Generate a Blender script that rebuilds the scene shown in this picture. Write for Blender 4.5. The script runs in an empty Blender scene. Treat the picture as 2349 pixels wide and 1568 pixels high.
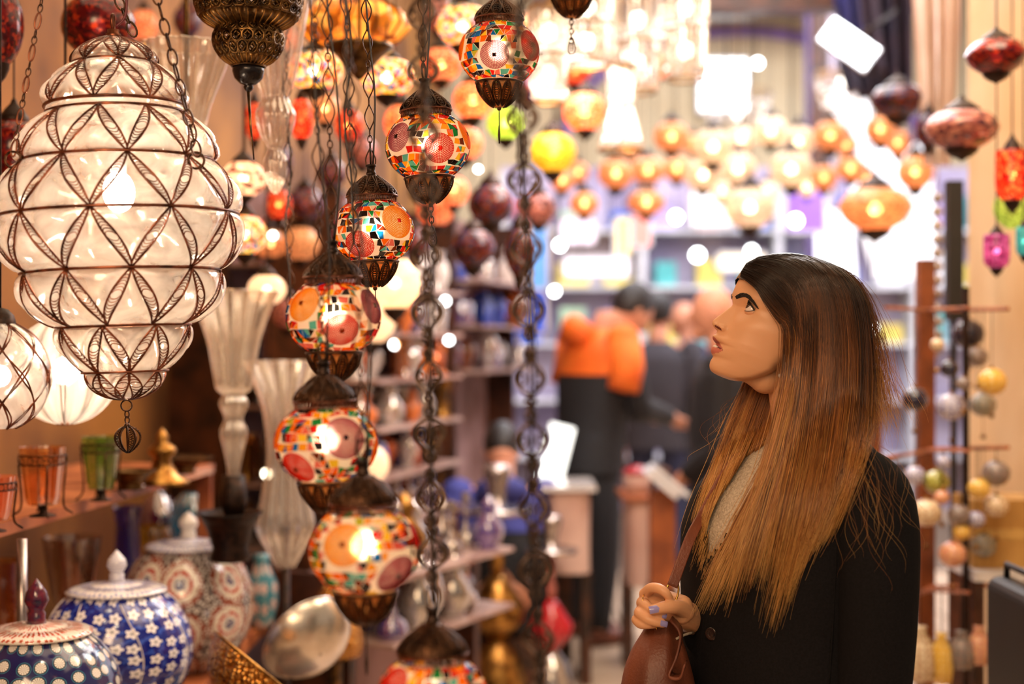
import bpy, bmesh, math, random
import numpy as np
from mathutils import Vector, Matrix, Euler
from mathutils.bvhtree import BVHTree
R_ = random.Random(7)
SC = bpy.context.scene
COL = SC.collection
PI = math.pi
FPX = 3262.0
CAMZ = 1.52
def P(x, y, D):
    """pixel of the 2349x1568 photograph at distance D -> a point in the room"""
    return Vector(((x - 1174.5) * D / FPX, D, CAMZ + (784 - y) * D / FPX))
def PX(n, D): return n * D / FPX
# ------------------------------------------------------------------ camera
cam_d = bpy.data.cameras.new('camera'); cam = bpy.data.objects.new('camera', cam_d); COL.objects.link(cam)
cam.location = (0, 0, CAMZ); cam.rotation_euler = (PI / 2, 0, 0)
cam_d.sensor_width = 36; cam_d.lens = 50; cam_d.clip_start = .05
cam_d.dof.use_dof = True; cam_d.dof.focus_distance = 2.38; cam_d.dof.aperture_fstop = 1.75
SC.camera = cam
# ------------------------------------------------------------------ world and light
SC.view_settings.view_transform = 'Standard'; SC.view_settings.look = 'None'
SC.view_settings.gamma = 1; SC.view_settings.use_curve_mapping = False
SC.view_settings.exposure = 0.05
cy = SC.cycles
cy.max_bounces = 6; cy.diffuse_bounces = 2; cy.glossy_bounces = 2; cy.transmission_bounces = 4
cy.use_adaptive_sampling = True; cy.adaptive_threshold = .05; cy.adaptive_min_samples = 16
cy.transparent_max_bounces = 20; cy.caustics_reflective = False; cy.caustics_refractive = False
cy.sample_clamp_indirect = 3.0; cy.sample_clamp_direct = 0
cy.use_light_tree = True; cy.use_denoising = True
W = bpy.data.worlds.new('world'); SC.world = W; W.use_nodes = True
W.node_tree.nodes['Background'].inputs[0].default_value = (1.0, .78, .58, 1)
W.node_tree.nodes['Background'].inputs[1].default_value = .34
def lamp_area(name, loc, look, size, power, col, size_y=None):
    l = bpy.data.lights.new(name, 'AREA'); l.energy = power; l.color = col; l.size = size
    if size_y: l.shape = 'RECTANGLE'; l.size_y = size_y
    o = bpy.data.objects.new(name, l); COL.objects.link(o); o.location = loc
    d = Vector(look) - Vector(loc); o.rotation_euler = d.to_track_quat('-Z', 'Y').to_euler(); return o
def lamp_point(name, loc, power, col, rad=.02, parent=None):
    l = bpy.data.lights.new(name, 'POINT'); l.energy = power; l.color = col; l.shadow_soft_size = rad
    o = bpy.data.objects.new(name, l); COL.objects.link(o); o.location = loc
    if parent: o.parent = parent
    return o
WARM = (1.0, .62, .32); WARM2 = (1.0, .74, .48); COOL = (.86, .92, 1.0)
lamp_area('ceiling_light_shop', (-.2, 3.6, 3.0), (-.9, 3.8, 0), 2.6, 52, WARM2, 3.2)
lamp_area('front_key_light', (-.75, .55, 2.35), (.45, 2.4, 1.45), .7, 22, (1.0, .64, .36))  # added key light on the woman for the lanterns' glow, no fixture
lamp_area('ceiling_light_behind_viewer', (.1, -.8, 2.6), (0, 3, 1.3), 1.6, 26, (1, .70, .42))
lamp_area('hall_fill_light', (1.9, 9.5, 4.4), (1.9, 10.5, 0), 4.5, 520, (.93, .93, 1.0), 4.5)  # added cool area light to brighten the background, no fixture
lamp_area('ceiling_light_passage', (1.0, 5.8, 3.6), (.9, 6.4, 0), 1.6, 90, (.98, .90, .86), 2.2)
lamp_area('ceiling_light_right', (1.1, 3.2, 2.9), (1.5, 4.6, 1.2), .8, 26, (1, .80, .55))
lamp_area('rim_light', (.9, 3.9, 2.5), (.62, 2.4, 1.5), .5, 8, (.9, .92, 1.0))  # added cool rim light behind the woman, no window here
# ------------------------------------------------------------------ colour and materials
def lin(c):
    return tuple((v / 12.92 if v <= .04045 else ((v + .055) / 1.055) ** 2.4) for v in c)
def S(r, g, b): return lin((r / 255, g / 255, b / 255))
MATS = {}
def newmat(name):
    m = bpy.data.materials.new(name); m.use_nodes = True; nt = m.node_tree; nt.nodes.clear()
    out = nt.nodes.new('ShaderNodeOutputMaterial'); MATS[name] = m
    return m, nt, out
def nd(nt, typ, ins=None, **kw):
    n = nt.nodes.new('ShaderNode' + typ)
    for k, v in kw.items(): setattr(n, k, v)
    for k, v in (ins or {}).items():
        s = n.inputs[k]
        if isinstance(v, bpy.types.NodeSocket): nt.links.new(v, s)
        elif isinstance(v, (tuple, list)) and len(v) == 3 and s.type == 'RGBA': s.default_value = (*v, 1)
        else: s.default_value = v
    return n
def noise_mix(nt, c1, c2, scale=8, detail=3, lo=.35, hi=.65, coord='Object', dist=0):
    tc = nd(nt, 'TexCoord'); no = nd(nt, 'TexNoise', {'Vector': tc.outputs[coord], 'Scale': scale, 'Detail': detail, 'Distortion': dist})
    r = nd(nt, 'ValToRGB', {'Fac': no.outputs[0]}); e = r.color_ramp.elements
    e[0].position = lo; e[0].color = (*c1, 1); e[1].position = hi; e[1].color = (*c2, 1)
    return r.outputs[0], no, tc
def pbr(name, c1, c2=None, rough=.5, metal=0, scale=8, bump=0, bscale=None, emis=None, es=0, trans=0, coat=0, spec=.5, sheen=0):
    if name in MATS: return MATS[name]
    m, nt, out = newmat(name)
    c2 = c2 or tuple(min(1, v * .72 + .004) for v in c1)
    col, no, tc = noise_mix(nt, c2, c1, scale)
    b = nd(nt, 'BsdfPrincipled', {'Base Color': col, 'Roughness': rough, 'Metallic': metal, 'Coat Weight': coat,
        'Specular IOR Level': spec, 'Transmission Weight': trans, 'Sheen Weight': sheen})
    if emis: b.inputs['Emission Color'].default_value = (*emis, 1); b.inputs['Emission Strength'].default_value = es
    if bump:
        n2 = nd(nt, 'TexNoise', {'Vector': tc.outputs['Object'], 'Scale': bscale or scale * 4, 'Detail': 4})
        bp = nd(nt, 'Bump', {'Strength': bump, 'Distance': .004, 'Height': n2.outputs[0]}); nt.links.new(bp.outputs[0], b.inputs['Normal'])
    nt.links.new(b.outputs[0], out.inputs[0]); return m
def thin_glass(name, tint, haze=.25, hazecol=None, gloss=.12, rough=.05, streak=0, emit=0):
    """thin blown glass: lets most light straight through, scatters some, shines at the edge"""
    if name in MATS: return MATS[name]
    m, nt, out = newmat(name)
    tr = nd(nt, 'BsdfTransparent', {'Color': tint}); tl = nd(nt, 'BsdfTranslucent', {'Color': hazecol or tint})
    df = nd(nt, 'BsdfDiffuse', {'Color': hazecol or tint})
    sc = nd(nt, 'MixShader', {'Fac': .35}); nt.links.new(tl.outputs[0], sc.inputs[1]); nt.links.new(df.outputs[0], sc.inputs[2])
    gl = nd(nt, 'BsdfGlossy', {'Color': (1, .97, .93), 'Roughness': rough})
    mx = nd(nt, 'MixShader', {'Fac': haze}); nt.links.new(tr.outputs[0], mx.inputs[1]); nt.links.new(sc.outputs[0], mx.inputs[2])
    lw = nd(nt, 'LayerWeight', {'Blend': .35})
    mm = nd(nt, 'Math', {0: lw.outputs['Facing'], 1: 1.0}, operation='MULTIPLY_ADD'); mm.inputs[1].default_value = .6; mm.inputs[2].default_value = gloss; mm.use_clamp = True
    m2 = nd(nt, 'MixShader', {'Fac': mm.outputs[0]}); nt.links.new(mx.outputs[0], m2.inputs[1]); nt.links.new(gl.outputs[0], m2.inputs[2])
    tc = nd(nt, 'TexCoord')
    if streak:
        no = nd(nt, 'TexNoise', {'Vector': tc.outputs['Object'], 'Scale': streak, 'Detail': 5, 'Distortion': 2.5})
        rp = nd(nt, 'ValToRGB', {'Fac': no.outputs[0]}); e = rp.color_ramp.elements
        e[0].position = .36; e[0].color = (haze * .72,) * 3 + (1,); e[1].position = .70; e[1].color = (min(1, haze * 1.4),) * 3 + (1,)
        nt.links.new(rp.outputs[0], mx.inputs[0])
        bp = nd(nt, 'Bump', {'Strength': .35, 'Distance': .005, 'Height': no.outputs[0]})
        for n in (gl, tl, df, lw): nt.links.new(bp.outputs[0], n.inputs['Normal'])
    nt.links.new(m2.outputs[0], out.inputs[0]); return m
def glow(name, col, st, col2=None, scale=20, mix=.5):
    """gives off light: lamps, signs, and cloth or boxes made to glow"""
    if name in MATS: return MATS[name]
    m, nt, out = newmat(name)
    if col2 is None: c = nd(nt, 'RGB'); c.outputs[0].default_value = (*col, 1); cs = c.outputs[0]
    else:
        tc = nd(nt, 'TexCoord'); v = nd(nt, 'TexVoronoi', {'Vector': tc.outputs['Object'], 'Scale': scale})
        r = nd(nt, 'ValToRGB', {'Fac': v.outputs['Color']}); r.color_ramp.interpolation = 'CONSTANT'
        e = r.color_ramp.elements; e[0].color = (*col, 1); e[1].position = mix; e[1].color = (*col2, 1); cs = r.outputs[0]
    em = nd(nt, 'Emission', {'Color': cs, 'Strength': st}); df = nd(nt, 'BsdfPrincipled', {'Base Color': cs, 'Roughness': .25})
    ad = nd(nt, 'AddShader'); nt.links.new(em.outputs[0], ad.inputs[0]); nt.links.new(df.outputs[0], ad.inputs[1])
    nt.links.new(ad.outputs[0], out.inputs[0]); m.cycles.emission_sampling = 'NONE'; return m
bronze = pbr('aged_bronze', S(92, 62, 42), S(38, 24, 18), rough=.36, metal=.85, scale=60, bump=.3)
darkbronze = pbr('dark_bronze', S(60, 40, 30), S(26, 18, 15), rough=.45, metal=.7, scale=60)
copper = pbr('copper_wire', S(150, 88, 62), S(72, 42, 32), rough=.33, metal=.8, scale=40)
brass = pbr('old_brass', S(190, 140, 70), S(96, 62, 26), rough=.3, metal=.9, scale=25)
brassdark = pbr('pierced_brass', S(120, 88, 48), S(48, 32, 18), rough=.32, metal=.9, scale=50)
blackcable = pbr('black_cable', S(34, 26, 26), rough=.4)
redcable = pbr('purple_cable', S(110, 40, 52), rough=.5)
silver = pbr('silvered_metal', S(215, 205, 200), S(150, 140, 140), rough=.22, metal=.9)
# ------------------------------------------------------------------ mesh builder
class MB:
    def __init__(s): s.v = []; s.f = []; s.m = []; s.n = 0; s.mi = 0
    def add(s, verts, faces):
        verts = np.asarray(verts, dtype=float).reshape(-1, 3); o = s.n
        s.v.append(verts); s.n += len(verts)
        s.f += [tuple(i + o for i in f) for f in faces]; s.m += [s.mi] * len(faces); return s
    def box(s, c, d, rz=0, rot=None):
        x, y, z = d[0] / 2, d[1] / 2, d[2] / 2
        v = np.array([(a, b, e) for a in (-x, x) for b in (-y, y) for e in (-z, z)])
        M = rot if rot is not None else Matrix.Rotation(rz, 3, 'Z')
        v = v @ np.array(M).T + np.array(c)
        return s.add(v, [(0, 1, 3, 2), (4, 6, 7, 5), (0, 4, 5, 1), (2, 3, 7, 6), (0, 2, 6, 4), (1, 5, 7, 3)])
    def tube(s, path, r, n=6, cap=True, closed=False):
        p = np.asarray([tuple(q) for q in path], dtype=float); m = len(p)
        rr = np.asarray(r, dtype=float) * np.ones(m)
        t = np.roll(p, -1, 0) - np.roll(p, 1, 0)
        if not closed: t[0] = p[1] - p[0]; t[-1] = p[-1] - p[-2]
        t /= np.linalg.norm(t, axis=1)[:, None] + 1e-12
        a = np.array([0, 0, 1.]) if abs(t[0][2]) < .9 else np.array([1., 0, 0])
        u = np.cross(t[0], a); u /= np.linalg.norm(u); U = [u]
        for i in range(1, m):
            u = U[-1] - t[i] * np.dot(U[-1], t[i]); l = np.linalg.norm(u)
            U.append(u / l if l > 1e-9 else U[-1])
        U = np.array(U); V = np.cross(t, U)
        an = np.arange(n) * 2 * PI / n
        v = p[:, None, :] + rr[:, None, None] * (U[:, None, :] * np.cos(an)[None, :, None] + V[:, None, :] * np.sin(an)[None, :, None])
        f = []
        for i in range(m if closed else m - 1):
            j = (i + 1) % m
            for k in range(n):
                l = (k + 1) % n; f.append((i * n + k, i * n + l, j * n + l, j * n + k))
        if cap and not closed: f.append(tuple(range(n))[::-1]); f.append(tuple((m - 1) * n + k for k in range(n)))
        return s.add(v.reshape(-1, 3), f)
    def lathe(s, prof, n=24, c=(0, 0, 0), flute=0, nf=12, cap=True, a0=0, thick=0):
        m = len(prof); an = a0 + np.arange(n) * 2 * PI / n; v = []
        for r, z in prof:
            rr = r * (1 + flute * np.cos(nf * an)) if flute else r * np.ones(n)
            v.append(np.stack([rr * np.cos(an) + c[0], rr * np.sin(an) + c[1], np.full(n, z + c[2])], 1))
        f = [(i * n + k, i * n + (k + 1) % n, (i + 1) * n + (k + 1) % n, (i + 1) * n + k) for i in range(m - 1) for k in range(n)]
        if cap:
            if prof[0][0] > 1e-6: f.append(tuple(range(n))[::-1])
            if prof[-1][0] > 1e-6: f.append(tuple((m - 1) * n + k for k in range(n)))
        return s.add(np.concatenate(v), f)
    def sph(s, c, r, n=12, m=8, sc=(1, 1, 1), rot=None):
        c = np.asarray(tuple(c)); v = []; f = []
        for i in range(m + 1):
            th = PI * i / m
            for k in range(n):
                ph = 2 * PI * k / n; v.append((r * sc[0] * math.sin(th) * math.cos(ph), r * sc[1] * math.sin(th) * math.sin(ph), r * sc[2] * math.cos(th)))
        v = np.array(v)
        if rot is not None: v = v @ np.array(rot).T
        for i in range(m):
            for k in range(n): l = (k + 1) % n; f.append((i * n + k, (i + 1) * n + k, (i + 1) * n + l, i * n + l))
        return s.add(v + c, f)
    def grid(s, V, closed_u=False, closed_v=False):
        V = np.asarray(V, dtype=float); a, b = V.shape[:2]; f = []
        for i in range(a if closed_u else a - 1):
            for j in range(b if closed_v else b - 1):
                i2 = (i + 1) % a; j2 = (j + 1) % b; f.append((i * b + j, i * b + j2, i2 * b + j2, i2 * b + j))
        return s.add(V.reshape(-1, 3), f)
    def mesh(s, name, mat, smooth=True):
        me = bpy.data.meshes.new(name); vv = np.concatenate(s.v) if s.v else np.zeros((0, 3))
        me.from_pydata(vv.tolist(), [], s.f)
        for m in (mat if isinstance(mat, (list, tuple)) else [mat]): me.materials.append(m)
        if isinstance(mat, (list, tuple)) and len(mat) > 1: me.polygons.foreach_set('material_index', s.m)
        if smooth: me.polygons.foreach_set('use_smooth', [True] * len(me.polygons))
        me.update(); return me
    def obj(s, name, mat, parent=None, smooth=True, loc=None, kind=None, label=None):
        return mobj(name, s.mesh(name, mat, smooth), parent, loc, kind=kind, label=label)
def mobj(name, me, parent=None, loc=None, rot=None, scale=None, kind=None, label=None):
    o = bpy.data.objects.new(name, me); COL.objects.link(o)
    if parent: o.parent = parent
    if loc is not None: o.location = loc
    if rot is not None: o.rotation_euler = rot
    if scale is not None: o.scale = scale if isinstance(scale, (tuple, list)) else (scale,) * 3
    if kind: o['kind'] = kind
    if label: o['label'] = label
    return o
def tag(o, label, cat, group=None):
    o['label'] = label; o['category'] = cat
    if group: o['group'] = group
    return o
def thing(name, label, cat, loc=(0, 0, 0), rot=(0, 0, 0), group=None, scale=1):
    o = bpy.data.objects.new(name, None); COL.objects.link(o); o.location = loc; o.rotation_euler = rot; o.scale = (scale,) * 3
    o.empty_display_size = .05
    return tag(o, label, cat, group)
def struct(o): o['kind'] = 'structure'; return o
def copy_tree(o, parent=None):
    c = o.copy(); COL.objects.link(c); c.parent = parent
    for ch in CH.get(o.name, ()): copy_tree(ch, c)
    return c
CH = {}
def remember(root):
    d = {}
    for q in bpy.data.objects:
        if q.parent: d.setdefault(q.parent.name, []).append(q)
    def walk(o):
        CH[o.name] = d.get(o.name, [])
        for c in CH[o.name]: walk(c)
    walk(root)
def catmull(pts, n):
    p = np.array([tuple(q) for q in pts], dtype=float); m = len(p); out = []
    t = np.linspace(0, m - 1, n)
    for x in t:
        i = min(int(x), m - 2); f = x - i
        a = p[i - 1] if i > 0 else 2 * p[0] - p[1]; b = p[i]; c = p[i + 1]; d = p[i + 2] if i + 2 < m else 2 * p[-1] - p[-2]
        out.append(.5 * ((2 * b) + (-a + c) * f + (2 * a - 5 * b + 4 * c - d) * f * f + (-a + 3 * b - 3 * c + d) * f ** 3))
    return np.array(out)
def interp(x, tab, col=1):
    return float(np.interp(x, [t[0] for t in tab], [t[col] for t in tab]))
# ================================================================== the setting
cream = pbr('warm_cream_plaster', S(238, 205, 160), S(222, 180, 128), rough=.8, scale=2)
tan = pbr('tan_shop_wall', S(176, 118, 52), S(104, 62, 28), rough=.75, scale=1.5)
vault = pbr('vault_plaster', S(236, 218, 180), S(222, 200, 160), rough=.85, scale=1.2)
stone = pbr('floor_stone', S(205, 178, 150), S(178, 150, 122), rough=.35, scale=3)
grout = pbr('floor_joint', S(110, 90, 74), rough=.9)
wood = pbr('reddish_wood', S(196, 118, 74), S(132, 66, 38), rough=.35, scale=9)
wooddark = pbr('dark_wood', S(92, 50, 28), S(44, 24, 14), rough=.45, scale=9)
paint_purple = pbr('purple_band_paint', S(150, 120, 190), rough=.7)
white = pbr('white_paint', S(240, 240, 246), rough=.6)
black = pbr('black_panel', S(16, 14, 16), rough=.5)
# floor: slabs where they can be told apart, joints recessed between them
fb = MB(); fb.box((1.0, 8, -.03), (14, 24, .04)); floor = struct(fb.obj('floor', grout, smooth=False))
slab = MB(); slab.box((0, 0, 0), (.585, .585, .02)); slabm = slab.mesh('tile', stone, False)
for i in range(-1, 6):
    for j in range(5, 16):
        mobj('tile', slabm, floor, (i * .6 + .28, j * .6 + .1, R_.uniform(-.001, .001)))
b = MB(); b.box((1, 16.5, 0), (14, 7, .02)).box((1, 1.25, 0), (14, 3.1, .02)).box((-3, 8, 0), (4.8, 10, .02)).box((6.2, 8, 0), (5, 10, .02))
b.obj('distant_paving', stone, floor, smooth=False)
# left wall of the shop, running with the passage
def wallseg(name, a, c, z0, z1, th, mat):
    a = Vector(a); c = Vector(c); d = c - a; m = MB()
    m.box(((a.x + c.x) / 2, (a.y + c.y) / 2, (z0 + z1) / 2), (d.length, th, z1 - z0), rz=math.atan2(d.y, d.x)); return struct(m.obj(name, mat, smooth=False))
wallseg('wall_left', (-1.95, -.5), (-.75, 14), 0, 5.2, .1, tan)
wallseg('wall_back', (-1.5, 14.2), (7.5, 14.2), 0, 6.0, .12, vault)
wallseg('wall_right', (1.62, 3.6), (1.66, 5.05), 0, 4.6, .08, cream)
wallseg('wall_right_end', (1.66, 5.09), (4.6, 5.6), 0, 4.6, .08, cream)
wallseg('wall_far_right', (4.4, 5.6), (4.7, 14.2), 0, 6, .1, pbr('pale_stone_wall', S(232, 226, 226), S(214, 206, 210), rough=.7, scale=1))
c = MB(); c.box((1.5, 7, 6.05), (12, 15.5, .1)); struct(c.obj('ceiling', vault, smooth=False))
# painted arch band on the end wall, ribs
ab = MB(); pts = []
ctr = P(1700, 330, 14.05)
for k in range(25):
    a = PI * k / 24; pts.append((ctr.x + 1.75 * math.cos(a), 14.06, ctr.z + 1.12 * math.sin(a)))
ab.tube(pts, .06, 6); struct(ab.obj('trim_1', paint_purple))
bm_ = MB(); bm_.box((2.35, 13.2, CAMZ + 783 * 13 / FPX), (2.4, .2, .22)).box(tuple(P(1880, 150, 11)), (.12, .14, 2.0)); struct(bm_.obj('trim_2', wooddark, smooth=False))
bm_ = MB(); bm_.box((1.2, 7.6, CAMZ + 800 * 7.6 / FPX), (2.2, .15, .2)); struct(bm_.obj('trim_3', wooddark, smooth=False))
# a bright arched window high in the end wall
daylight = glow('daylight_pane', (1, 1, 1), 6.0)
w = P(1660, 195, 14.0)
f1 = MB(); f1.box((w.x, 14.05, w.z), (.50, .08, .54)); win = struct(f1.obj('window_1', white, smooth=False))
for ix in (-1, 1):
    for iz in (-1, 0, 1):
        q = MB(); q.box((w.x + ix * .115, 14.0, w.z + iz * .165), (.21, .03, .15)); q.obj('pane', daylight, win, smooth=False)
# rails above the frame that the near lanterns hang from
rail = MB()
for y in (1.6, 2.0, 2.4, 2.9, 3.5, 4.2): rail.box((-.35, y, 2.64), (3.0, .03, .04))
for x in (-1.2, -.3, .6): rail.box((x, 2.9, 2.68), (.04, 3.2, .04))
struct(rail.obj('trim_4', darkbronze, smooth=False))
# ================================================================== mosaic lanterns (near, hung in a spiral)
GR = .07; GC = .85 * GR; GZ = .71 * GR     # globe radius, vertical semi axis, half height
def globe_r(z): return GR * math.sqrt(max(0, 1 - (z / GC) ** 2))
def shell_mat():
    m, nt, out = newmat('frosted_globe_glass')
    tl = nd(nt, 'BsdfTranslucent', {'Color': (1, .82, .62)}); rf = nd(nt, 'BsdfRefraction', {'Color': (1, .93, .84), 'Roughness': .55, 'IOR': 1.16})
    tr = nd(nt, 'BsdfTransparent', {'Color': (1, .93, .84)})
    a = nd(nt, 'MixShader', {'Fac': .30}); nt.links.new(tl.outputs[0], a.inputs[1]); nt.links.new(rf.outputs[0], a.inputs[2])
    b = nd(nt, 'MixShader', {'Fac': .16}); nt.links.new(a.outputs[0], b.inputs[1]); nt.links.new(tr.outputs[0], b.inputs[2])
    nt.links.new(b.outputs[0], out.inputs[0]); return m
SHELL = shell_mat()
def stain(name, c, op=.12, k=1.0):
    m, nt, out = newmat(name)
    tr = nd(nt, 'BsdfTransparent', {'Color': tuple(v * k for v in c)}); pr = nd(nt, 'BsdfPrincipled', {'Base Color': c, 'Roughness': .12})
    a = nd(nt, 'MixShader', {'Fac': op}); nt.links.new(tr.outputs[0], a.inputs[1]); nt.links.new(pr.outputs[0], a.inputs[2]); nt.links.new(a.outputs[0], out.inputs[0]); return m
TILES = [('red', S(214, 34, 30), 5), ('orange', S(250, 120, 20), 7), ('amber', S(255, 176, 34), 5), ('yellow', S(255, 222, 60), 3), ('teal', S(90, 190, 190), 2),
         ('blue', S(20, 110, 200), 2), ('green', S(30, 140, 70), 2), ('rose', S(232, 120, 110), 3), ('clear', S(255, 225, 205), 3), ('brown', S(120, 50, 24), 3), ('lime', S(190, 200, 60), 1)]
TM = {n: stain('mosaic_glass_' + n, c, .12) for n, c, w_ in TILES}
TM['black'] = pbr('mosaic_glass_black', S(30, 14, 16), rough=.12)
TW = [n for n, c, w_ in TILES for _ in range(w_)] + ['black'] * 9
BEADC = {'yellow': stain('yellow_beads', S(255, 176, 40), .25), 'red': stain('red_beads', S(226, 52, 40), .25), 'mauve': stain('mauve_beads', S(186, 104, 122), .25)}
ringwire = MB
def surf(prof, t, th, off=0):
    """point on a surface of revolution: prof(t)->(r,z)"""
    r, z = prof(t); return (( r + off) * math.cos(th), (r + off) * math.sin(th), z)
def petals(m, prof, n, t0, t1, wa, rw, coil, base=.0, inner=True, sides=4, th0=0):
    for k in range(n):
        th = th0 + 2 * PI * k / n; pts = []
        for i in range(17):
            u = i / 16; a = 2 * PI * u; t = (t0 + t1) / 2 - (t1 - t0) / 2 * math.cos(a)
            wt = math.sin(a) * wa * (.75 + .5 * (t - t0) / (t1 - t0)); pts.append(surf(prof, t, th + wt, .0012))
        m.tube(pts[:-1], rw, sides, closed=True)
        if inner:
            for q in range(coil):
                t = t0 + (t1 - t0) * (.14 + .72 * q / max(1, coil - 1)); ws = math.sin(PI * (t - t0) / (t1 - t0)) * wa * .62; dt = (t1 - t0) * .09
                m.tube([surf(prof, t + dt * math.sin(b), th + ws * math.cos(b), .0008) for b in np.arange(8) * PI / 4], rw * .62, 3, closed=True)
def cap_prof(t):      # t 0 top .. 1 rim
    z = GZ + .0095 + .037 * (1 - t); return (.0085 + .0335 * (math.sin(t * PI / 2) ** 1.15), z)
def bas_prof(t):      # 0 rim .. 1 bottom
    return (.0375 * math.cos(t * PI / 2) ** .62 + .0015, -GZ - .003 - .045 * t)
def mk_cap():
    m = MB(); m.lathe([cap_prof(t) for t in np.linspace(0, 1, 12)], 36)
    petals(m, cap_prof, 12, .06, .97, .235, .0016, 7)
    me = m.mesh('cap', bronze); return me
def mk_collar():
    m = MB(); m.tube([(.0435 * math.cos(a), .0435 * math.sin(a), GZ + .0095) for a in np.arange(36) * PI / 18], .0016, 5, closed=True)
    m.tube([(.0405 * math.cos(a), .0405 * math.sin(a), GZ - .003) for a in np.arange(36) * PI / 18], .0012, 5, closed=True)
    for k in range(40):
        a = 2 * PI * k / 40; c = Vector((.0415 * math.cos(a), .0415 * math.sin(a), GZ + .0035)); tx = Vector((-math.sin(a), math.cos(a), 0))
        m.tube([c + tx * (.0024 * math.cos(b)) + Vector((0, 0, .0055 * math.sin(b))) for b in np.arange(8) * PI / 4], .0007, 3, closed=True)
    return m.mesh('collar', copper)
def mk_basket():
    m = MB()
    m.tube([bas_prof(0)[0] * 1.06 * np.array((math.cos(a), math.sin(a), 0)) + np.array((0, 0, bas_prof(0)[1])) for a in np.arange(36) * PI / 18], .0021, 6, closed=True)
    petals(m, bas_prof, 12, .02, .93, .235, .0016, 9)
    m.sph((0, 0, -GZ - .048), .004, 8, 6)
    return m.mesh('basket', bronze)
def mk_liner():
    m = MB(); m.lathe([(bas_prof(t)[0] - .0025, bas_prof(t)[1]) for t in np.linspace(0, .96, 9)], 24, cap=False); return m.mesh('basket_lining', stain('gilded_gauze', S(225, 160, 96), .55))
def mk_neck():
    m = MB(); z = GZ + .0465; m.lathe([(.0085, z - .003), (.0085, z + .004), (.0072, z + .005), (.0072, z + .013), (.009, z + .014), (.009, z + .017), (.004, z + .018)], 16)
    m.tube([(.0095 * math.cos(a), 0, z + .030 + .014 * math.sin(a)) for a in np.linspace(-PI / 2, 1.5 * PI, 17)[:-1]], .0018, 6, closed=True)
    return m.mesh('hanging_loop', darkbronze)
CAPM, COLM, BASM, LINM, NECM = mk_cap(), mk_collar(), mk_basket(), mk_liner(), mk_neck()
_m = MB(); _m.lathe([(globe_r(z), z) for z in np.linspace(-GZ, GZ, 25)], 48, cap=False); SHELLM = _m.mesh('globe', SHELL)
_m = MB(); _m.sph((0, 0, .006), .013, 12, 8, (1, 1, 1.25)); BULBM = _m.mesh('bulb', glow('lit_bulb', (1, .86, .62), 16))
_m = MB(); _m.lathe([(.004, .018), (.009, .024), (.009, .05)], 12); SOCKM = _m.mesh('bulb_socket', white)
# chain links
pale_link = pbr('dull_link_metal', S(104, 82, 68), S(60, 46, 40), rough=.4, metal=.6, scale=60)
def lens_link(L, Wd, r, curls=True, hub=True):
    m = MB(); 
    for s_ in (-1, 1):
        m.tube([(s_ * Wd / 2 * math.sin(PI * t) ** 1.3, 0, L * (.5 - t)) for t in np.linspace(0.0, 1, 15)], r, 5)
        if curls: m.tube([(s_ * Wd * .27 + Wd * .13 * math.cos(a), 0, -L * .02 + L * .14 * math.sin(a)) for a in np.arange(12) * PI / 6], r * .7, 4, closed=True)
    if hub:
        m.tube([(0, 0, L * .5), (0, 0, -L * .5)], r * .7, 4)
        for z in (L * .5 + Wd * .12, -L * .5 - Wd * .12): m.tube([(Wd * .15 * math.cos(a), 0, z + Wd * .15 * math.sin(a)) for a in np.arange(10) * PI / 5], r * 1.0, 5, closed=True)
    return m.mesh('link', pale_link if hub else bronze)
def ring_link(L, Wd, r, mat=bronze):
    m = MB(); m.tube([(Wd / 2 * math.cos(a), 0, L / 2 * math.sin(a)) for a in np.arange(14) * PI / 7], r, 5, closed=True); return m.mesh('link', mat)
LENS = lens_link(.046, .017, .0012, False, False); LENSX = lens_link(.046, .037, .0027); RINGL = ring_link(.013, .0075, .0011); RINGB = ring_link(.018, .011, .0013)
LONGL = ring_link(.026, .0085, .0016, copper); OVAL = ring_link(.027, .014, .0018, bronze); BAR = MB().tube([(0, 0, .021), (.0015, 0, 0), (0, 0, -.021)], .0028, 6).mesh('link', darkbronze)
def chain(parent, a, b, seq, seed=0, name='chain', label=None):
    """a, b in the parent's frame; seq = repeating list of (mesh, pitch, turn)"""
    a = Vector(a); b = Vector(b); d = (b - a); L = d.length; dn = d.normalized()
    root = bpy.data.objects.new(name, None); COL.objects.link(root); root.parent = parent; root.location = a
    if label: root['label'] = label
    zz = -dn; xx = Vector((0, 1, 0)).cross(zz).normalized(); yy = zz.cross(xx); root.rotation_euler = Matrix((xx, yy, zz)).transposed().to_euler()
    rr = random.Random(seed); z = 0; k = 0
    while z < L:
        me, p, turn = seq[k % len(seq)]
        mobj('link', me, root, (0, 0, -z - p / 2), (0, 0, turn + rr.uniform(-.15, .15)))
        z += p; k += 1
    return root
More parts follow.
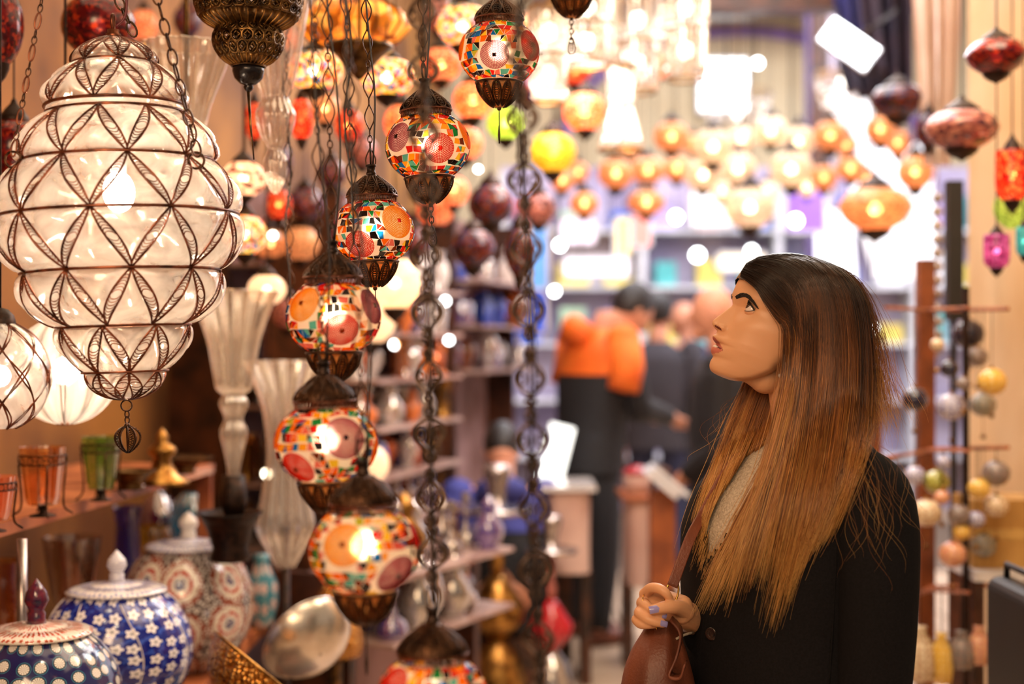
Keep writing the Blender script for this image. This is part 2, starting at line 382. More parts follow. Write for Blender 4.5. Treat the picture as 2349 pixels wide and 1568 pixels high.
def medallion(par, d, rad, kind, ctr):
    """beads in rings round one square tile, on the globe"""
    m = MB(); d = Vector(d).normalized(); t = 1 / math.sqrt((d.x ** 2 + d.y ** 2) / GR ** 2 + d.z ** 2 / GC ** 2); c = d * t
    nrm = Vector((c.x / GR ** 2, c.y / GR ** 2, c.z / GC ** 2)).normalized(); u = nrm.cross(Vector((0, 0, 1))).normalized(); v = nrm.cross(u)
    ring = .0042; j = 0
    octa = np.array([(1, 0, 0), (-1, 0, 0), (0, 1, 0), (0, -1, 0), (0, 0, 1)]); of = [(0, 2, 4), (2, 1, 4), (1, 3, 4), (3, 0, 4)]
    while ring < rad:
        n = max(6, int(2 * PI * ring / .0029))
        for k in range(n):
            a = 2 * PI * (k + .5 * (j % 2)) / n; q = c + u * (ring * math.cos(a)) + v * (ring * math.sin(a))
            s_ = 1 / math.sqrt((q.x ** 2 + q.y ** 2) / GR ** 2 + q.z ** 2 / GC ** 2); q = q * s_
            if abs(q.z) > GZ * 1.02: continue
            nq = Vector((q.x / GR ** 2, q.y / GR ** 2, q.z / GC ** 2)).normalized()
            tx = (-u * math.sin(a) + v * math.cos(a)); tx = (tx - nq * tx.dot(nq)).normalized(); ty = nq.cross(tx)
            M = np.array([tuple(tx * .0014), tuple(ty * .0011), tuple(nq * .0016)])
            m.add(octa @ M * 1.42 + np.array(tuple(q)), of)
        ring += .0027; j += 1
    o = m.obj('bead_medallion', BEADC[kind], par, kind='stuff', label=f'{kind} glass bead medallion'); return o
def tile_obj(par, cs, mat):
    """one glass tessera: outline cs (points on the globe), raised and bevelled inwards"""
    cs = [Vector(c) for c in cs]; n = len(cs); c = sum(cs, Vector()) / n
    nr = Vector((c.x / GR ** 2, c.y / GR ** 2, c.z / GC ** 2)).normalized(); h = .0013
    v = [p for p in cs] + [p * .94 + c * .06 + nr * h for p in cs]
    m = MB(); m.add([tuple(q) for q in v], [tuple(range(n, 2 * n))] + [(i, (i + 1) % n, n + (i + 1) % n, n + i) for i in range(n)])
    return m.obj('tile', mat, par, smooth=False)
def mosaic(par, meds, seed, view):
    rr = random.Random(seed); rows = 11; lat = []
    for i in range(rows + 1):
        s_ = -1 + 2 * i / rows; lat.append(GZ * .985 * math.sin(s_ * PI / 2 * .86) / math.sin(PI / 2 * .86))
    pts = {}
    mc = []
    for d, rad, kind in meds:
        d = Vector(d).normalized(); t = 1 / math.sqrt((d.x ** 2 + d.y ** 2) / GR ** 2 + d.z ** 2 / GC ** 2); mc.append((d * t, rad))
    cells = []
    for i in range(rows):
        zc = (lat[i] + lat[i + 1]) / 2; n = int(2 * PI * globe_r(zc) / .0108)
        off = rr.random()
        for k in range(n):
            q = []
            for (kk, ii) in ((k, i), (k + 1, i), (k + 1, i + 1), (k, i + 1)):
                key = (i, kk % n, ii - i)
                if key not in pts:
                    pts[key] = (2 * PI * (kk % n + off + rr.uniform(-.36, .36)) / n, lat[ii] + rr.uniform(-.0019, .0019) * (0 < ii < rows))
                q.append(pts[key])
            P3 = [Vector((globe_r(z) * math.cos(a), globe_r(z) * math.sin(a), z)) for a, z in q]
            c = sum(P3, Vector()) / 4
            if any((c - m_).length < r_ + .0032 for m_, r_ in mc): continue
            sh = lambda L: [p * .885 + (sum(L, Vector()) / len(L)) * .115 for p in L]
            if rr.random() < .42:
                if rr.random() < .5: cells += [sh([P3[0], P3[1], P3[2]]), sh([P3[0], P3[2], P3[3]])]
                else: cells += [sh([P3[0], P3[1], P3[3]]), sh([P3[1], P3[2], P3[3]])]
            else: cells.append(sh(P3))
    cells.sort(key=lambda L: -(sum(L, Vector()) / len(L)).dot(view))
    for L in cells[:290]: tile_obj(par, L, TM[rr.choice(TW)])
    if cells[290:]:
        mats = list(TM.values()); m = MB()
        for L in cells[290:]:
            c = sum(L, Vector()) / len(L); n = len(L); nr = Vector((c.x / GR ** 2, c.y / GR ** 2, c.z / GC ** 2)).normalized()
            m.mi = rr.randrange(len(mats)); m.add([tuple(p) for p in L] + [tuple(p * .94 + c * .06 + nr * .0013) for p in L], [tuple(range(n, 2 * n))] + [(i, (i + 1) % n, n + (i + 1) % n, n + i) for i in range(n)])
        m.obj('rear_tiles', mats, par, smooth=False, kind='stuff')
SPIRAL = 'mosaic lanterns hung one below the other in a spiral'
def mosaic_lamp(px, py, wpx, meds, label, tiltx, seed, top, seq, cable, pend):
    D = .14 * FPX / wpx; c = P(px, py, D)
    t = thing('mosaic_lantern', label, 'lantern', c, (0, math.radians(tiltx), 0), SPIRAL)
    view = Vector((-c.x, -c.y, CAMZ - c.z)).normalized()
    rt = view.cross(Vector((0, 0, 1))).normalized() * -1; up = rt.cross(view) * -1
    if up.z < 0: up = -up
    if rt.x < 0: rt = -rt
    g = mobj('globe', SHELLM, t)
    M = []
    for fx, fz, rad, kind in meds:
        f = math.sqrt(max(0.02, 1 - min(1, fx * fx) - min(.95, fz * fz) * .6)) if abs(fx) < 1.01 else -.2
        d = rt * fx + Vector((0, 0, fz * .8)) + Vector((view.x, view.y, 0)) * f; M.append((d, rad * GR, kind))
    bk = Vector((-view.x, -view.y, .05)); M.append((bk, .36 * GR, 'yellow'))
    mosaic(g, M, seed, view)
    for q, (d, rad, kind) in enumerate(M):
        medallion(g, d, rad, kind, None)
        dd = Vector(d).normalized(); tt = 1 / math.sqrt((dd.x ** 2 + dd.y ** 2) / GR ** 2 + dd.z ** 2 / GC ** 2); cc = dd * tt
        nr = Vector((cc.x / GR ** 2, cc.y / GR ** 2, cc.z / GC ** 2)).normalized(); u = nr.cross(Vector((0, 0, 1))).normalized(); v = nr.cross(u); s_ = .0031
        tile_obj(g, [cc + nr * .001 + u * s_ + v * s_, cc + nr * .001 - u * s_ + v * s_, cc + nr * .001 - u * s_ - v * s_, cc + nr * .001 + u * s_ - v * s_], TM['black' if kind == 'mauve' else 'red' if (q + seed) % 2 else 'brown'])
    rz = seed * .37
    mobj('cap', CAPM, t, rot=(0, 0, rz)); mobj('collar', COLM, t); b_ = mobj('basket', BASM, t, rot=(0, 0, rz)); mobj('basket_lining', LINM, t)
    nk = mobj('hanging_loop', NECM, t, rot=(0, 0, rz)); mobj('bulb', BULBM, t); mobj('bulb_socket', SOCKM, t)
    lamp_point('lantern_bulb_light', (0, 0, .004), .8, (1, .76, .47), .014, t)
    # chain and cable up to the rails above
    inv = t.rotation_euler.to_matrix().transposed()
    a = inv @ (P(*top, D) - c); bb = Vector((0, 0, GZ + .0465 + .044))
    a2 = bb + (a - bb) * ((inv @ Vector((0, 0, 2.62 - c.z))).z - bb.z) / (a.z - bb.z)
    chain(t, a2, bb, seq, seed)
    cp = [a2 + Vector((.012, 0, 0))]
    n = 9
    for i in range(1, n): f = i / n; cp.append(a2.lerp(bb, f) + Vector((cable[0] * math.sin(f * cable[2]) + .006, -.008, 0)))
    cp.append(bb + Vector((.004, -.004, -.03)))
    m = MB(); m.tube(catmull(cp, 40), .0017, 6); m.obj('cable', blackcable, t)
    # pendant
    m = MB(); z = -GZ - .05; 
    if pend == 'leaf':
        chain(t, (0, 0, z), (0, 0, z - .036), [(RINGL, .009, 0), (RINGL, .009, PI / 2)], 3, 'pendant_chain')
        z -= .036; m.tube([(.0065 * math.sin(a_) * (1 - .45 * math.cos(a_)), 0, z - .015 + .0165 * math.cos(a_)) for a_ in np.arange(16) * PI / 8], .0011, 5, closed=True)
        for q in range(4): m.tube([(.0035 * math.cos(a_), 0, z - .022 + .0055 * q + .003 * math.sin(a_)) for a_ in np.arange(8) * PI / 4], .0007, 4, closed=True)
    else:
        m.tube([(0, 0, z), (.0005, 0, z - .03)], .0009, 4); m.tube([(0, 0, z - .028), (0, 0, z - .045), (0, 0, z - .06)], [.001, .0027, .0012], 6)
    m.obj('pendant', darkbronze, t)
    return t
SEQ_A = [(LENS, .044, 0), (RINGL, .010, PI / 2), (LENS, .044, .5), (RINGL, .010, PI / 2), (RINGL, .010, 0), (RINGL, .010, PI / 2)]
SEQ_B = [(RINGL, .0105, 0), (RINGL, .0105, PI / 2), (RINGL, .0105, 0), (RINGL, .0105, PI / 2), (LENS, .044, .2), (LENS, .044, -.2)]
SEQ_X = [(LENSX, .056, .1), (BAR, .022, 0), (LENSX, .056, -.35), (RINGB, .014, PI / 2)]
mosaic_lamp(1145, 122, 182, [(-.12, -.28, .37, 'mauve'), (.82, .12, .42, 'red'), (-.99, .15, .36, 'yellow')], 'topmost mosaic lantern, mauve medallion in front and red one on its right', 0, 11, (1150, -200), SEQ_B, (.004, 0, 5), 'stick')
mosaic_lamp(981, 336, 192, [(-.72, .22, .40, 'mauve'), (.28, -.22, .38, 'red'), (.95, .28, .40, 'yellow')], 'second lantern from the top, leaf pendant on a chain, mauve medallion on its left', -3, 12, (970, -100), SEQ_A, (.006, 0, 9), 'leaf')
mosaic_lamp(856, 530, 188, [(.62, .22, .45, 'yellow'), (-.36, -.5, .38, 'red'), (-.97, .2, .35, 'mauve')], 'third lantern from the top, big yellow medallion on its right', -2, 13, (838, -60), SEQ_A, (.007, 0, 8), 'stick')
mosaic_lamp(765, 727, 216, [(-.66, .36, .43, 'yellow'), (.86, .28, .42, 'mauve'), (.17, -.38, .39, 'red')], 'fourth lantern from the top, yellow medallion on its left above another lantern', -1, 14, (748, -60), SEQ_B, (.010, 0, 9), 'stick')
mosaic_lamp(748, 1017, 232, [(.38, .2, .45, 'mauve'), (-.6, -.55, .38, 'red'), (-1, .3, .3, 'yellow'), (1.0, -.25, .3, 'yellow')], 'fifth lantern from the top, large mauve medallion in front and red one low left', -2, 15, (720, -60), SEQ_B, (.010, 0, 8), 'stick')
mosaic_lamp(836, 1260, 252, [(-.38, .28, .44, 'yellow'), (.6, -.5, .42, 'mauve'), (.98, .25, .3, 'red')], 'sixth lantern from the top, glowing yellow medallion in front, lowest whole one', -1, 16, (800, -60), SEQ_A, (.012, 0, 8), 'stick')
mosaic_lamp(992, 1606, 262, [(-.75, .5, .4, 'red'), (.5, -.3, .42, 'yellow')], 'nearest and lowest mosaic lantern, cut off by the bottom of the picture', 0, 17, (965, -60), SEQ_X, (.004, 0, 12), 'stick')
# basket of a lantern above the frame
_t = mosaic_lamp(1311, -72, 165, [(0, 0, .4, 'red'), (.8, .2, .4, 'yellow')], 'lantern basket with leaf pendant entering from the top edge, above the crystal drums', 0, 18, (1311, -300), SEQ_B, (.004, 0, 5), 'leaf')
# a long filigree chain hanging free, nearer than the lanterns
def free_chain(x0, x1, D, label, seq, seed, ybot=1800):
    a = P(x0, 0, D); b = P(x1, ybot, D); top = a + (a - b) * ((2.62 - a.z) / (a.z - b.z))
    t = thing('filigree_chain', label, 'chain', top, group='loose hanging chains')
    chain(t, (0, 0, 0), b - top, seq, seed)
    m = MB(); m.tube(catmull([Vector((.006, -.006, 0))] + [(b - top) * f + Vector((.008 * math.sin(f * 21), -.008, 0)) for f in np.linspace(.1, .9, 9)] + [b - top], 50), .0016, 5); m.obj('cable', blackcable, t)
free_chain(1190, 1243, 1.62, 'long filigree diamond chain hanging free right of all the mosaic lanterns', SEQ_X, 31)
free_chain(793, 812, 2.15, 'thin lens link chain hanging in front of the third lantern', SEQ_A, 32, 560)
free_chain(655, 668, 2.9, 'dark thin chain hanging left of the cluster of cables', SEQ_B, 33, 760)
# ================================================================== the big blown glass lantern
D0 = 2.3; KL = D0 / FPX
BL = P(275, 497, D0)
big = thing('glass_lantern', 'large tiered blown glass lantern in a copper wire cage, lit, hanging front left', 'lantern', BL, (0, math.radians(-2.0), 0))
_zz = lambda y: (497 - y) * KL
# y_top, r_top, r_max, y_bottom, r_bottom, nodes, upper?
TIER = [(84, 6, 95, 148, 92, 8, 1), (148, 92, 156, 246, 152, 8, 1), (262, 152, 222, 374, 214, 10, 1), (374, 214, 270, 497, 264, 10, 1),
        (497, 264, 271, 625, 218, 10, 0), (625, 218, 224, 747, 150, 10, 0), (747, 146, 148, 852, 88, 8, 0), (852, 86, 87, 916, 5, 8, 0)]
PH0 = math.atan2(-BL.y, -BL.x) + math.radians(5)
def tier_r(T, v):
    y0, r0, rm, y1, r1, n, up = T
    if up:
        r = r0 + (rm - r0) * math.sin(PI / 2 * min(1, v * 1.12)) ** (.8 if r0 > 50 else .72)
        if v > .86: r = r + (r1 - rm) * ((v - .86) / .14) ** 2
    else:
        if r1 < 20: r = rm * math.sqrt(max(0, 1 - (v * .995) ** 2.2))
        elif r1 < 100: r = r1 + (rm - r1) * math.cos(PI / 2 * v) ** .85
        else: r = r1 + (rm * 1.0 - r1) * math.cos(PI / 2 * v ** 1.6) ** .75
        if v < .1: r = r - (rm - r0) * (1 - v / .1) ** 2
    return r * KL
STR = []
glass_c = thin_glass('blown_clear_glass', (1, .95, .91), .40, (1, .88, .80), .06, .10, streak=9)
gm = MB(); NA = 160
for ti, T in enumerate(TIER):
    n = T[5]; NV = 22; V = []; ph = PH0 + (PI / n if ti % 2 == 0 else 0)
    for i in range(NV + 1):
        v = i / NV; z = _zz(T[0] + (T[3] - T[0]) * v); row = []
        for k in range(NA):
            a = 2 * PI * k / NA; x = ((a - ph) / (2 * PI / n)) % 1.0
            # straps run from x=0 at v=0 to x=+-.5 at v=1
            d = min(abs(x - .5 * v), abs(x - (1 - .5 * v))) ; bul = .0105 * math.sin(min(1, max(0, d - .085) * 4.6) * PI / 2) * math.sin(PI * min(1, max(0, v))) ** .6
            r = tier_r(T, v) + (bul if T[1] > 20 and T[4] > 20 else bul * .4); row.append((r * math.cos(a), r * math.sin(a), z))
        V.append(row)
    gm.grid(V, closed_v=True)
    STR.append((T, n, ph))
gm.lathe([(152 * KL, _zz(246)), (156 * KL, _zz(254)), (152 * KL, _zz(262))], 60, cap=False)
gm.obj('glass_body', glass_c, big)
def strap(T, th_a, th_b, n):
    m = MB(); W_ = .0088 if T[1] > 20 else .0075; N = 16
    def pt(v, off=0, lift=.0022):
        r = tier_r(T, v) + lift; th = th_a + (th_b - th_a) * v + off / max(r, .02); z = _zz(T[0] + (T[3] - T[0]) * v)
        return np.array((r * math.cos(th), r * math.sin(th), z))
    lo = .03
    for s_ in (-1, 1):
        m.tube([pt(lo + (1 - lo) * i / N, s_ * W_ * math.sin(PI * i / N) ** .8 + s_ * .0006) for i in range(N + 1)], .0016, 5)
    L = np.linalg.norm(pt(.9) - pt(.1)); k = int(L / .0058)
    for q in range(k):
        v = .12 + .78 * q / k; w = W_ * math.sin(PI * v) * .85; dv = .035 + .02 * math.sin(PI * v)
        m.tube([pt(v + dv * math.sin(a), w * math.cos(a), .0026) for a in np.arange(7) * PI / 6 + PI * (0 if v > .5 else 1)], .0009, 3, cap=False)
    return m.obj('wire_strap', copper, cage)
cage = bpy.data.objects.new('wire_cage', None); COL.objects.link(cage); cage.parent = big
for T, n, ph in STR:
    for k in range(n):
        a = ph + 2 * PI * k / n
        for s_ in (-1, 1): strap(T, a, a + s_ * PI / n, n)
for y, r, th in ((148, 94, .0022), (246, 158, .0028), (263, 157, .0028), (374, 217, .0026), (497, 268, .0026), (625, 222, .0026), (748, 150, .0026), (852, 96, .0020)):
    m = MB(); m.tube([(r * KL * math.cos(a), r * KL * math.sin(a), _zz(y)) for a in np.arange(72) * PI / 36], th, 6, closed=True); m.obj('hoop', copper, cage)
m = MB(); m.lathe([(.012, _zz(88)), (.012, _zz(78)), (.0095, _zz(76)), (.0095, _zz(68)), (.003, _zz(66))], 16)
m.tube([(0.0, .011 * math.cos(a) * .6, _zz(50) + .012 * math.sin(a)) for a in np.arange(16) * PI / 8], .0026, 6, closed=True); m.obj('top_finial', copper, big)
m = MB(); m.sph((0, 0, _zz(440)), .026, 16, 12, (1, 1, 1.3)); m.obj('bulb', glow('big_lit_bulb', (1, .9, .74), 30), big)
m = MB(); m.lathe([(.012, _zz(400)), (.016, _zz(360)), (.016, _zz(330)), (.006, _zz(325))], 16); m.obj('bulb_socket', white, big)
m = MB(); m.tube([(0, 0, _zz(325)), (0, 0, _zz(76))], .003, 6); m.obj('lamp_wire', white, big)
lamp_point('big_lantern_light', (0, 0, _zz(440)), 24, (1, .82, .58), .03, big)
# pendant under it
m = MB(); m.tube([(.009 * math.cos(a), 0, _zz(930) + .009 * math.sin(a)) for a in np.arange(14) * PI / 7], .0014, 5, closed=True)
for z in (950, 963): m.tube([(.0035 * math.cos(a), .0015, _zz(z) + .006 * math.sin(a)) for a in np.arange(10) * PI / 5], .0013, 5, closed=True)
m.obj('pendant_ring', bronze, big)
m = MB()
for k in range(10):
    a = 2 * PI * k / 10; m.tube([(.023 * math.sin(PI * t) ** .75 * math.cos(a) * (1 - .35 * t) + .002 * math.cos(a), .023 * math.sin(PI * t) ** .75 * math.sin(a) * (1 - .35 * t) + .002 * math.sin(a), _zz(976 + 62 * t)) for t in np.linspace(0, 1, 12)], .0014, 5)
    if k % 2 == 0:
        for t in np.linspace(.15, .85, 9):
            rr_ = .023 * math.sin(PI * t) ** .75 * (1 - .35 * t) + .002; a2 = a + .31
            m.tube([(rr_ * math.cos(a2 + .14 * math.cos(b)), rr_ * math.sin(a2 + .14 * math.cos(b)), _zz(976 + 62 * t) + .0025 * math.sin(b)) for b in np.arange(8) * PI / 4], .0006, 3, closed=True)
m.sph((0, 0, _zz(976)), .005, 8, 6).obj('openwork_ball', bronze, big)
# its chains: two long side chains, one at the crown, plus the cable
SEQ_L = [(LONGL, .031, 0), (RINGL, .010, PI / 2), (RINGL, .009, 0)]
SEQ_O = [(OVAL, .024, 0), (OVAL, .024, PI / 2)]
inv = big.rotation_euler.to_matrix().transposed()
def loc_(x, y, dd=0): return inv @ (P(x, y, D0 + dd) - BL)
for (x, y, xt, dd, seq, sd) in ((30, 352, 96, -.10, SEQ_L, 1), (452, 350, 362, -.12, SEQ_O, 2), (300, 62, 272, .03, SEQ_O, 3)):
    b_ = loc_(x, y, dd); a_ = loc_(xt, 0, dd); a_ = b_ + (a_ - b_) * ((2.62 - BL.z - b_.z) / (a_.z - b_.z)); chain(big, a_, b_, seq, sd, label='hanging chain of the big lantern')
for (x, y) in ((30, 366), (450, 368)):
    c_ = loc_(x, y, -.10); m = MB(); m.tube([c_ + Vector((.0125 * math.cos(a), 0, .0125 * math.sin(a))) for a in np.arange(18) * PI / 9], .0021, 6, closed=True); m.obj('eye_ring', bronze, cage)
m = MB(); m.tube(catmull([loc_(290, -400), loc_(290, -100), loc_(291, 0), loc_(286, 40), loc_(266, 62)], 24), .0022, 6); m.obj('cable', redcable, big)

# ================================================================== pierced brass lantern, top
BR = P(570, 100, 2.55); kb = 2.55 / FPX
brl = thing("brass_lantern", "pierced dark brass lantern in tiers with a thin drop rod, at the top edge", "lantern", BR)
zb = lambda y: (100 - y) * kb
def pierced(name, y0, y1, r0, rm, r1, rows, n):
    m = MB(); f = lambda t: ((r0 + (r1 - r0) * t + (rm - (r0 + r1) / 2) * math.sin(PI * t)) * kb, zb(y0 + (y1 - y0) * t))
    for i in range(rows):
        for k in range(n):
            a0 = 2 * PI * (k + .5 * (i % 2)) / n; tc = (i + .5) / rows; dt = .56 / rows; da = PI / n * 1.04
            for s1, q_ in ((1, .0031), (.62, .0019)):
                pts = []
                for b in range(12):
                    be = 2 * PI * b / 12; rad = 1 if s1 == 1 else .8 + .3 * math.cos(4 * be)
                    t = tc + dt * s1 * rad * math.sin(be); r, z = f(min(1, max(0, t))); th = a0 + da * s1 * rad * math.cos(be); pts.append((r * math.cos(th), r * math.sin(th), z))
                m.tube(pts, q_, 4, closed=True)
    return m.obj(name, brassdark, brl)
pierced('pierced_band', -40, 38, 116, 122, 112, 4, 26); pierced('pierced_band', 58, 132, 66, 80, 62, 3, 20)
def flutes(name, y0, y1, r0, r1, n, p=1.0):
    m = MB(); L = []
    for t in np.linspace(0, 1, 8): L.append(((r1 + (r0 - r1) * math.cos(PI / 2 * t) ** 1.4) * kb, zb(y0 + (y1 - y0) * t)))
    m.mi = 1; m.lathe(L, n * 4, flute=.035, nf=n, cap=False); m.mi = 0
    for k in range(n):
        a = 2 * PI * k / n; m.tube([((r + .0006) * math.cos(a), (r + .0006) * math.sin(a), z) for r, z in L], .0018, 4)
    return m.obj(name, [brass, brassdark], brl)
flutes('fluted_skirt', 40, 70, 108, 68, 36); flutes('fluted_neck', 132, 152, 60, 36, 30)
m = MB()
for y, r in ((38, 110), (34, 112), (131, 62), (152, 38)): m.tube([(r * kb * math.cos(a), r * kb * math.sin(a), zb(y)) for a in np.arange(48) * PI / 24], .0022, 6, closed=True)
m.obj('rim', brassdark, brl)
m = MB(); m.lathe([(36 * kb, zb(152)), (37 * kb, zb(164)), (32 * kb, zb(180)), (20 * kb, zb(192)), (9 * kb, zb(196)), (12 * kb, zb(200)), (9 * kb, zb(206)), (3 * kb, zb(212))], 28); m.obj('bottom_cup', pbr('black_lacquer_metal', S(30, 24, 26), rough=.2, metal=.4), brl)
m = MB(); m.tube([(0, 0, zb(210)), (.004, 0, zb(290)), (.010, 0, zb(366))], [.0032, .0022, .0014], 6); m.obj('drop_rod', brassdark, brl)
m = MB(); m.lathe([(100 * kb, zb(-44)), (60 * kb, zb(-110)), (20 * kb, zb(-150)), (4 * kb, zb(-160))], 30); m.obj('crown', brassdark, brl)
chain(brl, (0, 0, 2.62 - BR.z), (0, 0, zb(-160)), SEQ_O, 5)
# ================================================================== fluted glass chandelier trumpets
gl_clear = thin_glass('fluted_clear_glass', (.98, .93, .86), .22, (1, .88, .74), .22, .05)
gl_rose = thin_glass('rosy_fluted_glass', (1, .90, .84), .24, (1, .84, .76), .22, .05)
def trumpet(name, label, cx, D, prof, mat, flute=.055, nf=18, hang=None, base=None, rim=True, cat='glass vase'):
    """prof: list of (y px, radius px) top to bottom"""
    y0 = prof[len(prof) // 2][0]; o = P(cx, y0, D); k = D / FPX
    t = thing(name, label, cat, o)
    sm = catmull([(r, y, 0) for y, r in prof], 40)
    m = MB(); m.lathe([(max(.0008, r * k), (y0 - y) * k) for r, y, _ in sm], nf * 6, flute=flute, nf=nf, cap=False); m.obj('glass_flute', mat, t)
    if rim: y, r = prof[0]; m = MB(); m.tube([((r * k) * (1 + flute * math.cos(nf * a)) * math.cos(a), (r * k) * (1 + flute * math.cos(nf * a)) * math.sin(a), (y0 - y) * k) for a in np.arange(nf * 6) * PI / (nf * 3)], .0016, 4, closed=True); m.obj('rim', mat, t)
    return t, o, k
t, o, k = trumpet('glass_trumpet', 'wide fluted glass trumpet shade behind the big lantern, top left', 428, 3.0, [(104, 98), (135, 92), (185, 74), (240, 54), (300, 40), (350, 33)], gl_clear, .05, 22, cat='glass shade')
m = MB(); m.tube([(0, 0, -.10), (0, 0, 2.62 - o.z)], .006, 8); m.obj('stem', brassdark, t)
t, o, k = trumpet('glass_trumpet', 'slender pink-tinged fluted glass chandelier arm with waists beside the brass lantern', 632, 2.9, [(-60, 90), (60, 66), (170, 46), (225, 30), (262, 44), (310, 34), (340, 17), (370, 26), (410, 22), (440, 10)], gl_rose, .06, 16, cat='glass shade')
m = MB(); m.tube([(0, 0, -.12), (0, 0, 2.62 - o.z)], .006, 8); m.obj('stem', gl_rose, t)
t, o, k = trumpet('glass_trumpet', 'tall clear fluted trumpet vase standing on a dark bowl, centre left', 536, 3.6, [(668, 98), (700, 84), (780, 58), (860, 44), (892, 38), (905, 24), (925, 32), (960, 20), (990, 30), (1040, 20), (1090, 13), (1140, 20)], gl_clear, .07, 16)
m = MB(); kk = k; m.lathe([(26 * kk, (925 - 1090) * kk), (32 * kk, (925 - 1150) * kk), (20 * kk, (925 - 1185) * kk)], 20, c=(0, 0, 0)); m.obj('dark_foot', darkbronze, t)
t, o, k = trumpet('glass_trumpet', 'second clear fluted trumpet vase, half hidden behind the fifth mosaic lantern', 655, 3.8, [(828, 92), (860, 76), (920, 54), (990, 42), (1060, 40), (1140, 52), (1210, 62), (1260, 40), (1300, 20)], gl_clear, .09, 15)
m = MB(); zb_ = (1140 - 1300) * k; zb_ = -.17; m.tube([(0, 0, zb_), (0, 0, -o.z + .01)], .012, 8); m.lathe([(.12, -o.z), (.11, -o.z + .02), (.02, -o.z + .04)], 20); m.obj('floor_stand', darkbronze, t)
# dark bowl under the tall trumpet
def turned(name, label, cat, cx, cyb, D, prof, mat, group=None, n=28, flute=0, nf=12, cap=True):
    """prof: (height px above the base, radius px); cyb: pixel row of the base"""
    o = P(cx, cyb, D); k = D / FPX; m = MB(); m.lathe([(max(.0004, r * k), h * k) for h, r in prof], n, cap=cap, flute=flute, nf=nf)
    q = m.obj(name, mat, None, loc=o); tag(q, label, cat, group); return q
turned('metal_bowl', 'flared black metal bowl under the tall trumpet vase', 'bowl', 528, 1285, 3.6, [(0, 44), (6, 48), (30, 40), (70, 52), (100, 66), (112, 76), (104, 70), (60, 44)], darkbronze, cap=True)
# ================================================================== white ribbed glass globes, left
milk = thin_glass('lit_ribbed_glass', (1, .96, .90), .55, (1, .93, .84), .08, .1)
def wire_globe(cx, cyy, rpx, D, label, n, zsc, power, seed):
    o = P(cx, cyy, D); k = D / FPX; r = rpx * k; t = thing('glass_globe_lantern', label, 'lantern', o)
    V = []
    for i in range(25):
        th = PI * (.06 + .88 * i / 24); row = []
        for j in range(96):
            a = 2 * PI * j / 96; q = r * (1 - .06 * abs(math.cos(n * a / 2)) ** 6); row.append((q * math.sin(th) * math.cos(a), q * math.sin(th) * math.sin(a), q * zsc * math.cos(th)))
        V.append(row)
    m = MB(); m.grid(V, closed_v=True); m.obj('ribbed_glass', milk, t)
    for kx in range(n):
        a = 2 * PI * (kx + .5) / n; m = MB()
        for s_ in (-1, 1): m.tube([(r * .95 * math.sin(th) * math.cos(a + s_ * .05 * math.sin(th)), r * .95 * math.sin(th) * math.sin(a + s_ * .05 * math.sin(th)), r * zsc * .97 * math.cos(th)) for th in np.linspace(.15, PI - .15, 20)], .0014, 4)
        for th in np.linspace(.4, PI - .4, 26): m.tube([(r * .955 * math.sin(th) * math.cos(a + s_), r * .955 * math.sin(th) * math.sin(a + s_), r * zsc * .97 * math.cos(th)) for s_ in (-.05, 0, .05)], .0008, 3)
        m.obj('wire_rib', copper, t)
    m = MB(); m.sph((0, 0, 0), .028, 12, 8); m.obj('bulb', glow('big_lit_bulb', (1, .9, .74), 30), t)
    lamp_point('globe_light', (0, 0, 0), power, (1, .80, .55), .03, t)
    m = MB(); m.lathe([(.03, r * zsc * .97), (.034, r * zsc * 1.02), (.012, r * zsc * 1.1)], 16); m.obj('top_cap', copper, t)
    m = MB(); m.tube([(0, 0, r * zsc), (0, 0, 2.62 - o.z)], .003, 6); m.obj('cord', darkbronze, t)
    m = MB(); m.lathe([(.012, -r * zsc * 1.0), (.02, -r * zsc * .985), (.02, -r * zsc * .96)], 12); m.obj('bottom_cap', copper, t)
    return t
wire_globe(150, 850, 122, 2.9, 'glowing white ribbed glass globe right behind the tail of the big lantern', 12, 1.02, 7, 1)
# lattice lantern at the left edge
o = P(0, 862, 2.6); k = 2.6 / FPX; t = thing('glass_lattice_lantern', 'bulging clear glass lantern in a wire lattice, cut off by the left edge', 'lantern', o)
V = []; R0 = 108 * k
for i in range(25):
    z = 1 - 2 * i / 24; row = []
    for j in range(96):
        a = 2 * PI * j / 96; rr_ = R0 * math.sqrt(max(.05, 1 - z * z * .9)) * (1 + .05 * abs(math.sin(4 * a + 3 * z)) + .03 * abs(math.sin(4 * a - 3 * z))); row.append((rr_ * math.cos(a), rr_ * math.sin(a), 120 * k * z))
    V.append(row)
m = MB(); m.grid(V, closed_v=True); m.obj('bulging_glass', glass_c, t)
for kx in range(8):
    for s_ in (-1, 1):
        m = MB()
        for dd in (-.05, .05): m.tube([(R0 * 1.03 * math.sqrt(max(.05, 1 - z * z * .9)) * math.cos(kx * PI / 4 + s_ * z * .8 + dd * math.cos(z * 4) ** 2), R0 * 1.03 * math.sqrt(max(.05, 1 - z * z * .9)) * math.sin(kx * PI / 4 + s_ * z * .8 + dd * math.cos(z * 4) ** 2), 120 * k * z) for z in np.linspace(-1, 1, 25)], .0017, 4)
        m.obj('wire_strap', copper, t)
m = MB(); m.tube([(0, 0, .09), (0, 0, 2.62 - o.z)], .003, 6); m.sph((0, 0, 120 * k), .03, 10, 6); m.obj('cord', darkbronze, t)
m = MB(); m.sph((0, 0, 0), .02, 10, 8); m.obj('bulb', MATS['big_lit_bulb'], t); lamp_point('lattice_light', (0, 0, 0), 4, (1, .8, .55), .02, t)
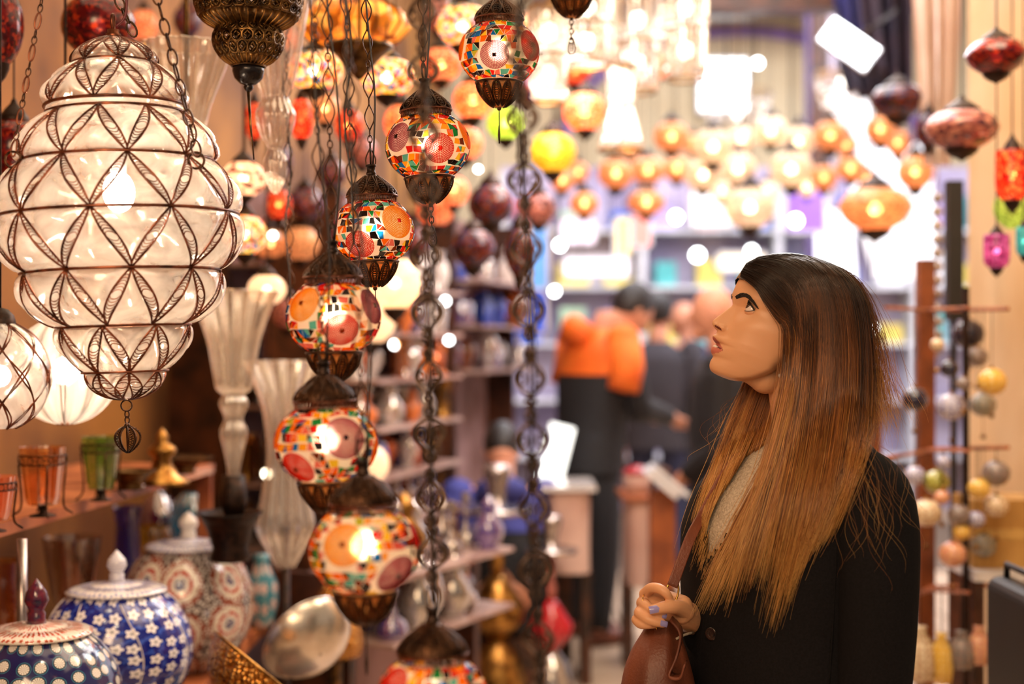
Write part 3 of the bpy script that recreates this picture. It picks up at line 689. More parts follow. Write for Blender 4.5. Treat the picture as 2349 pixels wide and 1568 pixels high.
# ================================================================== shelf and what stands on it
def edge3(x, y, z):  # point on height z seen at pixel x,y
    D = (CAMZ - z) * FPX / (y - 784); return P(x, y, D)
ZS = 1.145; A_ = edge3(-60, 1218, ZS); B_ = edge3(492, 1062, ZS)
sh = bpy.data.objects.new('wooden_shelf', None); COL.objects.link(sh); tag(sh, 'reddish wooden shelf board on a metal upright, with goblets standing on it', 'shelf')
dv = (B_ - A_).normalized(); nv = Vector((-dv.y, dv.x, 0)).normalized(); ln = (B_ - A_).length
def board(par, name, a, b, depth, th, mat):
    d = (b - a); c = (a + b) / 2 + Vector((-d.y, d.x, 0)).normalized() * depth / 2; m = MB(); m.box((c.x, c.y, c.z - th / 2), (d.length, depth, th), rz=math.atan2(d.y, d.x)); return m.obj(name, mat, par, smooth=False)
board(sh, 'shelf_board', A_, B_, .42, .028, wood)
m = MB(); m.tube([edge3(72, 1202, ZS) + nv * .02 - Vector((0, 0, .03)), edge3(72, 1202, ZS) + nv * .02 - Vector((0, 0, .42))], .011, 8); m.obj('upright', silver, sh)
m = MB(); pp = B_ + nv * .03; m.box((pp.x, pp.y, ZS - .25), (.04, .04, .46)); m.obj('post', wood, sh, smooth=False)
ZT = .66; A2 = edge3(300, 1740, ZT); B2 = edge3(700, 1330, ZT); tb = bpy.data.objects.new('display_table', None); COL.objects.link(tb)
tag(tb, 'reddish wooden display table carrying the painted ceramic jars', 'table')
board(tb, 'table_top', A2, B2, .66, .035, wood)
for q in (A2, B2):
    for dd in (.06, .60): m = MB(); n2 = Vector((-(B2 - A2).y, (B2 - A2).x, 0)).normalized(); c_ = q + n2 * dd + (B2 - A2).normalized() * (.1 if q is A2 else -.1); m.box((c_.x, c_.y, ZT / 2 - .017), (.05, .05, ZT - .036)); m.obj('leg', wooddark, tb, smooth=False)
def on(x, z, D): return Vector(((x - 1174.5) * D / FPX, D, z))
def ybase(z, D): return 784 + (CAMZ - z) * FPX / D
amber = thin_glass('amber_glass', S(240, 176, 100), .18, S(230, 150, 80), .12, .06); green = thin_glass('green_glass', S(170, 196, 90), .25, S(130, 170, 60), .12, .06)
blueg = thin_glass('cobalt_glass', S(50, 60, 200), .45, S(30, 40, 170), .12, .06); tealg = thin_glass('teal_glass', S(40, 190, 210), .55, S(20, 160, 190), .12, .06)
smoke = thin_glass('smoky_glass', S(190, 165, 150), .2, S(150, 120, 100), .2, .06); purg = thin_glass('purple_glass', S(150, 60, 120), .5, S(120, 40, 100), .15, .06); yelg = thin_glass('yellow_glass', S(200, 160, 20), .5, S(180, 130, 10), .15, .06)
# amber tumbler in a wire stand
def goblet(x, D, label, mat, rtop, h, stand, pot=None):
    o = on(x, ZS + .001, D); k = D / FPX; t = thing('goblet', label, 'glass', o)
    m = MB(); z0 = 28 * k if stand else 8 * k
    m.lathe([(rtop * .62 * k, z0), (rtop * .74 * k, z0 + 18 * k), (rtop * .86 * k, z0 + h * .55 * k), (rtop * .96 * k, z0 + h * .85 * k), (rtop * k, z0 + h * k)], 48, flute=.03, nf=12, cap=False); m.obj('glass_bowl', mat, t)
    m = MB(); m.lathe([(rtop * .6 * k, 0.001), (rtop * .55 * k, 4 * k), (8 * k, 9 * k), (9 * k, z0 - 3 * k), (rtop * .5 * k, z0)], 24); m.obj('foot', mat if not stand else darkbronze, t)
    if stand:
        m = MB()
        for z in (z0 + h * .86 * k, z0 + h * .70 * k): m.tube([(rtop * 1.02 * k * math.cos(a), rtop * 1.02 * k * math.sin(a), z) for a in np.arange(32) * PI / 16], .0016, 4, closed=True)
        for q in range(14):
            a = 2 * PI * q / 14; c_ = Vector((rtop * 1.02 * k * math.cos(a), rtop * 1.02 * k * math.sin(a), z0 + h * .78 * k)); tx = Vector((-math.sin(a), math.cos(a), 0))
            m.tube([c_ + tx * (8 * k * math.cos(b)) + Vector((0, 0, 8 * k * math.sin(b))) for b in np.arange(8) * PI / 4], .0011, 3, closed=True)
        for q in range(4):
            a = 2 * PI * q / 4 + .5; m.tube(catmull([(rtop * 1.02 * k * math.cos(a), rtop * 1.02 * k * math.sin(a), z0 + h * .7 * k), (rtop * .9 * k * math.cos(a), rtop * .9 * k * math.sin(a), z0), (rtop * 1.3 * k * math.cos(a), rtop * 1.3 * k * math.sin(a), .004)], 10), .0024, 5)
        m.obj('wire_stand', bronze, t)
    return t
goblet(98, 3.05, 'amber glass tumbler in a curly wire stand on the shelf', amber, 52, 132, True)
goblet(232, 3.35, 'green glass goblet with a dark rim stand on the shelf', green, 44, 120, True)
goblet(-15, 2.8, 'pinkish round glass with a wire foot at the left end of the shelf', thin_glass('salmon_glass', S(255, 160, 110), .5, S(255, 150, 100), .12, .06), 50, 100, True)
_a = turned('oil_burner', 'brass bell shaped oil burner with a pointed lid on the shelf', 'burner', 372, ybase(ZS + .001, 3.75), 3.75, [(0, 62), (8, 60), (20, 40), (40, 24), (60, 20), (74, 34), (84, 30), (96, 12), (106, 16), (116, 10), (128, 2)], brass)
_a = turned('dish', 'flat dark brass dish on the shelf right of the oil burner', 'dish', 425, ybase(ZS + .001, 4.05), 4.05, [(0, 26), (8, 20), (22, 30), (34, 62), (38, 66), (34, 60), (26, 28)], brassdark)
_a = turned('dish', 'dark metal dish behind the green goblet on the shelf', 'dish', 300, ybase(ZS + .001, 3.62), 3.62, [(0, 30), (6, 26), (22, 34), (40, 56), (44, 58), (40, 54), (28, 30)], brassdark)
_a = turned('coaster', 'small shiny round tray on the front edge of the shelf', 'tray', 318, ybase(ZS + .001, 3.64), 3.64, [(0, 12), (5, 15), (9, 14), (6, 11)], silver)
# under the shelf, on the table: coloured glass
UT = ZT + .001
def vase(x, D, label, mat, prof, cat='vase', lift=0, flute=0, group=None, top=None):
    return turned('glass_vase', label, cat, x, ybase(UT, D) - lift, D, prof, mat, flute=flute, nf=14, n=56 if flute else 28, cap=False)
vase(165, 3.75, 'smoky clear glass goblet in the shade under the shelf', smoke, [(0, 34), (6, 30), (14, 10), (110, 9), (125, 26), (170, 46), (270, 62), (300, 66)], 'glass')
vase(292, 4.3, 'tall cobalt blue glass vase under the shelf', blueg, [(0, 30), (60, 34), (140, 30), (230, 26), (262, 30), (275, 34)])
vase(352, 4.5, 'purple rimmed yellow glass bowl between blue and teal glass', yelg, [(0, 24), (60, 12), (120, 16), (150, 40), (180, 46), (200, 42)], 'bowl')
vase(362, 4.7, 'purple glass dome behind the yellow glass bowl', purg, [(0, 40), (100, 52), (180, 50), (240, 30), (255, 6)])
vase(440, 4.6, 'faceted teal glass vase with a bright glint beside the shelf end', tealg, [(0, 22), (60, 26), (120, 24), (150, 40), (200, 50), (240, 42), (262, 20)], flute=.05)
vase(15, 3.5, 'dark amber glass vase at the left edge under the shelf', amber, [(0, 30), (10, 14), (60, 16), (110, 44), (200, 54), (260, 48), (300, 50)])
# small white and brass cup in the shade
turned('cup', 'small dark cup with a white disc in front of the cobalt vase', 'cup', 200, ybase(UT, 4.0), 4.0, [(0, 26), (30, 34), (70, 36), (90, 30), (80, 27)], brassdark)
# ================================================================== painted ceramic jars
def pattern(name, kind, base, cols, scale):
    m, nt, out = newmat(name); tc = nd(nt, 'TexCoord')
    sx = nd(nt, 'SeparateXYZ', {0: tc.outputs['Object']})
    an = nd(nt, 'Math', {0: sx.outputs[1], 1: sx.outputs[0]}, operation='ARCTAN2')
    au = nd(nt, 'Math', {0: an.outputs[0], 1: scale[0]}, operation='MULTIPLY'); zu = nd(nt, 'Math', {0: sx.outputs[2], 1: scale[1]}, operation='MULTIPLY')
    cb = nd(nt, 'CombineXYZ', {0: au.outputs[0], 1: zu.outputs[0]})
    def ramp(sock, stops, const=True):
        r = nd(nt, 'ValToRGB', {'Fac': sock}); cr = r.color_ramp; cr.interpolation = 'CONSTANT' if const else 'LINEAR'
        cr.elements[0].position = stops[0][0]; cr.elements[0].color = (*stops[0][1], 1); cr.elements[1].position = stops[1][0]; cr.elements[1].color = (*stops[1][1], 1)
        for p_, c_ in stops[2:]: e = cr.elements.new(p_); e.color = (*c_, 1)
        return r.outputs[0]
    def mixc(f, a, b):
        x = nd(nt, 'Mix', data_type='RGBA'); nt.links.new(f, x.inputs[0])
        for s_, v in ((6, a), (7, b)):
            if isinstance(v, bpy.types.NodeSocket): nt.links.new(v, x.inputs[s_])
            else: x.inputs[s_].default_value = (*v, 1)
        return x.outputs[2]
    vo = nd(nt, 'TexVoronoi', {'Vector': cb.outputs[0], 'Scale': 1.0, 'Randomness': .35 if kind != 'mandala' else .2}); vo.voronoi_dimensions = '2D'
    d = vo.outputs['Distance']
    if kind == 'flowers':
        # five petal flowers: angle around the cell centre modulates the radius
        df = nd(nt, 'VectorMath', {0: cb.outputs[0], 1: vo.outputs['Position']}, operation='SUBTRACT'); s2 = nd(nt, 'SeparateXYZ', {0: df.outputs[0]})
        a2 = nd(nt, 'Math', {0: s2.outputs[1], 1: s2.outputs[0]}, operation='ARCTAN2'); a5 = nd(nt, 'Math', {0: a2.outputs[0], 1: 5.0}, operation='MULTIPLY')
        c5 = nd(nt, 'Math', {0: a5.outputs[0]}, operation='COSINE'); c6 = nd(nt, 'Math', {0: c5.outputs[0], 1: .07}, operation='MULTIPLY')
        dd = nd(nt, 'Math', {0: d, 1: c6.outputs[0]}, operation='SUBTRACT')
        fl = ramp(dd.outputs[0], [(0, cols[1]), (.07, cols[0]), (.30, base)])
        no = nd(nt, 'TexNoise', {'Vector': cb.outputs[0], 'Scale': 2.2, 'Detail': 2}); bg = ramp(no.outputs[0], [(0, base), (.56, cols[2])])
        k = ramp(dd.outputs[0], [(0, (1, 1, 1)), (.30, (0, 0, 0))]); col = mixc(k, bg, fl)
    elif kind == 'mandala':
        wv = nd(nt, 'Math', {0: d, 1: 26.0}, operation='MULTIPLY'); sn = nd(nt, 'Math', {0: wv.outputs[0]}, operation='SINE')
        m1 = ramp(d, [(0, cols[0]), (.12, cols[1]), (.2, cols[2]), (.28, cols[3]), (.38, cols[4]), (.5, base)])
        no = nd(nt, 'TexVoronoi', {'Vector': cb.outputs[0], 'Scale': 9.0}); no.voronoi_dimensions = '2D'; dots = ramp(no.outputs['Distance'], [(0, (1, 1, 1)), (.26, (0, 0, 0))])
        col = mixc(dots, m1, S(235, 225, 215))
    else:  # fans: palmette band
        df = nd(nt, 'VectorMath', {0: cb.outputs[0], 1: vo.outputs['Position']}, operation='SUBTRACT'); s2 = nd(nt, 'SeparateXYZ', {0: df.outputs[0]})
        a2 = nd(nt, 'Math', {0: s2.outputs[1], 1: s2.outputs[0]}, operation='ARCTAN2'); a5 = nd(nt, 'Math', {0: a2.outputs[0], 1: 12.0}, operation='MULTIPLY'); c5 = nd(nt, 'Math', {0: a5.outputs[0]}, operation='SINE')
        rays = ramp(c5.outputs[0], [(0, cols[0]), (.85, cols[1])]); k = ramp(d, [(0, (1, 1, 1)), (.3, (0, 0, 0))])
        ring = ramp(d, [(0, cols[2]), (.06, cols[0]), (.3, cols[1]), (.36, cols[3]), (.41, base)]); col = mixc(k, ring, rays)
    b = nd(nt, 'BsdfPrincipled', {'Base Color': col, 'Roughness': .12, 'Coat Weight': .6}); nt.links.new(b.outputs[0], out.inputs[0]); return m
whiteg = pbr('white_glaze', S(238, 228, 222), S(220, 210, 205), rough=.12, coat=.5)
navy = S(24, 30, 96)
P_blue = pattern('blue_flower_glaze', 'flowers', S(20, 34, 130), [S(245, 240, 245), S(30, 30, 70), S(50, 80, 180)], (3.6, 34))
P_edge = pattern('pale_panel_glaze', 'flowers', S(232, 226, 226), [S(120, 130, 190), S(90, 90, 140), S(214, 208, 216)], (9, 150))
P_red = pattern('red_mandala_glaze', 'mandala', S(110, 96, 92), [S(40, 50, 110), S(235, 225, 215), S(190, 60, 40), S(226, 214, 196), S(150, 80, 60)], (1.35, 8.5))
P_fan = pattern('fan_leaf_glaze', 'fans', S(34, 34, 90), [S(240, 236, 230), S(30, 34, 60), S(190, 50, 40), S(60, 120, 150)], (4.0, 36))
P_fan2 = pattern('red_green_rim_glaze', 'flowers', S(238, 230, 220), [S(200, 60, 40), S(60, 140, 80), S(226, 216, 206)], (9, 150))
P_teal = pattern('teal_blossom_glaze', 'flowers', S(70, 140, 160), [S(240, 210, 200), S(200, 60, 50), S(100, 160, 170)], (1.6, 18))
def jar(x, D, label, rpx, hpx, body, lid, z0, fin, pairs=None):
    o = on(x, z0, D); k = D / FPX; t = thing('ceramic_jar', label, 'jar', o); r = rpx * k; h = hpx * k
    prof = [(.42 * r, 0), (.45 * r, .01 * h), (.78 * r, .16 * h), (.96 * r, .36 * h), (r, .52 * h), (.95 * r, .68 * h), (.80 * r, .84 * h), (.64 * r, .93 * h), (.60 * r, .955 * h)]
    sm = catmull([(a, b, 0) for a, b in prof], 30)
    m = MB(); m.lathe([(a, b) for a, b, _ in sm], 64); m.obj('jar_body', body, t)
    m = MB(); L = .66 * r; m.lathe([(L * .94, .948 * h), (L, .955 * h), (L * 1.01, .965 * h), (L * .9, .985 * h), (L * .6, 1.005 * h), (L * .56, 1.0 * h), (L * .5, 1.012 * h), (L * .2, 1.03 * h), (.002, 1.035 * h)], 64); l_ = m.obj('lid', lid, t)
    f = fin[0] * k; fr = fin[1] * k; z = 1.03 * h; m = MB(); m.lathe([(fr * .9, z), (fr * .75, z + f * .1), (fr * .8, z + f * .22), (fr * .62, z + f * .28), (fr * 1.05, z + f * .5), (fr * .9, z + f * .7), (fr * .4, z + f * .88), (.0006, z + f)], 20); m.obj('knob', fin[2], l_)
    if pairs:
        for q in range(8):      # raised outline round each painted panel
            a = q * PI / 4 + .35; m = MB(); m.tube([((interp(zz, [(b, aa) for aa, b in prof]) + .001) * math.cos(a + .26 * math.sin((zz / h - .1) / .8 * PI) * s_), (interp(zz, [(b, aa) for aa, b in prof]) + .001) * math.sin(a + .26 * math.sin((zz / h - .1) / .8 * PI) * s_), zz) for s_ in (1,) for zz in np.linspace(.1 * h, .92 * h, 16)], .0018, 4); m.obj('panel_line', pairs, t)
    return t
darkgl = pbr('dark_red_blue_glaze', S(110, 30, 50), S(24, 26, 60), rough=.08, scale=60, coat=.6)
jar(84, 2.72, 'ceramic jar with palmette fan band and dark pointed knob, nearest, bottom left corner', 192, 330, P_fan, P_fan2, .70, (102, 26, darkgl))
jar(268, 3.12, 'cobalt blue ceramic jar with white blossoms and white lid knob', 172, 300, P_blue, P_edge, .70, (72, 22, P_edge), whiteg)
jar(432, 3.75, 'large ceramic jar in red and grey mandala pattern behind the blue jar', 150, 290, P_red, P_edge, ZT + .001, (60, 22, whiteg))
turned('ceramic_vase', 'slim teal vase with red blossoms right of the mandala jar', 'vase', 600, ybase(UT, 4.3), 4.3, [(0, 24), (10, 28), (60, 38), (100, 36), (130, 22), (150, 16), (166, 20)], P_teal)
for nme, x, D, w in (('jar stand', 84, 2.72, .22), ('jar stand', 268, 3.12, .22)):
    m = MB(); m.box((0, 0, .0175), (w, w, .035)); q = m.obj('wooden_stand', wooddark, smooth=False, loc=on(x, ZT + .002, D)); tag(q, 'dark low wooden block under the ' + ('fan pattern jar in the corner' if x == 84 else 'cobalt blossom jar'), 'stand')
# ================================================================== gilded bowls and hammered shades in front of the table
def hammered(name, c1, c2, sc, metal=.9):
    m, nt, out = newmat(name); tc = nd(nt, 'TexCoord'); v = nd(nt, 'TexVoronoi', {'Vector': tc.outputs['Object'], 'Scale': sc})
    r = nd(nt, 'ValToRGB', {'Fac': v.outputs['Distance']}); e = r.color_ramp.elements; e[0].color = (*c1, 1); e[1].position = .6; e[1].color = (*c2, 1)
    bp = nd(nt, 'Bump', {'Strength': 1.0, 'Distance': .006, 'Height': v.outputs['Distance']}, invert=True)
    b = nd(nt, 'BsdfPrincipled', {'Base Color': r.outputs[0], 'Roughness': .22, 'Metallic': metal, 'Normal': bp.outputs[0]}); nt.links.new(b.outputs[0], out.inputs[0]); return m
gold = hammered('gold_bead_mosaic', S(255, 206, 120), S(176, 110, 40), 110)
def tilted_bowl(x, y, D, r, label, mat, tilt, az, depth=.55, name='bowl'):
    t = thing(name, label, 'bowl', P(x, y, D), (math.radians(tilt), 0, math.radians(az))); k = D / FPX; R = r * k
    m = MB(); m.lathe([(.003, -R * depth), (R * .4, -R * depth * .93), (R * .75, -R * depth * .66), (R * .95, -R * depth * .25), (R, 0)], 48, cap=False); m.obj('bowl_shell', mat, t)
    m = MB(); m.lathe([(R * .985, 0), (R * .93, -R * depth * .25), (R * .73, -R * depth * .63), (R * .38, -R * depth * .9), (.002, -R * depth * .96)], 48, cap=False); m.obj('lining', silver if mat is not gold else gold, t)
    m = MB(); m.tube([(R * math.cos(a), R * math.sin(a), 0) for a in np.arange(48) * PI / 24], .004, 6, closed=True); m.obj('rim', brass if mat is gold else silver, t); return t
tilted_bowl(610, 1545, 3.05, 150, 'gold beaded bowl leaning at the bottom edge, left of the silver bowl', gold, -42, -65, .75)
tilted_bowl(706, 1462, 3.4, 112, 'pale silver bowl leaning on its side behind the gold beaded bowl', pbr('pale_silver', S(236, 226, 214), S(190, 176, 160), rough=.25, metal=.8), -62, 40)
# stepped stand that carries the bowls
m = MB(); c_ = P(640, 1760, 3.3); m.box((c_.x + .02, c_.y - .02, c_.z / 2), (.30, .5, c_.z)); q = m.obj('bowl_stand', wooddark, smooth=False); tag(q, 'low dark stand under the gold and silver bowls', 'stand')
turned('gold_lamp_shade', 'golden beaded dome shade right of the silver bowl', 'shade', 770, 1500, 4.2, [(0, 60), (30, 66), (90, 58), (140, 40), (180, 16), (190, 6)], gold)
turned('gold_lamp_shade', 'second golden beaded shade low behind the sixth mosaic lantern', 'shade', 690, 1455, 4.6, [(0, 66), (40, 70), (90, 52), (120, 20), (128, 6)], gold)

for x_, y_, D_ in ((770, 1500, 4.2), (690, 1455, 4.6)):
    z_ = P(x_, y_, D_).z; m = MB(); c_ = P(x_, y_, D_); m.lathe([(.09, 0), (.09, .02), (.02, .04), (.02, z_ - .02), (.07, z_ - .001)], 20); q = m.obj('brass_pedestal', brassdark, loc=(c_.x, c_.y, 0)); tag(q, f'thin brass pedestal under the {"first" if x_ == 770 else "second, farther"} golden beaded shade', 'stand')
# ================================================================== the woman
HO = P(1790, 740, 2.4); HA = math.radians(22); HY = math.radians(10)
WB = Vector((.47, 2.42, 0))
woman = thing('person', 'woman with long brown to golden hair in a black coat looking up at the lanterns', 'person', WB)
Rz = Matrix.Rotation(HY, 3, 'Z')      # turns the face a little to the viewer
def hf(a, b, s):
    v = Vector((-math.cos(HA) * a + math.sin(HA) * b, -s, math.sin(HA) * a + math.cos(HA) * b)) * .001
    return HO + Rz @ v
def topx(v): return (1174.5 + v.x / v.y * FPX, 784 - (v.z - CAMZ) / v.y * FPX)
ROW = [(56, -121.5, -122), (72, -122.3, -119.5), (82.8, -119.7, -115), (87.9, -112.9, -109), (89, -104.5, -102), (87.6, -96.2, -96), (92, -92.8, -91.5), (95.6, -86.8, -86.5), (94.2, -79.8, -80.5), (92.5, -77.6, -78),
       (89.5, -75.4, -76), (88.5, -73.2, -74), (95, -71.2, -72), (99.8, -68.3, -68.5), (101.3, -63.9, -64), (98.4, -60.8, -60.5), (97.2, -56.6, -56), (99, -53.2, -52), (104.4, -51.4, -48.5), (109.6, -47.2, -45), (111.2, -42.5, -41), (108.9, -36.6, -36), (101.2, -24.1, -24), (94, -12.4, -12), (89.3, -4, -4),
       (91, 4.8, 4.8), (92.7, 14.3, 14.3), (93.6, 26.5, 26.5), (93, 40, 40), (90, 53, 53), (84, 66, 66), (73, 82, 82), (57, 97, 97), (34, 109, 109), (8, 116.5, 116.5), (-22, 120, 120)]
SIG = [(-122, 24), (-109, 24), (-96, 22), (-86, 22), (-78, 24), (-72, 24), (-66, 21), (-61, 16), (-56, 12), (-52, 10), (-45, 11), (-36, 10), (-24, 8.5), (-12, 8.5), (-4, 10), (5, 26), (14, 40), (120, 40)]
A0 = [(-122, 55), (-119, 66), (-115, 73), (-109, 78), (-102, 80), (-95, 82), (-87, 86), (-76, 88.5), (-64, 89), (-50, 86.5), (-40, 84), (-24, 82), (-11, 81), (-3, 83), (5, 88), (14, 91), (26, 93), (40, 92.5), (53, 89.5), (66, 83.5), (82, 72.5), (97, 56.5), (109, 33.5), (116.5, 7.5), (120, -22.5)]
WH = [(-122, 8), (-119, 23), (-115, 31), (-109, 38), (-102, 44), (-95, 49), (-87, 53), (-76, 57), (-64, 60), (-50, 64), (-40, 66), (-20, 69), (0, 70), (20, 73), (45, 74), (66, 71), (82, 64), (97, 52), (109, 36), (116.5, 21), (120, 2)]
BK = [(-122, 44), (-119, 32), (-115, 24), (-109, 14), (-102, 5), (-95, -3), (-87, -11), (-76, -18), (-64, -30), (-50, -58), (-40, -74), (-20, -92), (0, -103), (20, -108), (45, -108), (66, -102), (82, -92), (97, -76), (109, -56), (116.5, -38), (120, -25)]
MM = [(-122, .4), (-109, .28), (-87, .25), (-64, .35), (-40, .46), (120, .48)]
EYC = (62.5, -3.2, 31)
def head_pt(a1, b1, b0, ph):
    a0 = interp(b0, A0); w = interp(b0, WH); bk = interp(b0, BK); mm = interp(b0, MM); mid = bk + mm * (a0 - bk)
    c, s = math.cos(ph), math.sin(ph); n = 2.0 + .35 * math.exp(-((b0 + 20) / 55) ** 2) if c > 0 else 2.1
    L = (a0 - mid) if c > 0 else (mid - bk)
    a = mid + L * math.copysign(abs(c) ** (2 / n), c); sd = w * math.copysign(abs(s) ** (2 / n), s)
    if c > 0: sd *= 1 - .10 * c * max(0, min(1, (-b0 - 30) / 60))
    b = b0
    sg = interp(b0, SIG)
    if c > 0:
        k = math.exp(-(abs(sd) / sg) ** 2.2); a += (a1 - a0) * k; b += (b1 - b0) * k
        sa = abs(sd)
        a -= 8.0 * math.exp(-((b + 3) / 11.5) ** 2 - ((sa - 30) / 14) ** 2)
        a += 2.0 * math.exp(-((b - 13) / 7) ** 2 - ((sa - 30) / 20) ** 2)          # brow ridge
        a += 3.0 * math.exp(-((b + 33) / 15) ** 2 - ((sa - 38) / 16) ** 2)         # cheek
        a -= 1.2 * math.exp(-((b + 66) / 14) ** 2 - ((sa - 36) / 12) ** 2)
        sd += math.copysign(2.5 * math.exp(-((b + 28) / 14) ** 2 - ((sa - 58) / 14) ** 2), sd)
    return a, b, sd
ts = np.linspace(0, len(ROW) - 1, 170); rows = catmull(ROW, 170)
phs = []
for k in range(160):
    u = (k / 160) * 2 - 1; phs.append(PI * math.copysign(abs(u) ** 1.5, u))
V = [[tuple(hf(*head_pt(r[0], r[1], r[2], ph)) - WB) for ph in phs] for r in rows]
hm = MB(); hm.grid(V, closed_v=True)
nP = len(phs); hm.add(V[0], [tuple(range(nP))[::-1]]); hm.add(V[-1], [tuple(range(nP))])
def blob(path):   # [(a,b,s,r)] in the head's frame (mm)
    p = catmull([(q[0], q[1], q[2]) for q in path], 14); r = np.interp(np.linspace(0, 1, 14), np.linspace(0, 1, len(path)), [q[3] for q in path])
    hm.tube([hf(*q) - WB for q in p], r * .001, 20)
    for e, rr_ in ((p[0], r[0]), (p[-1], r[-1])): hm.sph(hf(*e) - WB, rr_ * .001, 20, 12)
blob([(64, -107, 0, 13.5), (42, -101.5, 0, 16.5), (18, -96, 0, 21), (-10, -95, 0, 28)])
for s_ in (-1, 1):
    blob([(88, -47.5, 9 * s_, 6.2), (93, -47, 8.5 * s_, 6.4), (98, -46.5, 6.5 * s_, 5.4)])      # wings of the nose
    blob([(-22, -14, 66 * s_, 6), (-30, -8, 70 * s_, 8), (-36, -18, 71 * s_, 9), (-30, -36, 68 * s_, 7), (-26, -44, 65 * s_, 5)])  # ear
def body_tube(path, n=24):  # [(px,py,D,r)]
    q = [(*P(a, b, d), r) for a, b, d, r in path]; p = catmull([x[:3] for x in q], 20); r = np.interp(np.linspace(0, 1, 20), np.linspace(0, 1, len(q)), [x[3] for x in q])
    hm.tube([Vector(x) - WB for x in p], r, n); hm.sph(Vector(p[0]) - WB, r[0], n, 12); hm.sph(Vector(p[-1]) - WB, r[-1], n, 12)
body_tube([(1832, 800, 2.41, .056), (1838, 890, 2.41, .0555), (1846, 950, 2.415, .056), (1850, 1010, 2.42, .060), (1845, 1075, 2.43, .075), (1830, 1180, 2.43, .10)])
def vox(mb, size, smooth=2, fac=.5):
    me = mb.mesh('tmp', [bronze]); o = bpy.data.objects.new('tmp', me); COL.objects.link(o)
    md = o.modifiers.new('r', 'REMESH'); md.mode = 'VOXEL'; md.voxel_size = size; md.use_smooth_shade = True
    sm_ = o.modifiers.new('s', 'SMOOTH'); sm_.iterations = smooth; sm_.factor = fac
    dg = bpy.context.evaluated_depsgraph_get(); ev = o.evaluated_get(dg); m2 = bpy.data.meshes.new_from_object(ev)
    bpy.data.objects.remove(o); v = np.empty(len(m2.vertices) * 3); m2.vertices.foreach_get('co', v); f = [tuple(p.vertices) for p in m2.polygons]
    nr = np.empty(len(m2.vertices) * 3); m2.vertices.foreach_get('normal', nr)
    return v.reshape(-1, 3), f, nr.reshape(-1, 3)
hv, hfc, hn = vox(hm, .00155, 2, .4)
# body under the coat: trunk, legs, near arm
bodym = MB(); bodym.add(hv, hfc); nhead = len(hv)
LEFT = Vector((.5, -.866, 0)); FRONT = Vector((-.866, -.5, 0))
bm2 = MB()
def ell(mb, secs, n=40, ex=2.4, cap=True, base=WB):
    """secs: (centre, half along LEFT, half along FRONT)"""
    V = []
    for c, hl, hf_ in secs:
        row = []
        for k in range(n):
            a = 2 * PI * k / n; ca, sa = math.cos(a), math.sin(a)
            row.append(tuple(c + LEFT * (hl * math.copysign(abs(ca) ** (2 / ex), ca)) + FRONT * (hf_ * math.copysign(abs(sa) ** (2 / ex), sa)) - base))
        V.append(row)
    mb.grid(V, closed_v=True)
    if cap: mb.add(V[0], [tuple(range(n))]); mb.add(V[-1], [tuple(range(n))[::-1]])
    return V
def secs(tab):
    q = catmull([(*P(px, py, 2.42), hl, hq) for px, py, hl, hq in [(t[0], t[1], 0, 0) for t in tab]], 1) if False else None
    pts = catmull([tuple(P(px, py, 2.42)) for px, py, hl, hq in tab], 110); u = np.linspace(0, len(tab) - 1, 110); ks = np.arange(len(tab))
    return [(Vector(p), float(np.interp(x, ks, [t[2] for t in tab])), float(np.interp(x, ks, [t[3] for t in tab]))) for p, x in zip(pts, u)]
COAT = [(1866, 1000, .072, .070), (1858, 1030, .112, .086), (1840, 1068, .158, .108), (1822, 1130, .186, .132), (1808, 1210, .192, .150), (1804, 1300, .190, .152), (1802, 1420, .186, .148), (1802, 1568, .194, .152), (1800, 1800, .206, .164), (1798, 2100, .214, .172), (1798, 2250, .216, .174)]
ell(bm2, secs([(t[0], t[1] + (6 if i == 0 else 0), t[2] * .86, t[3] * .86) for i, t in enumerate(COAT[1:8])]))
for s_ in (-1, 1):
    h = WB + LEFT * .09 * s_ + Vector((0, 0, .95)); bm2.tube([h - WB, h - WB + Vector((0, 0, -.42)), h - WB + Vector((.01, 0, -.84))], [.085, .058, .042], 16)
    ft = h - WB + Vector((0, 0, -.84)); bm2.tube([ft, ft + FRONT * .03 + Vector((0, 0, -.06)), ft + FRONT * .12 + Vector((0, 0, -.085))], [.042, .04, .03], 12)
bodym.add(np.concatenate(bm2.v), bm2.f)
# ---- the hand that holds the bag, wrist and forearm
handm = MB()
def chainblob(mb, pts, rs, n=14, m=16):
    p = catmull(pts, m); r = np.interp(np.linspace(0, 1, m), np.linspace(0, 1, len(rs)), rs)
    mb.tube(p, r, n); mb.sph(p[0], r[0], n, 8); mb.sph(p[-1], r[-1], n, 8)
HD = 2.34
def hp(cx, cy, d=0): return P(1420 + cx / 5.85, 1300 + cy / 5.85, HD + d) - WB
chainblob(handm, [hp(1500, 800, .22), hp(1200, 760, .15), hp(980, 690, .07), hp(820, 620, .03)], [.034, .031, .026, .024])
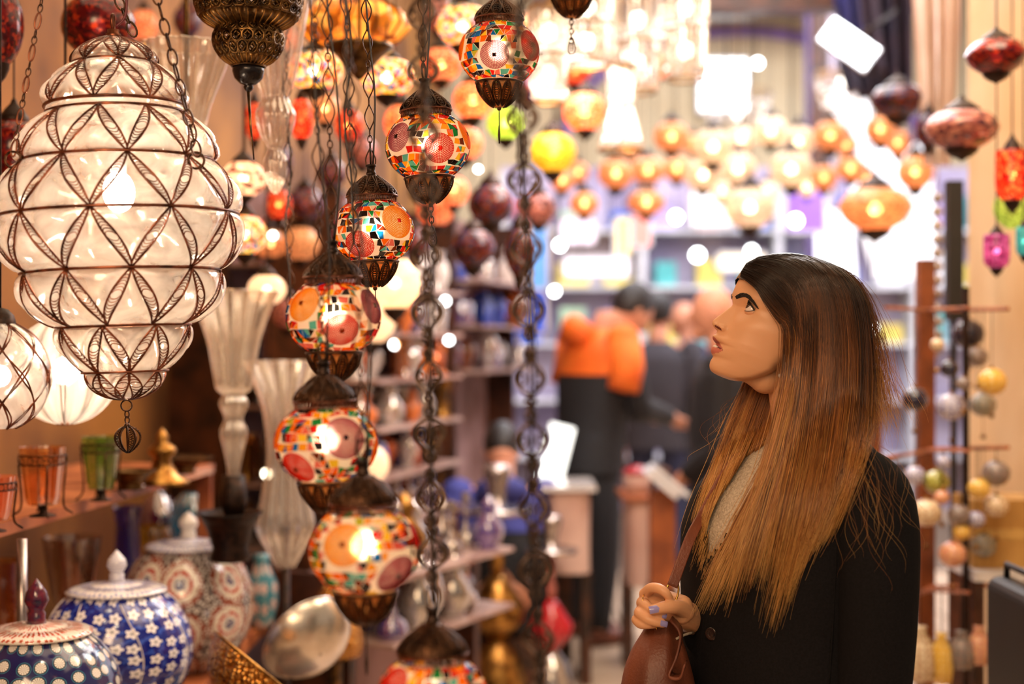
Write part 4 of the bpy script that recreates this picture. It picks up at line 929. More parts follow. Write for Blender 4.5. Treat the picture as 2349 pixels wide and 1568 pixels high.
# palm: from the wrist to the row of knuckles at the left
for (k, r) in (((350, 360), .0105), ((320, 480), .0115), ((290, 610), .0115), ((270, 710), .0105)):
    chainblob(handm, [hp(840, 560 + (k[1] - 500) * .25, .015), hp(600, 480 + (k[1] - 450) * .6, .022), hp(k[0], k[1], .012)], [.019, .0155, r])
FING = [([(350, 360, .012), (430, 285, -.004), (540, 290, -.020), (630, 350, -.026), (680, 430, -.022)], [.0098, .0092, .0086, .0078, .0066]),
        ([(320, 480, .012), (350, 510, -.010), (440, 590, -.022), (520, 630, -.026), (580, 645, -.024)], [.0102, .0096, .0088, .0076, .0064]),
        ([(290, 610, .010), (280, 620, -.012), (370, 690, -.026), (480, 735, -.030), (590, 760, -.028)], [.0102, .0098, .0088, .0078, .0066]),
        ([(265, 710, .010), (235, 705, -.006), (290, 765, -.020), (390, 775, -.024), (490, 775, -.022)], [.0092, .0088, .0078, .0070, .0058]),
        ([(900, 600, .012), (800, 545, -.008), (700, 535, -.024), (580, 545, -.032), (455, 572, -.036)], [.0150, .0128, .0112, .0102, .0084])]
for pts, rs in FING: chainblob(handm, [hp(*q) for q in pts], rs)
av, af, an_ = vox(handm, .0016, 3, .5)
bodym.add(av, af)
# skin: one material, lips in its colour, shade of nostrils and mouth gap painted in
def skinmat():
    m, nt, out = newmat('skin'); at = nd(nt, 'VertexColor', layer_name='tone'); tc = nd(nt, 'TexCoord'); no = nd(nt, 'TexNoise', {'Vector': tc.outputs['Object'], 'Scale': 160, 'Detail': 3})
    bp = nd(nt, 'Bump', {'Strength': .08, 'Distance': .001, 'Height': no.outputs[0]})
    b = nd(nt, 'BsdfPrincipled', {'Base Color': at.outputs[0], 'Roughness': .42, 'Subsurface Weight': .12, 'Subsurface Scale': .006, 'Normal': bp.outputs[0]})
    b.inputs['Subsurface Radius'].default_value = (1, .35, .2); nt.links.new(b.outputs[0], out.inputs[0]); return m
SKIN = skinmat()
def inpoly(x, y, poly):
    c = False; j = len(poly) - 1
    for i in range(len(poly)):
        xi, yi = poly[i]; xj, yj = poly[j]
        if (yi > y) != (yj > y) and x < (xj - xi) * (y - yi) / (yj - yi) + xi: c = not c
        j = i
    return c
cr = lambda L: [(1580 + a / 3.135, 560 + b / 3.135) for a, b in L]
UL = cr([(145, 648), (162, 652), (190, 672), (220, 706), (247, 757), (222, 742), (195, 722), (178, 712), (160, 700), (145, 680)])
LL = cr([(155, 727), (170, 727), (190, 738), (215, 748), (248, 762), (222, 776), (185, 785), (150, 792), (130, 780), (130, 740)])
GAP = cr([(150, 704), (178, 713), (215, 735), (246, 758), (215, 748), (185, 736), (150, 730)])
TEETH = cr([(150, 708), (182, 714), (212, 736), (196, 741), (150, 728)])
NOS = cr([(186, 578), (212, 590), (232, 606), (238, 622), (222, 615), (200, 602), (186, 592)])
body_me = bodym.mesh('body', SKIN)
SKC = S(228, 170, 128); LIP = S(190, 92, 82); DRK = S(90, 36, 30)
tone = np.tile(np.array((*SKC, 1.0)), (bodym.n, 1))
sagn = (Rz @ Vector((0, -1, 0)))
for i in range(nhead):
    v = Vector(hv[i]) + WB
    if v.z < CAMZ - .12 or v.x > HO.x - .0: continue
    d = (v - HO).dot(sagn)
    if d < 0: v = v - sagn * (2 * d)
    x, y = topx(v)
    if x > 1672: continue
    if inpoly(x, y, TEETH): tone[i, :3] = S(235, 215, 195)
    elif inpoly(x, y, GAP): tone[i, :3] = DRK
    elif inpoly(x, y, UL): tone[i, :3] = S(186, 98, 84)
    elif inpoly(x, y, LL): tone[i, :3] = S(206, 116, 98)
    elif inpoly(x, y, NOS): tone[i, :3] = S(110, 44, 34)
ca = body_me.color_attributes.new('tone', 'FLOAT_COLOR', 'POINT'); ca.data.foreach_set('color', tone.ravel())
mobj('body', body_me, woman)
hbvh = BVHTree.FromPolygons([Vector(v) + WB for v in hv], hfc)
camp = Vector((0, 0, CAMZ))
def cast(px, py, lift=0.0, bvh=hbvh):
    d = (P(px, py, 1.0) - camp).normalized(); h = bvh.ray_cast(camp, d)
    return None if h[0] is None else h[0] - d * lift
# ---- eyes
for s_ in (1, -1):
    ec = hf(EYC[0], EYC[1], EYC[2] * s_)
    fa = (hf(100, 0, 0) - hf(0, 0, 0)).normalized(); ua = (hf(0, 100, 0) - hf(0, 0, 0)).normalized(); sa_ = (hf(0, 0, 100) - hf(0, 0, 0)).normalized() * s_
    m = MB(); R0 = .0130; V = []
    for i in range(17):
        th = PI * i / 16; V.append([tuple(ec - WB + (fa * math.cos(th) + (ua * math.cos(q) + sa_ * math.sin(q)) * math.sin(th)) * R0) for q in np.arange(24) * PI / 12])
    m.grid(V, closed_v=True); eye = m.obj('eye', pbr('eye_white', S(240, 226, 220), S(228, 208, 200), rough=.08), woman)
    g = (fa * .93 + ua * .36 + sa_ * .08).normalized(); t1 = g.orthogonal().normalized(); t2 = g.cross(t1)
    for nm, ang, rr_, mt in (('iris', .50, R0 + .0003, pbr('brown_iris', S(84, 48, 26), S(44, 24, 14), rough=.06)), ('pupil', .22, R0 + .0006, pbr('pupil_black', S(8, 6, 6), rough=.05))):
        m = MB(); V = [[tuple(ec - WB + (g * math.cos(ang * i / 5) + (t1 * math.cos(q) + t2 * math.sin(q)) * math.sin(ang * i / 5)) * rr_) for q in np.arange(18) * PI / 9] for i in range(6)]
        m.grid(V, closed_v=True); m.obj(nm, mt, eye)
    def dirn(az, el): return (fa * math.cos(az) + sa_ * math.sin(az)) * math.cos(el) + ua * math.sin(el)
    azs = np.linspace(math.radians(-62), math.radians(80), 25)
    def open_(az): x = (math.degrees(az) - 9) / 71; return max(0, 1 - abs(x) ** 2.2)
    up_ = lambda az: math.radians(-8 + 36 * open_(az) * (1 - .15 * (math.degrees(az) / 80))); lo_ = lambda az: math.radians(-8 - 20 * open_(az))
    m = MB()
    for fn, sg in ((up_, 1), (lo_, -1)):
        V = []
        for i in range(9):
            V.append([tuple(ec - WB + dirn(az, fn(az) + sg * (math.radians(78) * i / 8)) * (.0140 + .0006 * math.sin(PI * i / 8) - (.0016 if i == 0 else 0))) for az in azs])
        m.grid(V)
    me = m.mesh('eyelid', SKIN); cc = me.color_attributes.new('tone', 'FLOAT_COLOR', 'POINT'); cc.data.foreach_set('color', np.tile(np.array((*S(222, 158, 120), 1.0)), (m.n, 1)).ravel()); mobj('eyelid', me, woman)
    m = MB(); lash = pbr('dark_lashes', S(18, 12, 12), rough=.5)
    m.tube([ec - WB + dirn(az, up_(az) + .02) * .0145 for az in azs], [.0005 + .0007 * min(1, (i + 3) / 20) for i in range(25)], 5)
    m.tube([ec - WB + dirn(az, lo_(az)) * .0141 for az in azs], .00035, 4)
    for i, az in enumerate(np.linspace(math.radians(-45), math.radians(80), 34)):
        b0 = ec - WB + dirn(az, up_(az)) * .0146; o_ = dirn(az, up_(az) + .2); L = .0075
        m.tube([b0, b0 + o_ * L * .5 + ua * L * .25, b0 + o_ * L * .75 + ua * L * .75], [.0004, .0003, .0001], 3)
    m.obj('eyelashes', lash, woman)
# ---- eyebrows: short hairs lying on the brow
def brow(mirror):
    m = MB(); rr = random.Random(4); line = catmull([(338, 384, 0), (372, 369, 0), (408, 368, 0), (440, 390, 0), (470, 425, 0), (500, 470, 0)], 60); thk = np.interp(np.linspace(0, 1, 60), [0, .2, .5, .8, 1], [22, 30, 24, 12, 4])
    for q in range(650):
        i = rr.randrange(0, 56); c = line[i]; o_ = rr.uniform(-.5, .5) * thk[i]; tx = line[i + 3] - line[i]; tx /= np.linalg.norm(tx); nx = np.array((tx[1], -tx[0], 0))
        a = c + nx * o_; b = a + tx * 14 + nx * 4
        pa, pb = cast(1580 + a[0] / 3.135, 560 + a[1] / 3.135, .0013), cast(1580 + b[0] / 3.135, 560 + b[1] / 3.135, .0018)
        if pa is None or pb is None: continue
        if mirror: pa = pa - sagn * (2 * (pa - HO).dot(sagn)); pb = pb - sagn * (2 * (pb - HO).dot(sagn))
        m.tube([pa - WB, pb - WB], [.0004, .0002], 3)
    m.obj('eyebrow', pbr('brow_hair', S(40, 24, 18), rough=.6), woman)
brow(False); brow(True)
# ---- nails, rings, earring
nail = pbr('lilac_nail_polish', S(168, 160, 226), rough=.12, coat=.6)
for pts, rs in (FING[4], FING[2], FING[1]):
    a, b = hp(*pts[-2]), hp(*pts[-1]); d = (b - a).normalized(); n_ = Vector((0, -1, .25)); n_ = (n_ - d * n_.dot(d)).normalized(); s_ = d.cross(n_)
    m = MB(); V = [[tuple(b + d * (rs[-1] * .95 * (u_ - .15)) + s_ * (rs[-1] * .72 * v_) + n_ * (rs[-1] * (1.12 - .32 * v_ * v_ - .22 * max(0, u_) ** 2))) for v_ in np.linspace(-1, 1, 7)] for u_ in np.linspace(-.9, 1.15, 7)]
    m.grid(V); m.obj('nail', nail, woman)
goldm = pbr('polished_gold', S(240, 196, 110), S(200, 150, 70), rough=.15, metal=1)
for c_, r_, ax in ((hp(330, 460, -.002), .0108, 0), (hp(500, 775, -.022), .0078, 1)):
    m = MB(); m.tube([c_ + (Vector((0, math.cos(a), math.sin(a))) if ax else Vector((.25 * math.cos(a), math.cos(a), math.sin(a))).normalized()) * r_ for a in np.arange(20) * PI / 10], .0009, 5, closed=True); m.obj('ring', goldm, woman)
pe = cast(1789, 861, .004) or P(1789, 861, 2.33); m = MB(); m.sph(pe - WB, .0031, 12, 8, (1, 1, 1.2)); e_ = m.obj('pearl_earring', pbr('pearl', S(250, 238, 226), rough=.15, coat=.5), woman)
m = MB(); m.tube([pe - WB + Vector((0, 0, .003)), P(1793, 840, pe.y) - WB, P(1798, 820, pe.y + .002) - WB], .0004, 4); m.obj('ear_wire', goldm, e_)
# ---- knitted sweater, coat
knit = pbr('cream_knit', S(222, 206, 184), S(186, 168, 146), rough=.9, scale=240, bump=.8, bscale=300)
wool = pbr('black_wool', S(21, 19, 23), S(13, 12, 15), rough=.85, scale=300, bump=.3, spec=.2, sheen=.0)
m = MB(); ell(m, secs([(1858, 1004, .070, .068), (1856, 1030, .10, .080), (1840, 1070, .148, .104), (1822, 1130, .178, .127), (1808, 1210, .184, .144), (1804, 1330, .180, .144)])); m.obj('sweater', knit, woman)
m = MB(); SS = secs(COAT); nn = 180; V = []
tmp = MB(); V = ell(tmp, SS, nn, 2.4, False)
VN = [(1795, 990), (1712, 1040), (1655, 1130), (1618, 1215), (1622, 1290), (1650, 1262), (1690, 1190), (1745, 1110), (1800, 1050)]
verts = tmp.v[0]; keep = []
for f in tmp.f:
    c = Vector(np.mean([verts[i] for i in f], 0)) + WB; x, y = topx(c)
    if (c - WB).dot(FRONT) > 0 and inpoly(x, y, VN): continue
    keep.append(f)
cm = MB(); cm.add(verts, keep)
def sleeve(mb, path, n=28):
    q = [(*P(a, b, d), r) for a, b, d, r in path]; p = catmull([x[:3] for x in q], 26); r = np.interp(np.linspace(0, 1, 26), np.linspace(0, 1, len(q)), [x[3] for x in q])
    mb.tube([Vector(x) - WB for x in p], r, n); mb.sph(Vector(p[0]) - WB, r[0], n, 12)
sl = MB(); sleeve(sl, [(1958, 1092, 2.30, .056), (1996, 1140, 2.27, .066), (2010, 1230, 2.25, .068), (2012, 1400, 2.24, .063), (2003, 1568, 2.24, .060), (1990, 1760, 2.22, .052), (1975, 1880, 2.20, .046)])
sleeve(sl, [(1690, 1095, 2.56, .055), (1672, 1180, 2.60, .064), (1672, 1330, 2.58, .058), (1680, 1440, 2.52, .054), (1655, 1468, 2.45, .048), (1622, 1450, 2.39, .042)])
coat = cm.obj('coat', wool, woman)
so = sl.obj('coat_sleeves', wool, woman)
sol = coat.modifiers.new('thick', 'SOLIDIFY'); sol.thickness = .004; sol.offset = 1
cb_ = BVHTree.FromPolygons([Vector(v) + WB for v in verts], keep)
def on_coat(x, y, lift=.003):
    h = cast(x, y, lift, cb_); return (h if h is not None else P(x, y, 2.3)) - WB
m = MB(); A_l = [on_coat(x, y, .005) for x, y in ((1632, 1292), (1626, 1340), (1617, 1400), (1609, 1480), (1603, 1560), (1600, 1640))]
m.tube(catmull(A_l, 24), .0022, 6); m.tube(catmull([on_coat(x, y, .005) for x, y in ((1800, 1048), (1746, 1112), (1692, 1192), (1650, 1268), (1632, 1292))], 24), .0034, 6); m.tube(catmull([on_coat(x, y, .004) for x, y in ((1915, 1130), (1918, 1260), (1912, 1400), (1902, 1568))], 20), .0015, 5)
m.obj('coat_edge', wool, woman)
horn = pbr('dark_horn_button', S(60, 44, 40), S(24, 18, 18), rough=.15, coat=.5)
for x, y in ((1632, 1453), (1672, 1262)):
    c_ = on_coat(x, y, .008); d = FRONT * .8 + Vector((0, -.5, 0)); d.normalize(); t1 = d.orthogonal().normalized(); t2 = d.cross(t1); m = MB(); V = []
    for rr_, hh in ((.0005, .001), (.006, .001), (.0085, .0028), (.0105, .0022), (.0112, 0), (.0105, -.002)): V.append([tuple(c_ + (t1 * math.cos(a) + t2 * math.sin(a)) * rr_ + d * hh) for a in np.arange(20) * PI / 10])
    m.grid(V, closed_v=True); m.obj('button', horn, woman)
stripe = pbr('striped_cuff', S(120, 84, 62), S(40, 26, 24), rough=.8, scale=300)
m = MB(); chainblob(m, [hp(1500, 800, .22), hp(1200, 765, .15), hp(1000, 700, .075)], [.036, .032, .029]); m.obj('shirt_cuff', stripe, woman)
m = MB(); m.tube(catmull([hp(765, 965, .0), hp(860, 915, .01), hp(990, 875, .04)], 8), .0022, 6); m.obj('sleeve_piping', knit, woman)
# ---- hair
HCOL = [(0, S(38, 22, 17)), (.2, S(56, 37, 27)), (.4, S(92, 57, 34)), (.58, S(140, 82, 40)), (.78, S(198, 130, 62)), (1, S(224, 172, 98))]
def hcol(t): return np.array([np.interp(t, [q[0] for q in HCOL], [q[1][k] for q in HCOL]) for k in range(3)])
def hairmat():
    m, nt, out = newmat('ombre_hair'); at = nd(nt, 'VertexColor', layer_name='tone')
    b = nd(nt, 'BsdfPrincipled', {'Base Color': at.outputs[0], 'Roughness': .34, 'Specular IOR Level': .45}); nt.links.new(b.outputs[0], out.inputs[0]); return m
HAIR = hairmat()
def gp(L, d0, d1, dmid=None):
    n = len(L); dm = dmid if dmid is not None else max(d0, d1)
    return [(x, y, float(np.interp(i / (n - 1), [0, .25, .6, 1], [d0, dm, dm, d1]))) for i, (x, y) in enumerate(L)]
NEAR = [gp([(1698, 634), (1734, 662), (1756, 694), (1782, 728), (1806, 748), (1812, 790), (1808, 860), (1790, 955), (1752, 1085), (1706, 1200), (1668, 1310)], .03, .150, .082),
        gp([(1700, 622), (1742, 645), (1782, 690), (1814, 728), (1817, 790), (1813, 870), (1794, 980), (1760, 1110), (1720, 1230), (1684, 1345)], .028, .155, .086),
        gp([(1712, 603), (1772, 622), (1822, 668), (1835, 740), (1835, 830), (1822, 950), (1800, 1070), (1768, 1200), (1735, 1330)], .015, .160, .088),
        gp([(1740, 588), (1810, 604), (1858, 655), (1872, 740), (1868, 860), (1850, 1000), (1825, 1130), (1795, 1280), (1772, 1420)], .004, .165, .088),
        gp([(1778, 582), (1850, 600), (1895, 655), (1910, 745), (1906, 880), (1888, 1020), (1862, 1150), (1832, 1260), (1785, 1405)], -.003, .168, .088),
        gp([(1815, 581), (1885, 604), (1932, 665), (1945, 760), (1943, 890), (1925, 1030), (1905, 1130), (1880, 1215), (1835, 1300)], -.008, .170, .084),
        gp([(1850, 585), (1915, 614), (1960, 675), (1974, 770), (1972, 900), (1962, 1000), (1945, 1090), (1915, 1180), (1880, 1255)], -.012, .168, .070),
        gp([(1875, 592), (1938, 626), (1978, 690), (1988, 780), (1990, 870), (1992, 950), (1980, 1020), (1945, 1090), (1905, 1180)], -.016, .160, .045)]
FAR = [gp([(1760, 690), (1735, 800), (1702, 900), (1676, 970), (1645, 1060), (1612, 1150), (1590, 1235)], -.07, -.04, -.07),
       gp([(1780, 700), (1765, 830), (1735, 930), (1710, 1010), (1676, 1090), (1640, 1180), (1612, 1270)], -.07, -.01, -.06),
       gp([(1800, 720), (1800, 850), (1776, 960), (1752, 1040), (1712, 1120), (1668, 1210), (1636, 1300)], -.06, .05, -.04)]
LOCK = [gp([(1806, 940), (1794, 975), (1774, 1030), (1742, 1100), (1700, 1180), (1655, 1270), (1612, 1360)], .07, .13, .10), gp([(1810, 950), (1800, 990), (1784, 1050), (1755, 1110), (1715, 1195), (1664, 1290), (1622, 1385)], .07, .13, .10)]
WISP = [gp([(1900, 600), (1958, 645), (1985, 730), (1992, 810), (2012, 870), (2040, 930), (2062, 975)], -.02, .03, .02), gp([(1905, 604), (1965, 655), (1988, 740), (1994, 820), (2004, 890), (2020, 950), (2022, 1010)], -.02, .05, .03), gp([(1900, 610), (1960, 665), (1982, 750), (1984, 840), (1985, 920), (1990, 980), (1985, 1030)], -.02, .07, .04)]
allb = BVHTree.FromPolygons([Vector(v) + WB for v in np.concatenate([hv + hn * .0055, verts, np.concatenate(sl.v)])], hfc + [tuple(i + len(hv) for i in f) for f in keep] + [tuple(i + len(hv) + len(verts) for i in f) for f in sl.f])
cloth = BVHTree.FromPolygons([Vector(v) + WB for v in np.concatenate([verts, np.concatenate(sl.v)])], keep + [tuple(i + len(verts) for i in f) for f in sl.f])
def strands(mb, tones, G, n, rad, seed, npt=24, clamp='all', ncl=34, jit=4, lift=(.004, .012), tip=(.82, 1.06), tone_j=.10, curl=0, tbase=0.0):
    rr = random.Random(seed); gs = [catmull(g, 40) for g in G]; gs = np.array(gs); K = len(gs)
    cl = [(rr.random() * (K - 1), rr.uniform(-.14, .04), rr.gauss(0, .12)) for _ in range(ncl)]
    def at(u): i = max(0, min(int(u), K - 2)) if K > 1 else 0; f = u - i; return gs[i] * (1 - f) + gs[min(i + 1, K - 1)] * f
    for q in range(n):
        u = rr.random() * (K - 1); c0 = min(cl, key=lambda c: abs(c[0] - u) + .02 * rr.random()); ga = at(u); gb = at(c0[0]); wt = (np.linspace(0, 1, 40) ** 2.2 * .62)[:, None]; g = ga * (1 - wt) + gb * wt
        clump = math.sin(u * 9.0 + seed) * .5 + .5
        L = rr.uniform(*tip) + c0[1] * .8; lf = rr.uniform(*lift); jx, jy = rr.gauss(0, jit), rr.gauss(0, jit); ph = rr.uniform(0, 6.3); am = rr.gauss(0, 1); hl = rr.gauss(0, tone_j) + c0[2] + (.20 if rr.random() < .10 else 0)
        tt = np.linspace(0, min(1.12, L), npt); XY = []; DD = []
        for k, t in enumerate(tt):
            x = np.interp(t * 39, np.arange(40), g[:, 0]); y = np.interp(t * 39, np.arange(40), g[:, 1]); d = np.interp(t * 39, np.arange(40), g[:, 2])
            if t > 1: x += (t - 1) * 39 * (g[-1, 0] - g[-2, 0]); y += (t - 1) * 39 * (g[-1, 1] - g[-2, 1])
            e = min(1, t * 2.2); x += jx * e * (1 + 1.2 * t) + am * 7 * math.sin(3.2 * t + ph) * t + curl * math.sin(9 * t + ph) * t * 14; y += jy * e
            D = 2.4 - d; h = cast(x, y, 0, allb if clamp == 'all' else cloth) if clamp else None
            if h is not None: D = min(D, h.y - lf)
            XY.append((x, y)); DD.append(D)
        DD = np.array(DD); mn = np.minimum(DD, np.minimum(np.append(DD[1:], DD[-1]), np.append(DD[0], DD[:-1]))); DD = (mn + np.append(mn[1:], mn[-1]) + np.append(mn[0], mn[:-1])) / 3
        pts = [P(x, y, D) - WB for (x, y), D in zip(XY, DD)]
        r_ = np.array([rad * (1.0 if t < .8 else 1 - .7 * (t - .8) / .2) for t in np.linspace(0, 1, npt)]); mb.tube(pts, r_, 3, cap=False)
        for k, t in enumerate(tt): c = hcol(min(1, max(0, tbase + (1 - tbase) * t * (.98 + .1 * clump) + hl * (.35 + t)))); tones.append(np.tile(np.array((*c, 1.0)), (3, 1)))
def sheet(mb, tones, G, n1, n2, push, tbase=0.0, tend=.93, clamp='all'):
    gs = np.array([catmull(g, n2) for g in G]); K = len(gs); V = []
    for a in range(n1):
        u = a / (n1 - 1) * (K - 1); i = min(int(u), K - 2); f = u - i; g = gs[i] * (1 - f) + gs[i + 1] * f; row = []; prev = None; st = math.sin(a * 2.3) * .05 + math.sin(a * .71) * .05
        for k in range(n2):
            kk = k / (n2 - 1) * tend; x = np.interp(kk * (n2 - 1), np.arange(n2), g[:, 0]); y = np.interp(kk * (n2 - 1), np.arange(n2), g[:, 1]); d = np.interp(kk * (n2 - 1), np.arange(n2), g[:, 2])
            D = 2.4 - d; h = cast(x, y, 0, allb if clamp == 'all' else cloth) if clamp else None
            if h is not None: D = min(D, h.y - .0025)
            if prev is not None and abs(D - prev) > .04: D = prev + math.copysign(.04, D - prev)
            prev = D; row.append(tuple(P(x, y, D + push) - WB)); c = hcol(min(1, max(0, tbase + (1 - tbase) * kk - .10 + st))) * .8; tones.append(np.array([(*c, 1.0)]))
        V.append(row)
    mb.grid(V)
hmb = MB(); tones = []
# scalp cap: follows the skull, a few millimetres outside
CAPP = [(1688, 640), (1716, 646), (1736, 664), (1756, 696), (1780, 730), (1804, 752), (1806, 800), (1800, 880), (1990, 1010), (2080, 700), (1900, 480), (1680, 540)]
cap_i = {}
cv_, cf_ = [], []
selv = np.zeros(nhead, bool)
for i in range(nhead):
    v = Vector(hv[i]) + WB
    if v.z < CAMZ - .09: continue
    d = (v - HO).dot(sagn)
    if d < 0: v = v - sagn * (2 * d)
    if inpoly(*topx(v), CAPP): selv[i] = True
for f in hfc:
    if all(selv[i] for i in f):
        cf_.append(tuple(cap_i.setdefault(i, len(cap_i)) for i in f))
idx = sorted(cap_i, key=lambda i: cap_i[i]); cvv = hv[idx] + hn[idx] * .0045
hmb.add(cvv, cf_); tones.append(np.tile(np.array((*S(34, 22, 20), 1.0)), (len(cvv), 1)))
sheet(hmb, tones, NEAR, 90, 30, .0075, tend=.80); sheet(hmb, tones, FAR, 40, 22, .01, .42, .86, clamp='cloth')
strands(hmb, tones, NEAR, 5600, .00040, 1, tip=(.76, 1.0), ncl=60, tone_j=.13)
strands(hmb, tones, NEAR[:3], 700, .0004, 8)
strands(hmb, tones, NEAR, 900, .0003, 2, jit=7, lift=(.008, .016), tip=(.85, 1.02))
strands(hmb, tones, FAR, 800, .00045, 3, tbase=.42, clamp='cloth', ncl=14)
strands(hmb, tones, LOCK, 260, .00042, 4, tbase=.5, jit=6, ncl=6)
strands(hmb, tones, WISP, 620, .00022, 5, jit=15, curl=1, tip=(.8, 1.0), tbase=.3)
STR_ = [gp([(1980, 1000), (2010, 1040), (2030, 1100), (2040, 1170), (2060, 1240)], .16, .17), gp([(1970, 1020), (1985, 1080), (1990, 1160), (2010, 1240), (2005, 1330)], .16, .17), gp([(1940, 1060), (1945, 1150), (1950, 1230), (1935, 1300), (1900, 1330)], .16, .17), gp([(1990, 990), (2050, 1040), (2070, 1110), (2080, 1180), (2085, 1220)], .15, .17)]
strands(hmb, tones, STR_, 44, .00014, 6, ncl=30, jit=22, curl=2.2, tbase=.5, tip=(.6, 1.0), tone_j=.15)
strands(hmb, tones, [gp([(1712, 880), (1700, 940), (1672, 1000), (1650, 1040)], .0, .0), gp([(1700, 900), (1665, 950), (1650, 1000), (1665, 1060)], 0, 0)], 14, .00022, 9, clamp=False, jit=16, curl=2, tbase=.35)
hme = hmb.mesh('hair', HAIR); ca = hme.color_attributes.new('tone', 'FLOAT_COLOR', 'POINT'); ca.data.foreach_set('color', np.concatenate(tones).ravel())
mobj('hair', hme, woman)
# ---- handbag
leather = pbr('brown_leather', S(150, 84, 58), S(96, 50, 34), rough=.42, scale=6, bump=.25, bscale=240)
BG = P(1508, 1700, 2.36); bag = thing('handbag', 'soft brown leather shoulder bag held by its top in her right hand', 'bag', BG)
V = []
for y, x0, x1, dp in ((1425, 1486, 1552, .022), (1450, 1472, 1560, .035), (1490, 1448, 1574, .055), (1540, 1430, 1588, .07), (1620, 1418, 1604, .085), (1720, 1416, 1612, .09), (1800, 1424, 1604, .08), (1812, 1440, 1590, .05)):
    row = []
    for k in range(48):
        a = 2 * PI * k / 48; fold = 1 + (.10 * math.sin(5 * a + y * .01) + .05 * math.sin(9 * a)) * max(.25, (1760 - y) / 340)
        ca_, sa_ = math.cos(a), math.sin(a); x = (x0 + x1) / 2 + (x1 - x0) / 2 * math.copysign(abs(ca_) ** .8, ca_); row.append(tuple(P(x, y, 2.37 + dp * sa_ * fold) - BG))
    V.append(row)
Vs = np.array([[catmull([V[i][k] for i in range(len(V))], 36)[j] for k in range(48)] for j in range(36)])
m = MB(); m.grid(Vs, closed_v=True); m.add(Vs[0], [tuple(range(48))]); m.add(Vs[-1], [tuple(range(48))[::-1]]); m.obj('bag_body', leather, bag)
m = MB(); q = catmull([P(1538, 1418, 2.33) - BG, P(1560, 1450, 2.31) - BG, P(1552, 1500, 2.29) - BG, P(1535, 1545, 2.28) - BG, P(1562, 1552, 2.27) - BG, P(1575, 1520, 2.27) - BG], 26)
V = [[tuple(Vector(p) + Vector((.004 * w_, .018 * w_, 0))) for w_ in (-1, -.33, .33, 1)] for p in q]; m.grid(V); o_ = m.obj('flap', leather, bag); md = o_.modifiers.new('t', 'SOLIDIFY'); md.thickness = .003
def band(mb, pts, w, n, base):
    q = catmull(pts, n); t = np.gradient(q, axis=0); V = []
    for p, d in zip(q, t):
        d = Vector(d).normalized(); s_ = d.cross(Vector((0, 1, 0))).normalized(); V.append([tuple(Vector(p) + s_ * w * k) for k in (-1, -.8, 0, .8, 1)])
    mb.grid(V)
m = MB(); band(m, [P(1542, 1344, 2.33) - BG, P(1556, 1306, 2.34) - BG, P(1584, 1232, 2.36) - BG, on_coat(1612, 1180, .010) + WB - BG, on_coat(1650, 1110, .010) + WB - BG, on_coat(1690, 1050, .008) + WB - BG], .0085, 30, 0)
o_ = m.obj('strap', leather, bag); md = o_.modifiers.new('t', 'SOLIDIFY'); md.thickness = .004; md.offset = 0
rc = P(1541, 1359, 2.335) - BG; m = MB(); m.tube([rc + Vector((.0105 * math.cos(a) + .004 * math.sin(a), .003 * math.sin(a), .020 * math.sin(a))) for a in np.arange(24) * PI / 12], .0019, 6, closed=True); m.obj('strap_ring', goldm, bag)
# ================================================================== lanterns further back
def shade(name, col, st, op=.55, c2=None, sc=8):
    """coloured glass lit from inside: partly see-through so the bulb shows"""
    if name in MATS: return MATS[name]
    m, nt, out = newmat(name); tc = nd(nt, 'TexCoord'); v = nd(nt, 'TexVoronoi', {'Vector': tc.outputs['Object'], 'Scale': sc})
    sp = nd(nt, 'SeparateColor', {0: v.outputs['Color']}); r = nd(nt, 'ValToRGB', {'Fac': sp.outputs[0]}); cr_ = r.color_ramp; cr_.interpolation = 'CONSTANT'
    cols = c2 or [tuple(q * .55 for q in col), col, tuple(min(1, q * 1.15 + .04) for q in col)]
    cr_.elements[0].position = 0; cr_.elements[0].color = (*cols[0], 1); cr_.elements[1].position = 1 / len(cols); cr_.elements[1].color = (*cols[1], 1)
    for i in range(2, len(cols)): e = cr_.elements.new(i / len(cols)); e.color = (*cols[i], 1)
    tr = nd(nt, 'BsdfTransparent', {'Color': r.outputs[0]}); em = nd(nt, 'Emission', {'Color': r.outputs[0], 'Strength': st}); df = nd(nt, 'BsdfPrincipled', {'Base Color': r.outputs[0], 'Roughness': .18})
    ad = nd(nt, 'AddShader'); nt.links.new(em.outputs[0], ad.inputs[0]); nt.links.new(df.outputs[0], ad.inputs[1])
    mx = nd(nt, 'MixShader', {'Fac': op}); nt.links.new(tr.outputs[0], mx.inputs[1]); nt.links.new(ad.outputs[0], mx.inputs[2]); nt.links.new(mx.outputs[0], out.inputs[0])
    m.cycles.emission_sampling = 'NONE'; return m
MULTI = [S(240, 60, 40), S(255, 170, 50), S(60, 140, 210), S(255, 220, 160), S(80, 170, 90), S(255, 110, 60), S(255, 240, 210), S(255, 200, 90), S(60, 24, 20)]
